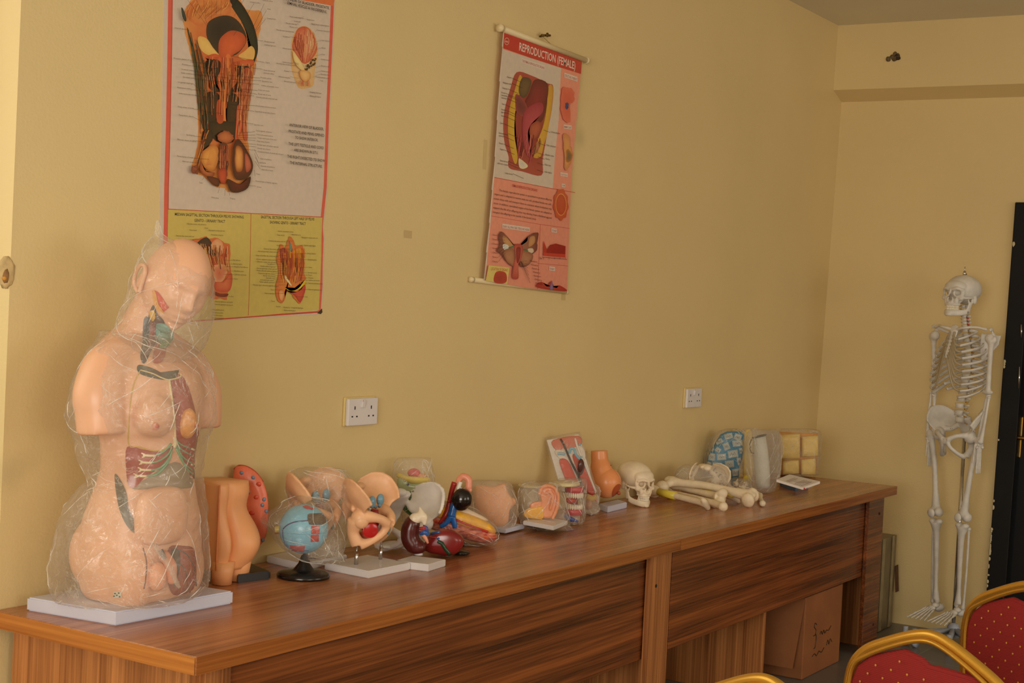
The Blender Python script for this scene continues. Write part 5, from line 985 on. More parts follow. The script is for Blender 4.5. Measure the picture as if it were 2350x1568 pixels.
# skull on the table
q = TZ(1452, 1168, .75); q = TZ(1457, 1160, .75)
s2 = thing('skull_model', 'cream skull model with jaw, beside the breast model on the far table', 'skull model', q)
ks2 = K(q); fc = ks2.p(1452, 1112, .0)
Fd = (RH*.60-FH*.80).normalized(); mrot = Matrix.Rotation(math.atan2(Fd.y, Fd.x)+pi/2, 4, 'Z')
skull_parts(TR(V((q.x, q.y, .750+.121*.86))) @ mrot @ RX(6), s2, BY, .86, cls=W)
b = W(); cc = V((q.x, q.y, .750+.121*.86)); Xs = TR(cc) @ mrot @ RX(6)
b.tube([Xs @ (V((.069*cos(t)*.93, .012+.089*sin(t)*.93, .026+.006*sin(t)))*.87) for t in [k*pi/24 for k in range(49)]], .0009, sub=1, seg=5, col=(120, 96, 70)); b.build('skull_cap_seam', M['paint'], s2)
# ================================================================== MODELS ON THE TABLES
def pillow(w, k, pts, d0, d1, col=None, inset=.86, sm=True, mi=0, bul=0):
    """rounded body with the measured outline, reaching from depth d0 to d1"""
    o = smooth_closed(pts) if sm else [V((p[0], p[1], 0)) for p in pts]
    c = sum(o, V())/len(o); R = []
    for f, t in ((inset*.55, 0-bul), (inset, 0), ((1+inset)/2+.03, .12), (1, .32), (1, .68), ((1+inset)/2+.03, .88), (inset, 1)):
        R.append([k.p(*(c+(p-c)*f).xy, d0+(d1-d0)*t) for p in o])
    w.rings(R, col, mi)
def ball(w, k, u, v, ru, rv=None, d=0, rd=None, col=None, fn=None, nu=24, nv=16):
    c = k.p(u, v, d); a = k.m(ru); b_ = k.m(rv or ru); e = rd or a
    Mx = Matrix((RH, FH, V((0, 0, 1)))).transposed(); w.ell(c, (a, e, b_), rot=Mx, col=col, fn=fn, nu=nu, nv=nv)
def ptube(w, k, pts, rpx, col=None, seg=12, sub=5, **kw):
    P = [k.p(p[0], p[1], p[2] if len(p) > 2 else 0) for p in pts]; r = [k.m(x) for x in rpx] if hasattr(rpx, '__len__') else k.m(rpx)
    w.tube(P, r, seg=seg, sub=sub, col=col, **kw)
def plate(w, pxs, z0, h, col=None, bev=.002, extra=None):
    """slab resting at z0; pxs = three base corners (left, front, right) in the photo"""
    a, b_, c = [TZ(u, v, z0) for u, v in pxs]; d = extra or (a+c-b_)
    w.prism([(p.x, p.y) for p in (b_, c, d, a)], h, TR(0, 0, z0), col=col, bev=bev)
ZT = .7503
def base(u, v): q = TZ(u, v, .75); return q
# ---- buttock injection trainer
q = base(530, 1335); C = V((.632, -.095, .75)); kb = K(C)
o = thing('injection_model', 'orange vinyl buttock injection trainer standing right of the torso', 'anatomy model', C)
w = W(); rows = []
H = .262
for j in range(27):
    z = .035+(H-.035)*j/26; s_ = z/H; bul = .045*math.exp(-((s_-.38)/.24)**2)+.012*math.exp(-((s_-.9)/.12)**2); row = []
    wr_ = .070+.028*math.exp(-((s_-.42)/.3)**2)-.012*math.exp(-((s_-.72)/.12)**2)
    for i in range(25):
        t = i/24; x = -.055+(wr_+.055)*t; lobe = (math.sin(pi*min(1, t/.30))*.55 if t < .30 else math.sin(pi*min(1, (t-.30)/.95+.08))**.8)
        cleft = -.020*math.exp(-((t-.30)/.05)**2)*math.exp(-((s_-.45)/.35)**2); row.append(C+V((x, -.052-bul*max(0, lobe)-cleft*-1*-1+(.02*t**4), z)))
    row += [C+V((wr_, .0, z)), C+V((wr_-.004, .06, z)), C+V((.0, .066, z)), C+V((-.035, .07, z)), C+V((-.045, .01, z))]; rows.append(row)
w.rings(rows)
w.tube([C+V((-.028, -.05, .06)), C+V((-.028, -.048, .002))], [.030, .026], sub=2, seg=18); w.tube([C+V((.042, -.03, .06)), C+V((.040, -.028, .002))], [.042, .036], sub=2, seg=20)
w.build('body', M['skin2'], o)
w = W(); ed = [C+V((-.0565, -.054+(.001), z)) for z in (.04, .1, .18, .26)]; w.tube(ed, .0022, sub=2, seg=6, col=(226, 140, 84)); w.build('edge_seam', M['paint'], o)
# ---- pink slab with blue spots on a black base
q = base(600, 1306)+V((-.012, -.035, 0)); ko = K(q)
o = thing('lung_section_model', 'pink rounded slab with blue and red spots on a black base', 'anatomy model', q)
w = W(); OUT = [(540, 1078), (552, 1068), (570, 1071), (590, 1084), (606, 1106), (616, 1140), (618, 1185), (612, 1228), (598, 1250), (578, 1254), (556, 1244), (542, 1200), (534, 1140)]
pillow(w, ko, OUT, -.01, .022, inset=.95); w.build('slab', mat('pink_slab', (232, 118, 84), .3, ns=30, na=.12, bump=.4, bs=60), o)
w = W(); pillow(w, ko, [(538, 1076), (550, 1066), (570, 1069), (590, 1082), (606, 1103), (600, 1100), (572, 1076), (552, 1072)], .012, .026, col=(190, 44, 34), inset=.97); w.build('slab_rim', M['paint'], o)
w = W(); w.ell((0, 0, 0), .001, col=(0, 0, 0), nu=4, nv=3) if False else None
rnd = random.Random(3)
for u, v in ((556, 1084), (583, 1095), (572, 1128), (608, 1145), (604, 1158), (592, 1218), (613, 1172), (605, 1238)): w = W(); ball(w, ko, u, v, 4.5, 4.5, -.010, .002, col=(122, 136, 160), fn=lambda d: 1+.3*nz(d, 4, u), nu=14, nv=6); w.build('blue_spot', M['paint'], o)
for u, v in ((560, 1112), (590, 1140), (580, 1176), (596, 1110), (566, 1210)): w = W(); ball(w, ko, u, v, 6, 5, -.0102, .0015, col=(222, 80, 50), fn=lambda d: 1+.3*nz(d, 4, u), nu=14, nv=6); w.build('red_spot', M['paint'], o)
w = W(); plate(w, ((534, 1326), (548, 1337), (622, 1328)), ZT, .022, bev=.003, extra=TZ(578, 1309, ZT)); w.build('black_base', M['black'], o)
# ---- eye model
q = base(696, 1325); ke = K(q)
o = thing('eye_model', 'blue eyeball model with red patches in a clear bag on round black stand', 'anatomy model', q)
w = W(); sc = ke.m(61)/.071
w.lathe([(.070*sc, 0), (.0715*sc, .006), (.068*sc, .012), (.058*sc, .016), (.036*sc, .019), (.030*sc, .020), (.026*sc, .024), (.015*sc, .038), (.011*sc, .050), (.008*sc, .058), (.0065*sc, .060)], (q.x, q.y, ZT), seg=40); w.build('stand', M['black'], o)
w = W(); w.tube([V((q.x, q.y, .80)), V((q.x, q.y, .83))], .004, sub=1, seg=8); w.build('stem', M['black'], o)
w = W(); ball(w, ke, 697, 1214, 56.5, 57, 0, None, col=(120, 186, 214), nu=40, nv=28); eb = w.build('eyeball', mat('blue_gloss', (126, 190, 216), .25, ns=20, na=.05, bump=.15, bs=70), o)
be = bvh_of([eb]); w = W()
patch(w, be, [(706, 1182), (720, 1179), (744, 1180), (747, 1190), (745, 1203), (715, 1205), (708, 1200)], (84, 66, 50), (110, 90, 60), sm=True)
patch(w, be, [(714, 1207), (733, 1207), (733, 1226), (714, 1226)], (190, 70, 64), sm=False); patch(w, be, [(713, 1228), (731, 1227), (731, 1243), (713, 1244)], (190, 66, 60), sm=False)
patch(w, be, [(665, 1251), (700, 1253), (697, 1267), (668, 1264)], (184, 66, 66), sm=False); patch(w, be, [(694, 1163), (704, 1160), (722, 1168), (716, 1171), (702, 1169)], (186, 60, 60), sm=False)
strand(w, be, [(650, 1214), (660, 1205), (678, 1198), (706, 1195)], .0018, (76, 64, 110)); strand(w, be, [(649, 1216), (650, 1235), (655, 1248), (663, 1256)], .0016, (64, 74, 130)); strand(w, be, [(698, 1263), (708, 1264)], .0012, (64, 74, 130), sub=1); strand(w, be, [(642, 1222), (680, 1226), (720, 1227), (752, 1222)], .0004, (70, 110, 130))
w.build('painted_vessels', M['paintg'], o)
w = W(); ptube(w, ke, [(650, 1214), (632, 1216)], 8, (210, 190, 90)); ptube(w, ke, [(650, 1210), (631, 1211)], 3, (120, 60, 100), sub=1); ptube(w, ke, [(650, 1222), (631, 1224)], 2.5, (180, 60, 50), sub=1); w.build('optic_nerve', M['paint'], o)
w = W(); sack(w, ke, [(1138, 682, 690), (1148, 655, 748), (1160, 640, 757), (1188, 602, 764), (1215, 618, 768), (1245, 640, 776), (1268, 668, 786), (1286, 700, 790), (1292, 745, 788)], depth=.85, wr=.006, seed=5, freq=26); w.build('clear_bag', M['film2'], o)
# ---- two coloured pelvis models
PS = mat('pelvis_vinyl', (240, 186, 140), .42, ns=22, na=.09, bump=.2, bs=60)
def pelvis_model(label, anchor, uc, vc, s, rz, plate_px, rods, extras=True, bag=None):
    q = V(anchor); k = K(q); o = thing('pelvis_model', label, 'anatomy model', V((q.x, q.y, .75)))
    c = k.p(uc, vc); X = TR(c) @ RZ(rz) @ RX(4)
    w = W(); pelvis_geo(w, X, s, sacrum=True, fat=1.45); pm = w.build('hip_bones', PS, o, remesh=.0036, smooth=4)
    w = W(); P = lambda *a: X @ (V(a)*s)
    w.ell(P(-.088, -.010, -.004), (.029*s, .029*s, .029*s)); w.build('hip_ball', PS, o)
    for sx in (-1, 1): w = W(); w.ell(P(sx*.058, -.037, -.036), (.030*s, .006*s, .028*s), rot=(RZ(rz+sx*43)).to_3x3().to_4x4(), col=(186, 34, 34)); w.build('obturator_muscle', M['paintg'], o)
    w = W(); w.ell(P(0, -.079, -.028), (.006*s, .009*s, .026*s), col=(96, 138, 140)); w.build('symphysis_disc', M['paint'], o)
    w = W(); w.tube([P(.0, .01, -.05), P(.0, -.02, -.02), P(.004, -.018, .025)], [.020*s, .022*s, .014*s], col=(150, 40, 40)); w.ell(P(0, .0, -.066), (.03*s, .03*s, .016*s), col=(206, 96, 70)); w.build('pelvic_floor', M['paintg'], o)
    for sx in (-1, 1): w = W(); w.ell(P(sx*.036, -.022, .056), (.017*s, .012*s, .021*s), col=(122, 166, 190)); w.tube([P(sx*.036, -.022, .05), P(sx*.014, -.03, .036)], .006*s, sub=1, col=(112, 150, 170)); w.build('ovary', M['paintg'], o)
    w = W(); plate(w, plate_px, ZT, .020, bev=.002); w.build('base_plate', M['white'], o)
    for (u, v0, v1) in rods:
        b0 = TZ(u, v1, .770); kk = K(b0); t0 = kk.p(u, v0); w = W(); w.tube([b0, V((b0.x, b0.y, t0.z-.004))], .0056, sub=1, seg=12); w.tube([V((b0.x, b0.y, t0.z-.006)), V((b0.x, b0.y, t0.z+.030))], .0028, sub=1, seg=8); w.build('steel_rod', M['steel'], o)
    if bag: w = W(); sack(w, k, bag, depth=.7, wr=.007, seed=int(uc), freq=22); w.build('clear_bag', M['film2'], o)
    return o
pelvis_model('skin-coloured pelvis model on white plate with two steel rods, in front', (1.045, -.275, .75), 846, 1184, .80, 14, ((745, 1308), (845, 1328), (941, 1308)), [(817, 1262, 1296), (873, 1252, 1284)])
pelvis_model('bagged skin-coloured pelvis model against the wall, behind the blue eye', (1.0, -.155, .75), 726, 1166, .80, 8, ((619, 1284), (700, 1303), (800, 1282)), [(712, 1240, 1286)], bag=[(1068, 700, 740), (1074, 680, 790), (1086, 666, 806), (1120, 664, 815), (1170, 680, 812), (1230, 690, 800), (1270, 700, 790)])
w = W(); q = base(722, 1301); tag(None or thing('white_block', 'small white angular block between the black stand and steel-rod pelvis plate', 'block', q), None)
o = bpy.data.objects['white_block']; w.prism([(q.x+.019*cos(a_), q.y+.016*sin(a_)+.012) for a_ in [k_*pi/3+.3 for k_ in range(6)]], .020, TR(0, 0, ZT), bev=.002); w.build('block_body', M['white'], o)
# ---- white pelvis behind the kidney
q = TZ(925, 1276, .75)+V((0, .10, 0)); kw = K(q); o = thing('pelvis_model', 'plain white-grey pelvis model lying behind the kidney model', 'anatomy model', V((q.x, q.y, .75)))
c = kw.p(918, 1206); X = TR(c) @ RZ(-38) @ RX(14); w = W(); pelvis_geo(w, X, .86); w.build('hip_bones', mat('white_grey_bone', (222, 214, 206), .45, ns=25, na=.1), o, remesh=.0038, smooth=4)
w = W(); X2 = TR(kw.p(905, 1262, .01)) @ RX(80); w.ell(kw.p(900, 1256), (.05, .03, .012)); w.build('sacrum_block', M['bonew'], o)
# ---- kidney
q = TZ(968, 1290, .75); kk = K(q); o = thing('kidney_model', 'dark maroon kidney model with cream adrenal cap on small white plate', 'anatomy model', q)
w = W(); plate(w, ((905, 1303), (983, 1312), (1022, 1300)), ZT, .020, bev=.0015); w.build('base_plate', M['white'], o)
p0 = kk.p(960, 1288); w = W(); w.lathe([(.013, 0), (.0095, .012), (.0015, .0125), (.0012, .022)], (p0.x, p0.y, .7703), seg=20); w.build('stem_socket', M['white'], o)
w = W(); ptube(w, kk, [(946, 1200, 0), (941, 1215, 0), (941, 1236, 0), (950, 1250, 0), (960, 1254, 0)], [19, 21, 21, 21, 17], seg=20, roundcap=True); ball(w, kk, 958, 1256, 20, 17, 0, .024); w.build('kidney', mat('maroon_gloss', (84, 28, 26), .25, ns=18, na=.15, bump=.15, bs=40), o, remesh=.003, smooth=4)
w = W(); ptube(w, kk, [(934, 1197, -.0), (950, 1192, -.004), (966, 1182, 0), (963, 1164, .004)], [4, 14, 11, 2.5], seg=14); ptube(w, kk, [(955, 1188), (972, 1186), (974, 1206, -.004)], [12, 10, 4], seg=14); w.build('adrenal_cap', mat('cream_gloss', (236, 220, 192), .3, ns=50, na=.08, bump=.5, bs=60), o, remesh=.003, smooth=3)
w = W(); ptube(w, kk, [(972, 1206, -.012), (978, 1212, -.018), (982, 1224, -.016)], [2, 4, 3], (40, 90, 160)); ptube(w, kk, [(964, 1226, -.014), (974, 1222, -.02), (982, 1228, -.016)], [3, 6, 4], (44, 96, 170)); 
for v in (1212, 1216, 1221): ptube(w, kk, [(962, v, -.016), (972, v-2, -.022), (980, v, -.020)], 1.8, (190, 40, 34), sub=2)
w.build('renal_vessels', M['paintg'], o); w = W(); ptube(w, kk, [(972, 1228, -.018), (978, 1238, -.018), (982, 1247, -.016)], [5, 4, 2.5], (226, 150, 120)); w.build('ureter', M['paint'], o)
# ---- liver
q = TZ(1022, 1282, .75); kl = K(q+V((0, .03, 0))); o = thing('liver_model', 'glossy dark red liver model lying flat with green gallbladder', 'anatomy model', q)
w = W(); pillow(w, kl, [(968, 1262), (978, 1246), (990, 1228), (1012, 1221), (1038, 1223), (1058, 1234), (1066, 1248), (1061, 1264), (1048, 1277), (1026, 1283), (1000, 1279), (980, 1274)], -.035, .035, inset=.8, bul=.06); lv = w.build('liver', mat('liver_gloss', (132, 34, 34), .22, ns=14, na=.15, bump=.2, bs=30), o, smooth=3)
bl_ = bvh_of([lv]); w = W(); strand(w, bl_, [(1004, 1249), (1014, 1254), (1020, 1264), (1026, 1272), (1031, 1277)], .0055, (30, 66, 40), off=.001, seg=10); strand(w, bl_, [(1004, 1248), (1010, 1250)], .003, (30, 66, 40), sub=1); w.build('gallbladder', M['paintg'], o)
w = W(); strand(w, bl_, [(990, 1232), (1000, 1230), (1010, 1228)], .0045, (50, 84, 140), off=.001, seg=10); strand(w, bl_, [(1002, 1244), (1008, 1242)], .003, (50, 84, 150), sub=1); strand(w, bl_, [(984, 1238), (992, 1240), (1000, 1240)], .002, (170, 60, 60)); w.build('liver_vessels', M['paintg'], o)
w = W(); plate(w, ((1020, 1284), (1046, 1291), (1083, 1276)), ZT, .014, bev=.004) if False else ball(w, K(TZ(1062, 1276, .75)+V((0, .02, 0))), 1058, 1274, 21, 6.5, 0, .03); w.build('black_foot', M['black'], o)
# ---- spleen and vessels on a rod
q = TZ(1029, 1262, .75)+V((.02, .06, 0)); kv = K(q); o = thing('spleen_model', 'upright model of black organ on red and blue vessels, held by a rod', 'anatomy model', V((q.x, q.y, .75)))
w = W(); ptube(w, kv, [(1043, 1107, .004), (1036, 1130, .004), (1031, 1155, .004), (1024, 1180, 0), (1008, 1203, -.004)], [6.5, 6, 6, 7, 4], (160, 36, 32), seg=14); ptube(w, kv, [(1034, 1152), (1026, 1150)], [4, 3.4], (150, 34, 30), sub=1); w.build('artery', M['paintg'], o)
w = W(); ptube(w, kv, [(1056, 1120, -.004), (1046, 1145, -.006), (1040, 1168, -.008), (1036, 1185, -.008)], [4, 7, 9, 10], (36, 96, 170), seg=14); ptube(w, kv, [(1036, 1184, -.008), (1024, 1200, -.01), (1010, 1209, -.01)], [8, 6, 5], (36, 96, 170)); ptube(w, kv, [(1037, 1184, -.008), (1042, 1200, -.008), (1044, 1212, -.008)], [8, 6.5, 5.5], (36, 96, 170)); w.build('vein', M['paintg'], o)
w = W(); ball(w, kv, 1060, 1147, 23.5, 26, -.014, .024, fn=lambda d: 1+.06*nz(d, 1.6, 3)-.10*math.exp(-((d.z+.75)/.2)**2)*(d.x > .1)); w.build('black_organ', mat('black_gloss', (26, 18, 16), .16), o)
w = W(); ptube(w, kv, [(1049, 1112, .008), (1054, 1100, .008), (1064, 1094, .006), (1075, 1101, .004), (1076, 1118, .002), (1079, 1126, 0)], [5, 7, 8, 8.5, 8, 5], (232, 150, 120), seg=16, roundcap=True); w.build('intestine_loop', M['paint'], o)
w = W(); ptube(w, kv, [(1057, 1106, .0), (1052, 1122, -.004), (1060, 1122, -.006)], [5, 5, 3], (222, 214, 200)); w.build('white_duct', M['paint'], o)
p0 = kv.p(1029, 1205); w = W(); w.tube([V((p0.x, p0.y, .770)), p0], .0028, sub=1, seg=8); w.build('rod', M['steel'], o)
w = W(); w.box((p0.x, p0.y, .7605), (.09, .07, .020), bev=.003); w.build('black_base', M['black'], o)
# ---- green / yellow layered model in a bag at the back
q = TZ(950, 1240, .75); q = V((1.50, -.10, .75)); kg = K(q); o = thing('section_model', 'green, yellow and pink layered section model in a clear bag by the wall', 'anatomy model', q)
w = W(); pillow(w, kg, [(914, 1094), (930, 1104), (955, 1108), (986, 1108), (988, 1130), (974, 1158), (950, 1180), (925, 1160), (912, 1130)], -.03, .03, (176, 190, 140)); w.build('pale_green_wall', M['paintg'], o)
w = W(); pillow(w, kg, [(920, 1138), (935, 1128), (960, 1124), (988, 1128), (984, 1160), (960, 1190), (935, 1180), (918, 1160)], -.034, .034, (56, 104, 46)); w.build('dark_green_wall', M['paintg'], o)
w = W(); ptube(w, kg, [(912, 1090, -.02), (930, 1097, -.03), (950, 1102, -.03), (986, 1102, -.02)], [4, 4, 6, 5], (222, 196, 84), flat=1.4); w.build('yellow_rim', M['paint'], o)
w = W(); ball(w, kg, 950, 1086, 15, 11, 0, .02, col=(222, 110, 110)); ball(w, kg, 968, 1094, 12, 8, 0, .016, col=(226, 170, 130)); w.build('pink_lobe', M['paintg'], o)
w = W(); ball(w, kg, 936, 1112, 3, 3, -.034, .004, col=(60, 60, 120)); w.build('blue_spot', M['paint'], o)
w = W(); plate(w, ((905, 1254), (935, 1264), (985, 1252)), ZT, .016); w.build('base_plate', M['white'], o); pz = kg.p(950, 1180); w = W(); w.tube([V((pz.x, pz.y, .766)), V((pz.x, pz.y, pz.z+.01))], .005, sub=1); w.build('post', M['steel'], o)
w = W(); sack(w, kg, [(1052, 912, 990), (1060, 906, 992), (1090, 902, 996), (1130, 902, 1000), (1160, 908, 995), (1195, 918, 988)], depth=.6, wr=.006, seed=8, freq=24); w.build('clear_bag', M['film2'], o)
# ---- muscle / breast tissue model, bagged, lying
q = TZ(1100, 1252, .75)+V((-.05, .06, 0)); km = K(q); o = thing('muscle_model', 'long lying model, yellow fat above red striped muscle, in clear wrap', 'anatomy model', V((q.x, q.y, .75)))
stripe = bpy.data.materials.new('striped_muscle'); stripe.use_nodes = True; N = stripe.node_tree.nodes; L = stripe.node_tree.links
tc = N.new('ShaderNodeTexCoord'); mp = N.new('ShaderNodeMapping'); mp.inputs['Rotation'].default_value = (0, 0, math.atan2(RH.y, RH.x)*-1); mp.inputs['Scale'].default_value = (5, 60, 130); n_ = N.new('ShaderNodeTexNoise'); n_.inputs['Scale'].default_value = 1; n_.inputs['Detail'].default_value = 3
cr = N.new('ShaderNodeValToRGB'); cr.color_ramp.elements[0].position = .4; cr.color_ramp.elements[0].color = (*lin((172, 44, 34)), 1); cr.color_ramp.elements[1].position = .62; cr.color_ramp.elements[1].color = (*lin((226, 130, 90)), 1)
L.new(tc.outputs['Object'], mp.inputs[0]); L.new(mp.outputs[0], n_.inputs['Vector']); L.new(n_.outputs['Fac'], cr.inputs[0]); L.new(cr.outputs[0], N['Principled BSDF'].inputs['Base Color']); N['Principled BSDF'].inputs['Roughness'].default_value = .3
w = W(); pillow(w, km, [(970, 1192), (985, 1186), (1030, 1200), (1080, 1216), (1125, 1226), (1139, 1232), (1138, 1244), (1122, 1251), (1095, 1250), (1050, 1238), (1000, 1224), (975, 1210)], -.05, .04, inset=.8, bul=.1); w.build('red_muscle', stripe, o)
w = W(); pillow(w, km, [(980, 1172), (1000, 1164), (1030, 1170), (1070, 1182), (1110, 1198), (1132, 1214), (1137, 1228), (1118, 1230), (1080, 1220), (1040, 1206), (1000, 1194), (984, 1186)], -.045, .035, inset=.82, bul=.1); w.build('yellow_fat', mat('yellow_fat', (240, 176, 40), .3, ns=60, na=.18, bump=.5, bs=90), o)
w = W(); pillow(w, km, [(984, 1160), (1010, 1152), (1040, 1160), (1080, 1176), (1118, 1196), (1110, 1202), (1070, 1186), (1030, 1174), (1000, 1170)], -.03, .03, (232, 206, 176)); w.build('pale_skin', M['paint'], o)
w = W(); ptube(w, km, [(1046, 1198, -.056), (1080, 1212, -.056), (1120, 1226, -.052)], 2.6, (190, 50, 40)); w.build('vessel', M['paintg'], o)
w = W(); sack(w, km, [(1150, 984, 1030), (1160, 976, 1062), (1180, 970, 1104), (1200, 968, 1128), (1225, 972, 1142), (1245, 1010, 1143), (1256, 1070, 1130)], depth=.55, wr=.006, seed=11, freq=26); w.build('clear_wrap', M['film2'], o)
# ---- bagged skin-coloured face/arm block
q = TZ(1175, 1222, .75)+V((0, .05, 0)); kf = K(q); o = thing('injection_pad_model', 'pale orange skin-coloured block model in milky wrap on small bluish plate', 'anatomy model', V((q.x, q.y, .75)))
w = W(); pillow(w, kf, [(1088, 1128), (1100, 1116), (1130, 1120), (1158, 1112), (1164, 1130), (1176, 1148), (1181, 1160), (1170, 1174), (1166, 1200), (1150, 1216), (1120, 1214), (1096, 1180)], -.04, .05, inset=.85); ball(w, kf, 1176, 1155, 8, 9, -.01); w.build('body', M['skin2'], o)
w = W(); plate(w, ((1120, 1222), (1160, 1228), (1203, 1217)), ZT, .014); w.build('base_plate', M['whiteb'], o)
w = W(); sack(w, kf, [(1108, 1080, 1160), (1116, 1070, 1172), (1140, 1064, 1182), (1170, 1062, 1188), (1200, 1082, 1184), (1214, 1110, 1178)], depth=.7, wr=.006, seed=12, freq=26); w.build('milky_wrap', M['film3'], o)
# ---- ear model
q = TZ(1250, 1216, .75); kr = K(q); o = thing('ear_model', 'orange ear model with yellow canal block on white plate, in clear bag', 'anatomy model', q)
w = W(); plate(w, ((1200, 1212), (1270, 1225), (1302, 1212)), ZT+.010, .014); w.build('base_plate', M['white'], o)
w = W(); plate(w, ((1206, 1216), (1268, 1224), (1296, 1214)), ZT, .009); w.build('black_underside', M['black'], o)
OE = [(1238, 1140), (1244, 1126), (1258, 1122), (1272, 1128), (1280, 1144), (1280, 1164), (1274, 1184), (1268, 1196), (1246, 1196), (1240, 1180), (1242, 1160)]
w = W(); pillow(w, kr, OE, -.012, .02, inset=.9); P = [kr.p(u, v, -.016) for u, v in OE[:8]]; w.tube(P, kr.m(4.2), seg=9, sub=4, roundcap=True); ptube(w, kr, [(1252, 1140, -.016), (1262, 1136, -.018), (1268, 1150, -.018), (1262, 1176, -.016)], [3, 4, 4, 3], roundcap=True); pillow(w, kr, [(1218, 1162), (1244, 1158), (1250, 1172), (1240, 1180), (1218, 1176)], -.010, .02); w.build('ear', mat('orange_ear', (240, 150, 96), .35, ns=16, na=.06), o, remesh=.002, smooth=3)
w = W(); pillow(w, kr, [(1202, 1184), (1212, 1174), (1230, 1170), (1246, 1172), (1246, 1197), (1224, 1198), (1204, 1194)], -.016, .03, (242, 176, 40), inset=.95); w.build('yellow_block', M['paintg'], o)
w = W(); sack(w, kr, [(1112, 1210, 1262), (1120, 1196, 1284), (1140, 1188, 1292), (1170, 1186, 1300), (1195, 1190, 1306), (1212, 1200, 1308), (1222, 1232, 1316)], depth=.65, wr=.006, seed=14, freq=26); w.build('clear_bag', M['film2'], o)
# ---- teeth model
q = TZ(1316, 1204, .75); kt2 = K(q); o = thing('dental_model', 'tall teeth and gums model with cream round lid, wrapped in film', 'anatomy model', q)
cz = kt2.p(1314, 1204); rr = kt2.m(22)
def zof(k, u, v): return k.p(u, v).z
def disc(w, v0, v1, r, col, cap=None): w.lathe([(r*.6, zof(kt2, 1314, v1)), (r*.97, zof(kt2, 1314, v1)+.001), (r, (zof(kt2, 1314, v0)+zof(kt2, 1314, v1))/2), (r*.97, zof(kt2, 1314, v0)-.001), (r*.6, zof(kt2, 1314, v0))], (cz.x, cz.y, 0), seg=30, col=col)
w = W(); w.lathe([(.03, -.001), (kt2.m(46)*.98, .001), (kt2.m(46), .006), (kt2.m(46)*.96, .012), (.03, .013)], (cz.x-.02, cz.y+.03, zof(kt2, 1314, 1120)), seg=40, sy=.7, col=(222, 206, 160)); w.build('cream_lid', M['paint'], o)
w = W(); disc(w, 1121, 1135, rr, (196, 44, 52)); disc(w, 1172, 1186, rr*.96, (198, 50, 56)); w.build('gums', M['paintg'], o)
for nm, va, vb in (('upper_teeth', 1135, 1146), ('lower_teeth', 1162, 1172)):
    w = W()
    for i in range(16): a_ = -pi*1.0+i*pi*1.25/15-.35; w.ell((cz.x+rr*.88*cos(a_), cz.y+rr*.88*sin(a_), (zof(kt2, 1314, va)+zof(kt2, 1314, vb))/2), (.0042, .0042, (zof(kt2, 1314, va)-zof(kt2, 1314, vb))*.62), col=(236, 222, 196), nu=8, nv=6)
    w.build(nm, M['paintg'], o)
w = W(); ball(w, kt2, 1309, 1153, 11, 8, -.012, .02, col=(206, 50, 30)); w.build('tongue', M['paintg'], o)
w = W(); w.lathe([(rr*.75, .7503), (rr*.8, .752), (rr*.72, zof(kt2, 1314, 1186))], (cz.x, cz.y, 0), seg=24, col=(176, 150, 130)); disc(w, 1146, 1162, rr*.45, (150, 60, 56)); w.build('jaw_core', M['paint'], o)
w = W(); ptube(w, kt2, [(1296, 1188, -.02), (1308, 1196, -.026), (1326, 1202, -.02)], [5, 6, 3], (60, 84, 160)); w.build('blue_clip', M['paintg'], o)
w = W(); sack(w, kt2, [(1104, 1284, 1342), (1112, 1280, 1346), (1150, 1284, 1344), (1185, 1286, 1344), (1203, 1292, 1340), (1208, 1304, 1332)], depth=.8, wr=.005, seed=15, freq=28); w.build('film_wrap', M['film2'], o)
# cream discs behind
q = TY(1216, 1120, -.07); kd = K(q); c_ = kd.p(1216, 1116); o = thing('round_lid', 'cream round lid on a short drum, half hidden behind the ear model', 'lid', V((c_.x, c_.y, .75)))
w = W(); w.lathe([(.02, -.004), (.040, -.004), (.043, .0), (.040, .005), (.02, .005)], (c_.x, c_.y, c_.z), seg=30, col=(216, 198, 150)); w.build('lid_disc', M['paint'], o); w = W(); w.lathe([(.034, .7503), (.034, c_.z-.004)], (c_.x, c_.y, 0), seg=24, col=(206, 190, 160)); w.build('drum', M['paint'], o)
# ---- relief board leaning on the wall
q = TZ(1322, 1150, .75); q = V((TY(1300, 1050, -.05).x, -.125, .75)); kq = K(q); o = thing('relief_board', 'leaning rectangular relief board with red muscle and vessel picture, in clear film', 'anatomy model', q)
TL, TRr, BR, BL = [kq.p(*c, d) for c, d in (((1254, 1007), .045), ((1326, 994), .045), ((1366, 1128), -.03), ((1288, 1124), -.03))]
nrm = (TRr-TL).cross(BL-TL).normalized(); nrm = nrm if nrm.dot(FH) < 0 else -nrm
def bp(s_, t_, h=0): return TL.lerp(TRr, s_).lerp(BL.lerp(BR, s_), t_)+nrm*h
w = W(); fr = [bp(*c) for c in ((0, 0), (1, 0), (1, 1), (0, 1))]; w.rings([[p-nrm*.012 for p in fr], fr], (222, 214, 204), smooth=False); w.build('board', M['paint'], o)
def rel(name, pts, h, col, mid=None, m_='paint'):
    w = W(); n = len(pts); sc_ = smooth_closed([(a*100, b_*100) for a, b_ in pts]); c = sum(sc_, V())/len(sc_); R = [[bp(*(c+(p-c)*f).xy[:2], hh) if False else bp((c+(p-c)*f).x/100, (c+(p-c)*f).y/100, hh) for p in sc_] for f, hh in ((1, 0), (.97, h*.7), (.85, h), (.4, h))]
    w.rings(R, col); return w.build(name, M[m_], o)
rel('red_band', [(.18, .02), (.98, .02), (.98, .18), (.5, .22), (.18, .2)], .002, (206, 110, 84)); rel('pale_gap', [(.2, .2), (.95, .18), (.98, .42), (.5, .5), (.2, .36)], .0015, (220, 206, 190))
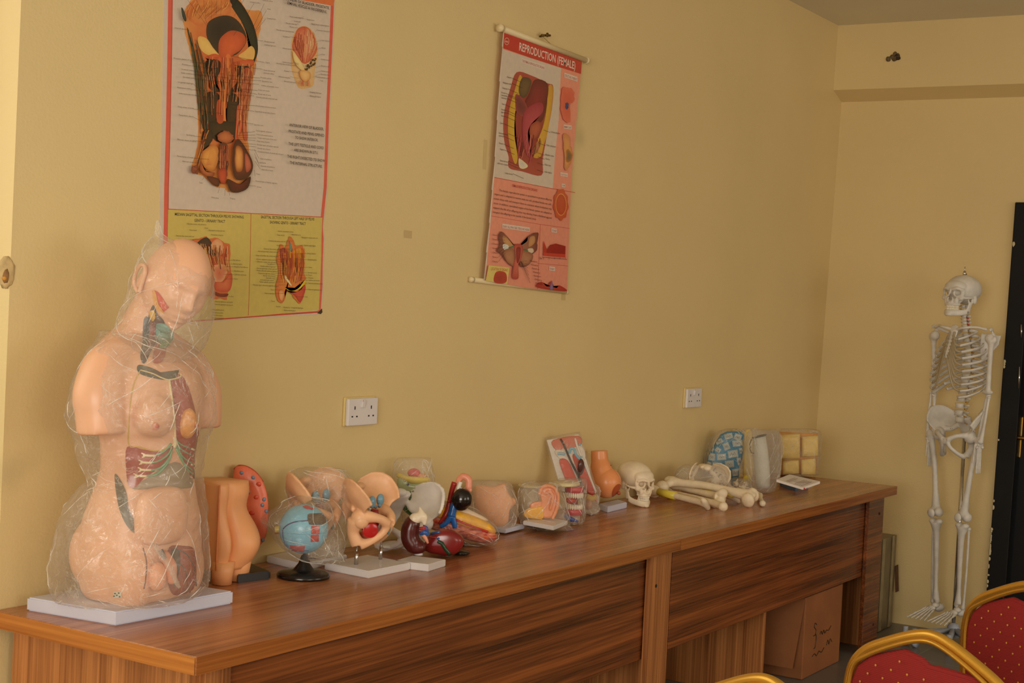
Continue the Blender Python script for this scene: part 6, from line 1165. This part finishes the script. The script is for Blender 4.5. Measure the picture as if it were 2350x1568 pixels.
rel('red_muscle', [(.2, .4), (.45, .42), (.55, .75), (.62, 1), (.3, 1), (.2, .7)], .006, (206, 84, 66), m_='paintg'); rel('red_muscle', [(.62, .35), (.8, .34), (.9, .6), (.98, .98), (.75, 1), (.66, .7)], .006, (196, 76, 60), m_='paintg')
def rl_(name, pts, r, col): w = W(); w.tube([bp(*p, .004) for p in pts], r, col=col, seg=8); w.build(name, M['paintg'], o)
rl_('black_vessel', [(.42, .03), (.47, .15), (.5, .3), (.54, .48), (.62, .7), (.66, .95)], .004, (50, 36, 34)); rl_('blue_band', [(.2, .29), (.3, .29), (.42, .31)], .005, (120, 178, 200)); rl_('blue_band', [(.56, .30), (.64, .22), (.74, .25), (.74, .34), (.82, .42), (.9, .38)], .005, (120, 178, 200)); rl_('blue_band', [(.93, .16), (.97, .18)], .004, (120, 178, 200))
w = W(); w.ell(bp(.78, .58, .006), (.020, .010, .036), rot=RY(-14), col=(84, 46, 40), fn=lambda d: 1+.1*nz(d, 4)); w.build('dark_oval', M['paintg'], o)
for i in range(3): rl_('tendon', [(.24+.06*i, .42), (.32+.06*i, .7), (.42+.06*i, .98)], .0012, (232, 190, 170))
rl_('white_strip', [(.86, .06), (.86, .25), (.92, .5), (1.0, .98)], .004, (226, 216, 206))
w = W(); ww = []
for j in range(9):
    row = []
    for i in range(28):
        t = 2*pi*i/28; a_ = .5+.56*max(-1, min(1, cos(t)*1.25)); hh = .014*sin(t)+.002; p = bp(a_, -.03+j/8*1.03, hh); row.append(p+nrm*.003*nz(p, 30, 2))
    ww.append(row)
w.rings(ww, (255, 255, 255)); w.build('clear_film', M['film2'], o)
# ---- bagged vessel piece
q = TZ(1352, 1182, .75); kp = K(q); o = thing('heart_vessel_model', 'small yellow and red model lost in crumpled clear film beside the breast model', 'anatomy model', q)
w = W(); ptube(w, kp, [(1346, 1140), (1358, 1144), (1368, 1138)], [8, 8, 5], (226, 180, 70)); ptube(w, kp, [(1352, 1128), (1362, 1140), (1370, 1152)], [3, 3, 2], (206, 70, 44)); ball(w, kp, 1350, 1158, 10, 12, 0, .02, col=(206, 150, 116)); w.build('body', M['paint'], o)
w = W(); plate(w, ((1342, 1178), (1356, 1184), (1375, 1176)), ZT, .006); w.build('base_plate', M['white'], o)
w = W(); sack(w, kp, [(1108, 1340, 1352), (1116, 1336, 1372), (1126, 1334, 1378), (1150, 1334, 1374), (1170, 1336, 1376), (1180, 1344, 1370)], depth=.8, wr=.009, seed=21, freq=34); w.build('crumpled_film', M['film3'], o)
# ---- breast model
q = TZ(1405, 1168, .75); kb2 = K(q); o = thing('breast_model', 'smooth tan breast examination model on bluish grey wedge slab', 'anatomy model', q)
w = W(); plate(w, ((1374, 1170), (1394, 1177), (1438, 1166)), ZT, .022, bev=.002); w.build('wedge_slab', M['whiteb'], o)
w = W(); ptube(w, kb2, [(1375, 1034, .01), (1376, 1055, .008), (1380, 1080, .0), (1388, 1105, -.006), (1400, 1128, -.012)], [19, 20, 26, 33, 20], seg=28, sub=8); ball(w, kb2, 1392, 1108, 35, 36, -.008); w.build('body', mat('tan_vinyl', (234, 152, 96), .32, ns=14, na=.05), o, smooth=3)
bb = bvh_of([c for c in o.children if c.name.startswith('body')]); w = W(); patch(w, bb, [(1416, 1112), (1424, 1113), (1424, 1128), (1420, 1140), (1408, 1142), (1404, 1136), (1407, 1122)], (172, 82, 44), (180, 88, 50)); ball(w, kb2, 1420, 1132, 4.5, 4.5, -.035, col=(166, 74, 44)); w.build('areola', M['paint'], o)
w = W(); ball(w, kb2, 1401, 1069, 2, 2, -.01, col=(60, 50, 44)); strand(w, bb, [(1402, 1070), (1410, 1080), (1420, 1096), (1425, 1112)], .0006, (190, 120, 80)); w.build('screw_and_seam', M['paint'], o)
# pink ball right of skull
q = TZ(1484, 1148, .75)+V((.05, .08, 0)); kx = K(q); o = thing('brain_model', 'small pinkish rounded model half hidden behind the cream skull', 'anatomy model', V((q.x, q.y, .75)))
w = W(); ball(w, kx, 1477, 1122, 15, 24, 0, .04, col=(222, 166, 140), fn=lambda d: 1+.05*nz(d, 4)); w.build('body', M['paint'], o)
# ---- bagged white pelvis
q = TZ(1610, 1112, .75); q = V((3.42, -.13, .75)); kz = K(q); o = thing('pelvis_model', 'bone-coloured pelvis model in a clear bag behind the loose limb bones', 'anatomy model', q)
w = W(); pelvis_geo(w, TR(kz.p(1612, 1102)) @ RZ(-40) @ RX(62), .66); w.build('hip_bones', M['boney'], o, remesh=.004, smooth=3)
w = W(); sack(w, kz, [(1066, 1572, 1640), (1074, 1558, 1660), (1090, 1550, 1672), (1108, 1550, 1676), (1120, 1560, 1670), (1124, 1580, 1660)], depth=.5, wr=.008, seed=22, freq=24); w.build('clear_bag', M['film3'], o)
# ---- vertebrae pile in a bag with yellow cube
q = V((3.66, -.20, .75)); kn_ = K(q); o = thing('vertebra_set', 'clear bag of small bones and vertebrae below the blue patterned bag', 'bones', q)
rnd = random.Random(6)
for i in range(7):
    u, v = 1664+i*8+rnd.uniform(-3, 3), 1113+rnd.uniform(-8, 6); w = W(); c = kn_.p(u, v, rnd.uniform(-.02, .03)); ax = TR(c) @ RX(rnd.uniform(0, 90)) @ RZ(rnd.uniform(0, 180))
    w.lathe([(.004, -.008), (.014, -.007), (.012, 0), (.014, .007), (.004, .008)], seg=12, mw=ax)
    for a_ in (0, 2.1, 4.2): w.tube([V((.010*cos(a_), .010*sin(a_), 0)), V((.026*cos(a_), .026*sin(a_), .006))], [.005, .003], sub=1, seg=6, mw=ax)
    w.build('vertebra', BY, o)
w = W(); sack(w, kn_, [(1096, 1664, 1712), (1104, 1656, 1722), (1116, 1654, 1724), (1124, 1662, 1716)], depth=.6, wr=.006, seed=23, freq=34); w.build('clear_bag', M['film2'], o)
q = V((3.86, -.20, .75)); ky = K(q); o = thing('yellow_block', 'bright yellow folded piece left of the bubble-wrapped cylinder', 'block', q)
w = W(); pillow(w, ky, [(1706, 1098), (1716, 1094), (1724, 1096), (1722, 1116), (1710, 1122), (1704, 1112)], -.02, .02, (226, 196, 40), inset=.9); w.build('body', M['paint'], o)
# ---- blue patterned bag
q = V((3.93, -.14, .75)); kc = K(q); o = thing('patterned_bag', 'upright blue paper bag printed with white stamp squares, top crumpled in clear film', 'bag', q)
w = W(); sack(w, kc, [(990, 1664, 1694), (998, 1650, 1702), (1014, 1640, 1700), (1036, 1626, 1700), (1060, 1618, 1696), (1076, 1618, 1692), (1088, 1640, 1691), (1104, 1664, 1689), (1113, 1668, 1688)], depth=.45, wr=.004, seed=30, freq=22); bb_ = w.build('blue_paper', mat('blue_paper', (24, 128, 170), .4, ns=20, na=.12), o)
bq = bvh_of([bb_]); PAN = [(1668, 1001, 9, 6, -.25), (1689, 1003, 8, 7, .3), (1647, 1013, 8, 5, -.5), (1688, 1017, 11, 7, -.1), (1663, 1024, 7, 8, -.4), (1696, 1034, 4, 6, -.2), (1678, 1041, 11, 8, -.15), (1652, 1048, 10, 7, -.05), (1630, 1048, 7, 8, .1), (1629, 1030, 6, 4, .5), (1644, 1032, 6, 5, .6), (1670, 1064, 10, 8, -.1), (1642, 1069, 11, 8, .1), (1622, 1066, 6, 7, .3), (1692, 1058, 5, 8, -.2), (1684, 1083, 8, 8, -.1), (1684, 1097, 6, 3, 0), (1662, 1082, 9, 3, .2)]
w = W()
for (u, v, a_, b_, an_) in PAN:
    cc_ = lambda x, y: (u+x*cos(an_)-y*sin(an_), v+x*sin(an_)+y*cos(an_))
    patch(w, bq, [cc_(-a_, -b_), cc_(a_, -b_), cc_(a_, b_), cc_(-a_, b_)], (196, 200, 190), sm=False, nr=3)
    for f in (.82,): strand(w, bq, [cc_(-a_*f, -b_*f), cc_(a_*f, -b_*f), cc_(a_*f, b_*f), cc_(-a_*f, b_*f), cc_(-a_*f, -b_*f)], .0005, (90, 120, 130), off=.002, sub=1, seg=4)
    strand(w, bq, [cc_(-a_*.55, b_*.4), cc_(-a_*.3, -b_*.4), cc_(0, b_*.3), cc_(a_*.3, -b_*.4), cc_(a_*.55, b_*.4)], .0007, (100, 116, 116), off=.002, sub=2, seg=4); strand(w, bq, [cc_(-a_*.3, b_*.55), cc_(0, b_*.1), cc_(a_*.3, b_*.55)], .0006, (110, 126, 126), off=.002, sub=3, seg=4)
w.build('white_stamps', M['paint'], o)
w = W(); sack(w, kc, [(984, 1662, 1690), (990, 1646, 1704), (1004, 1630, 1706), (1030, 1618, 1703), (1060, 1612, 1700), (1090, 1622, 1698), (1112, 1650, 1694)], depth=.6, wr=.006, seed=31, freq=26); w.build('clear_film', M['film2'], o)
# ---- bubble wrapped cylinder
q = V((3.90, -.36, .75)); q = V((TZ(1752, 1132, .75).x, TZ(1752, 1132, .75).y, .75)); kc2 = K(q); o = thing('wrapped_cylinder', 'tall white cylinder in bubble wrap leaning slightly, dark ring at top', 'wrapped model', q)
bot = V((q.x, q.y, .754)); top = kc2.p(1742, 1010, .0); r_ = kc2.m(17)
w = W(); w.tube([bot+(top-bot)*t for t in (0, .33, .66, .98)], [r_*.92, r_*1.02, r_, r_*.86], seg=26, sub=4); w.build('white_core', mat('frosted_white', (214, 212, 198), .5, ns=40, na=.06), o)
w = W(); d_ = (top-bot).normalized(); m_, L_c = axm(top, bot, RH); w.tube([m_ @ V((r_*.92*cos(t), r_*.92*sin(t), L_c*(.985)+r_*.15*cos(t+.4))) for t in [k*pi/12 for k in range(25)]], .0032, sub=1, seg=8, col=(56, 46, 40)); w.build('dark_ring', M['paint'], o)
w = W(); ptube(w, kc2, [(1724, 1019, -.02), (1720, 1030, -.025), (1722, 1038, -.025), (1720, 1040, -.025), (1724, 1050, -.025), (1730, 1051, -.02)], 1.0, (60, 50, 40), sub=1, seg=6); w.build('wire_clip', M['paint'], o)
w = W(); sack(w, kc2, [(998, 1722, 1780), (1006, 1716, 1790), (1030, 1712, 1796), (1060, 1714, 1794), (1100, 1714, 1788), (1130, 1718, 1778), (1141, 1728, 1768)], depth=.75, wr=.007, seed=33, freq=44); w.build('bubble_wrap', film('bubble_wrap', haze=.16, bs=45, strength=1.0, gl=.5, tint=(255, 252, 244)), o)
# ---- yellow padded block
q = V((4.42, -.11, .75)); ky2 = K(q); o = thing('section_model', 'pale yellow block model of four raised panels wrapped in film, in table corner', 'anatomy model', q)
yl = mat('pale_yellow', (236, 204, 112), .4, ns=20, na=.08)
for i, (u0, v0, u1, v1, de) in enumerate(((1790, 998, 1836, 1055, -.02), (1840, 1002, 1878, 1050, -.01), (1796, 1058, 1834, 1090, 0), (1838, 1054, 1872, 1092, .0))):
    w = W(); pillow(w, ky2, [(u0, v0+2), (u1, v0), (u1, v1), (u0, v1+2)], de-.03, .06, inset=.9, sm=False); w.build('panel', yl, o)
w = W(); pillow(w, ky2, [(1788, 994), (1876, 998), (1872, 1091), (1792, 1091)], .0, .09, inset=.97, sm=False); w.build('core', mat('amber_seam', (222, 150, 50), .4, ns=20, na=.1), o)
w = W(); sack(w, ky2, [(988, 1792, 1874), (994, 1784, 1882), (1020, 1782, 1884), (1060, 1784, 1880), (1092, 1788, 1876)], depth=.75, wr=.006, seed=35, freq=30); w.build('clear_film', M['film2'], o)
q = V((4.05, -.07, .75)); ky3 = K(q); o = thing('section_model', 'narrow yellow wrapped block standing between blue bag and bubble-wrapped cylinder', 'anatomy model', q)
w = W(); pillow(w, ky3, [(1706, 1000), (1724, 996), (1726, 1046), (1726, 1103), (1706, 1106), (1704, 1045)], -.02, .03, inset=.92); w.build('body', yl, o)
w = W(); sack(w, ky3, [(990, 1712, 1730), (996, 1702, 1742), (1040, 1698, 1740), (1095, 1700, 1736)], depth=.7, wr=.006, seed=36, freq=30); w.build('clear_film', M['film2'], o)
# ---- blue tray with paper-topped box
a_, b_, c_ = TZ(1786, 1112, .755), TZ(1826, 1127, .755), TZ(1858, 1117, .755); q = (a_+c_)/2; q.z = .75; o = thing('dissection_tray', 'shallow blue tray on the far table beside the bubble-wrapped cylinder', 'tray', q)
w = W(); d = a_+c_-b_; ctr = (a_+c_)/2; poly = [ctr+(p-ctr)*.98 for p in (b_, c_, d, a_)]; P0_ = [V((p.x, p.y, 0)) for p in poly]; cc2 = sum(P0_, V())/4
w.rings([[cc2+(p-cc2)*f+V((0, 0, z)) for p in P0_] for f, z in ((.86, .7503), (.9, .7505), (1.0, .782), (.96, .782), (.86, .757))], (50, 104, 140), smooth=False); w.build('tray_body', M['paintg'], o)
q2 = cc2+V((0, 0, .7830)); o = thing('paper_booklet', 'white printed paper pack lying across the blue tray', 'paper', V((q2.x, q2.y, .783)))
B_ = TZ(1842, 1119, .794); kB = K(B_); C_ = kB.p(1882, 1105, .05); A_ = kB.p(1782, 1101, .03); D_ = kB.p(1812, 1089, .17); w = W(); dn = V((0, 0, -.010)); w.rings([[p+dn for p in (B_, C_, D_, A_)], [B_, C_, D_, A_]], smooth=False); w.build('paper_stack', mat('white_paper', (226, 216, 206), .6, ns=12, na=.04), o)
w = W()
def onp(s_, t_): return B_.lerp(C_, s_).lerp(A_.lerp(D_, s_), t_)+V((0, 0, .0006))
for t0 in (.12, .2, .28, .36, .6, .68): w.flat([onp(.12, t0), onp(.75, t0), onp(.75, t0+.025), onp(.12, t0+.025)], (150, 130, 130))
sd = lambda s_, z: V(((B_+(C_-B_)*s_).x, (B_+(C_-B_)*s_).y, z))-FH*.0006
w.flat([sd(.06, .786), sd(.14, .786), sd(.14, .793), sd(.06, .793)], (190, 60, 60)); w.flat([sd(.2, .788), sd(.5, .788), sd(.5, .7895), sd(.2, .7895)], (130, 110, 120)); w.flat([sd(.2, .791), sd(.45, .791), sd(.45, .792), sd(.2, .792)], (130, 110, 120)); w.build('print', M['paint'], o)
# ================================================================== BOXES
def boxthing(name, label, x0, x1, y0, y1, h, mt):
    o = thing(name, label, 'box', ((x0+x1)/2, (y0+y1)/2, 0)); w = W(); w.box(((x0+x1)/2, (y0+y1)/2, h/2+.0005), (x1-x0, y1-y0, h-.001), bev=.004); w.build('carton', mt, o); return o
bx = boxthing('cardboard_box', 'brown cardboard box with open side flap and pen writing, under the far table', 3.66, 4.10, -.57, -.18, .345, M['card'])
w = W(); w.rings([[V((3.652, -.57, .335)), V((3.652, -.20, .335)), V((3.655, -.20, .34)), V((3.655, -.57, .34))], [V((3.60, -.55, .055)), V((3.60, -.22, .055)), V((3.604, -.22, .06)), V((3.604, -.55, .06))]], None, smooth=False); w.build('flap', M['card'], bx)
w = W()
def wr_(pts, r=.0016): w.tube([V((3.72+p[0]*.36, -.5712, .05+p[1]*.26)) for p in pts], r, sub=3, seg=5, col=(50, 34, 22))
wr_([(.22, .62), (.16, .66), (.14, .60), (.2, .54), (.18, .46), (.12, .46)]); wr_([(.2, .48), (.22, .40), (.2, .26), (.16, .24)]); wr_([(.34, .44), (.38, .48), (.42, .42), (.46, .48), (.5, .42), (.56, .46), (.62, .44), (.7, .50)]); wr_([(.12, .12), (.2, .15), (.26, .10), (.34, .16), (.42, .12), (.5, .18)]); wr_([(.58, .2), (.62, .28), (.66, .2), (.7, .28), (.76, .22)])
w.build('pen_writing', M['paint'], bx)
w = W(); o = thing('cardboard_sheet', 'flattened cardboard sheet standing just right of the open cardboard box', 'cardboard', (4.17, -.36, 0)); w.box((4.17, -.36, .175), (.012, .36, .348), rot=RY(1)); w.build('sheet', M['card'], o)
tb = boxthing('taped_box', 'old box wrapped in shiny brown tape between the table end and skeleton wall', 4.62, 5.04, -.50, -.12, .455, mat('old_taped_card', (112, 96, 70), .3, ns=9, na=.35, bump=.3, bs=30))
w = W()
for x, wd2 in ((4.98, .03), (4.84, .04)): w.box((x, -.5022, .23), (wd2, .003, .45))
w.build('tape_strip', mat('brown_tape', (140, 124, 92), .15, ns=20, na=.2), tb); w = W(); w.rings([[V((5.03, -.503, .30)), V((5.085, -.500, .30)), V((5.085, -.497, .30)), V((5.03, -.500, .30))], [V((5.035, -.512, .17)), V((5.08, -.512, .17)), V((5.08, -.509, .17)), V((5.035, -.509, .17))]], None, smooth=False); w.build('loose_flap', mat('dark_card', (84, 46, 26), .7, ns=20, na=.15), tb)
# ================================================================== CHAIRS
fab = bpy.data.materials.new('red_chair_fabric'); fab.use_nodes = True; N = fab.node_tree.nodes; L = fab.node_tree.links; P_ = N['Principled BSDF']; P_.inputs['Roughness'].default_value = .85
tc = N.new('ShaderNodeTexCoord'); wv_ = N.new('ShaderNodeTexWave'); wv_.bands_direction = 'Z'; wv_.inputs['Scale'].default_value = 90; wv_.inputs['Distortion'].default_value = 1.2; L.new(tc.outputs['Object'], wv_.inputs['Vector'])
at = N.new('ShaderNodeAttribute'); at.attribute_name = 'Col'; mr = N.new('ShaderNodeMapRange'); mr.inputs['To Min'].default_value = .8; mr.inputs['To Max'].default_value = 1.1; L.new(wv_.outputs['Fac'], mr.inputs['Value'])
sc_n = N.new('ShaderNodeVectorMath'); sc_n.operation = 'SCALE'; L.new(at.outputs['Color'], sc_n.inputs[0]); L.new(mr.outputs[0], sc_n.inputs['Scale']); L.new(sc_n.outputs[0], P_.inputs['Base Color'])
bpn = N.new('ShaderNodeBump'); bpn.inputs['Strength'].default_value = .5; bpn.inputs['Distance'].default_value = .001; L.new(wv_.outputs['Fac'], bpn.inputs['Height']); L.new(bpn.outputs[0], P_.inputs['Normal'])
FR = (146, 30, 28)
def make_chair(label):
    t = thing('banquet_chair', label, 'chair', group='gold framed banquet chairs'); G = M['gold']
    out = [(-.175, .46), (-.192, .60), (-.200, .74), (-.199, .79), (-.188, .828), (-.158, .860), (-.108, .886), (-.045, .912), (0, .921), (.045, .912), (.108, .886), (.158, .860), (.188, .828), (.199, .79), (.200, .74), (.192, .60), (.175, .46)]
    b = B(); b.tube([(x, -.03*(z-.46)*2*0, z) for x, z in out], .0112, seg=12, sub=5, flat=.8, tw=V((0, 1, 0))); b.build('back_frame', G, t)
    b = B(); b.tube([(x*.955, -.010, z-(.010 if abs(x) < .17 else 0)) for x, z in out[1:-1]], .005, seg=8, sub=5); b.build('inner_rim', G, t)
    b = B(); top = [(-.182, .60), (-.187, .74), (-.184, .79), (-.170, .822), (-.140, .846), (-.10, .862), (-.06, .876), (-.02, .868), (.0, .858), (.02, .860), (.06, .860), (.10, .858), (.140, .838), (.170, .812), (.184, .79), (.187, .74), (.182, .60)]
    n = len(top); lo = [(-.17+.34*i/(n-1), .52) for i in range(n)]; rows = [[V(l+(0,)).lerp(V(u+(0,)), k/8) for l, u in zip(lo, top)] for k in range(9)]
    for sgn in (-1, 1):
        vs = [V((p.x, sgn*(.008+.010*(1-abs(p.x/.19)**3)*(1-abs(k/4-1)**4)), p.y)) for k, r in enumerate(rows) for p in r]
        b.add(vs, [(k*n+i, k*n+i+1, (k+1)*n+i+1, (k+1)*n+i) for k in range(8) for i in range(n-1)], FR)
    bd = [rows[0][i] for i in range(n)]+[r[-1] for r in rows[1:]]+[rows[-1][i] for i in range(n-2, -1, -1)]+[r[0] for r in rows[-2:0:-1]]
    b.tube([V((p.x, 0, p.y)) for p in bd+[bd[0]]], .008, sub=1, seg=6, col=FR)
    for j in range(16):
        z = .545+j*.021
        for i in range(-5, 6):
            x = i*.040+(.020 if j % 2 else 0)
            tz = next((a[1]+(c[1]-a[1])*(x-a[0])/(c[0]-a[0]) for a, c in zip(top[3:-3], top[4:-3]) if a[0] <= x <= c[0] and c[0] > a[0]), .80)
            if abs(x) < .172 and z < tz-.008:
                y = .008+.010*(1-abs(x/.19)**3)
                for sgn in (-1, 1): b.ell((x, sgn*(y+.0008), z), (.0024, .0014, .0026), col=(214, 150, 60), nu=8, nv=5)
    b.build('back_pad', fab, t, recalc=False)
    b = B(); b.box((0, .21, .455), (.40, .40, .055), bev=.022, col=FR, seg=3); b.build('seat', fab, t)
    for sx in (-1, 1):
        b = B(); b.tube([(sx*.175, 0, .47), (sx*.178, -.03, .25), (sx*.182, -.075, .001)], .0115, seg=10); b.build('leg', G, t)
        b = B(); b.tube([(sx*.165, .37, .43), (sx*.170, .39, .22), (sx*.175, .41, .001)], .0115, seg=10); b.build('leg', G, t)
    b = B(); b.tube([(-.172, .38, .40), (.172, .38, .40)], .009, sub=1); b.tube([(-.176, 0, .42), (.176, 0, .42)], .009, sub=1)
    for sx in (-1, 1): b.tube([(sx*.175, 0, .42), (sx*.172, .38, .40)], .009, sub=1)
    b.build('seat_frame', G, t); return t
ANG = radians(64+180)
ch = make_chair('red banquet chair nearest the far table, its whole gold arched top in view')
p = TZ(2140, 1460, .921); ch.location = (p.x, p.y, 0); ch.rotation_euler = (0, 0, ANG+radians(4))
e = V((cos(radians(64)), sin(radians(64)), 0))
c2 = copy_tree(ch); p = TZ(2378, 1345, .921); c2.location = (p.x, p.y, 0); c2.rotation_euler = (0, 0, ANG); c2['label'] = 'red banquet chair cut by the right edge, in front of the black door'
c4 = copy_tree(ch); p = TZ(1765, 1564, .921); c4.location = (p.x, p.y, 0); c4.rotation_euler = (0, 0, ANG); c4['label'] = 'banquet chair at the bottom edge, only the tip of its gold arch showing'
# ------------------------------------------------------------------ rest everything on the table top
bpy.context.view_layer.update(); dg = bpy.context.evaluated_depsgraph_get()
def lowest(o, acc):
    for c in o.children:
        if c.type == 'MESH':
            e = c.evaluated_get(dg); me = e.to_mesh(); mw = c.matrix_world; acc[0] = min(acc[0], min((mw @ v.co).z for v in me.vertices)); acc[1] = max(acc[1], max((mw @ v.co).y for v in me.vertices)); e.to_mesh_clear()
        lowest(c, acc)
    return acc
for o in list(S.objects):
    if o.parent is None and o.type == 'EMPTY' and abs(o.location.z-.75) < .012 and not o.name.startswith(('table', 'skeleton', 'paper')):
        lo, hy = lowest(o, [9, -9])
        if lo < .7500 or .7502 < lo < .79: o.location.z += .7502-lo
        if hy > -.003: o.location += -FH*((hy+.004)/FH.y)
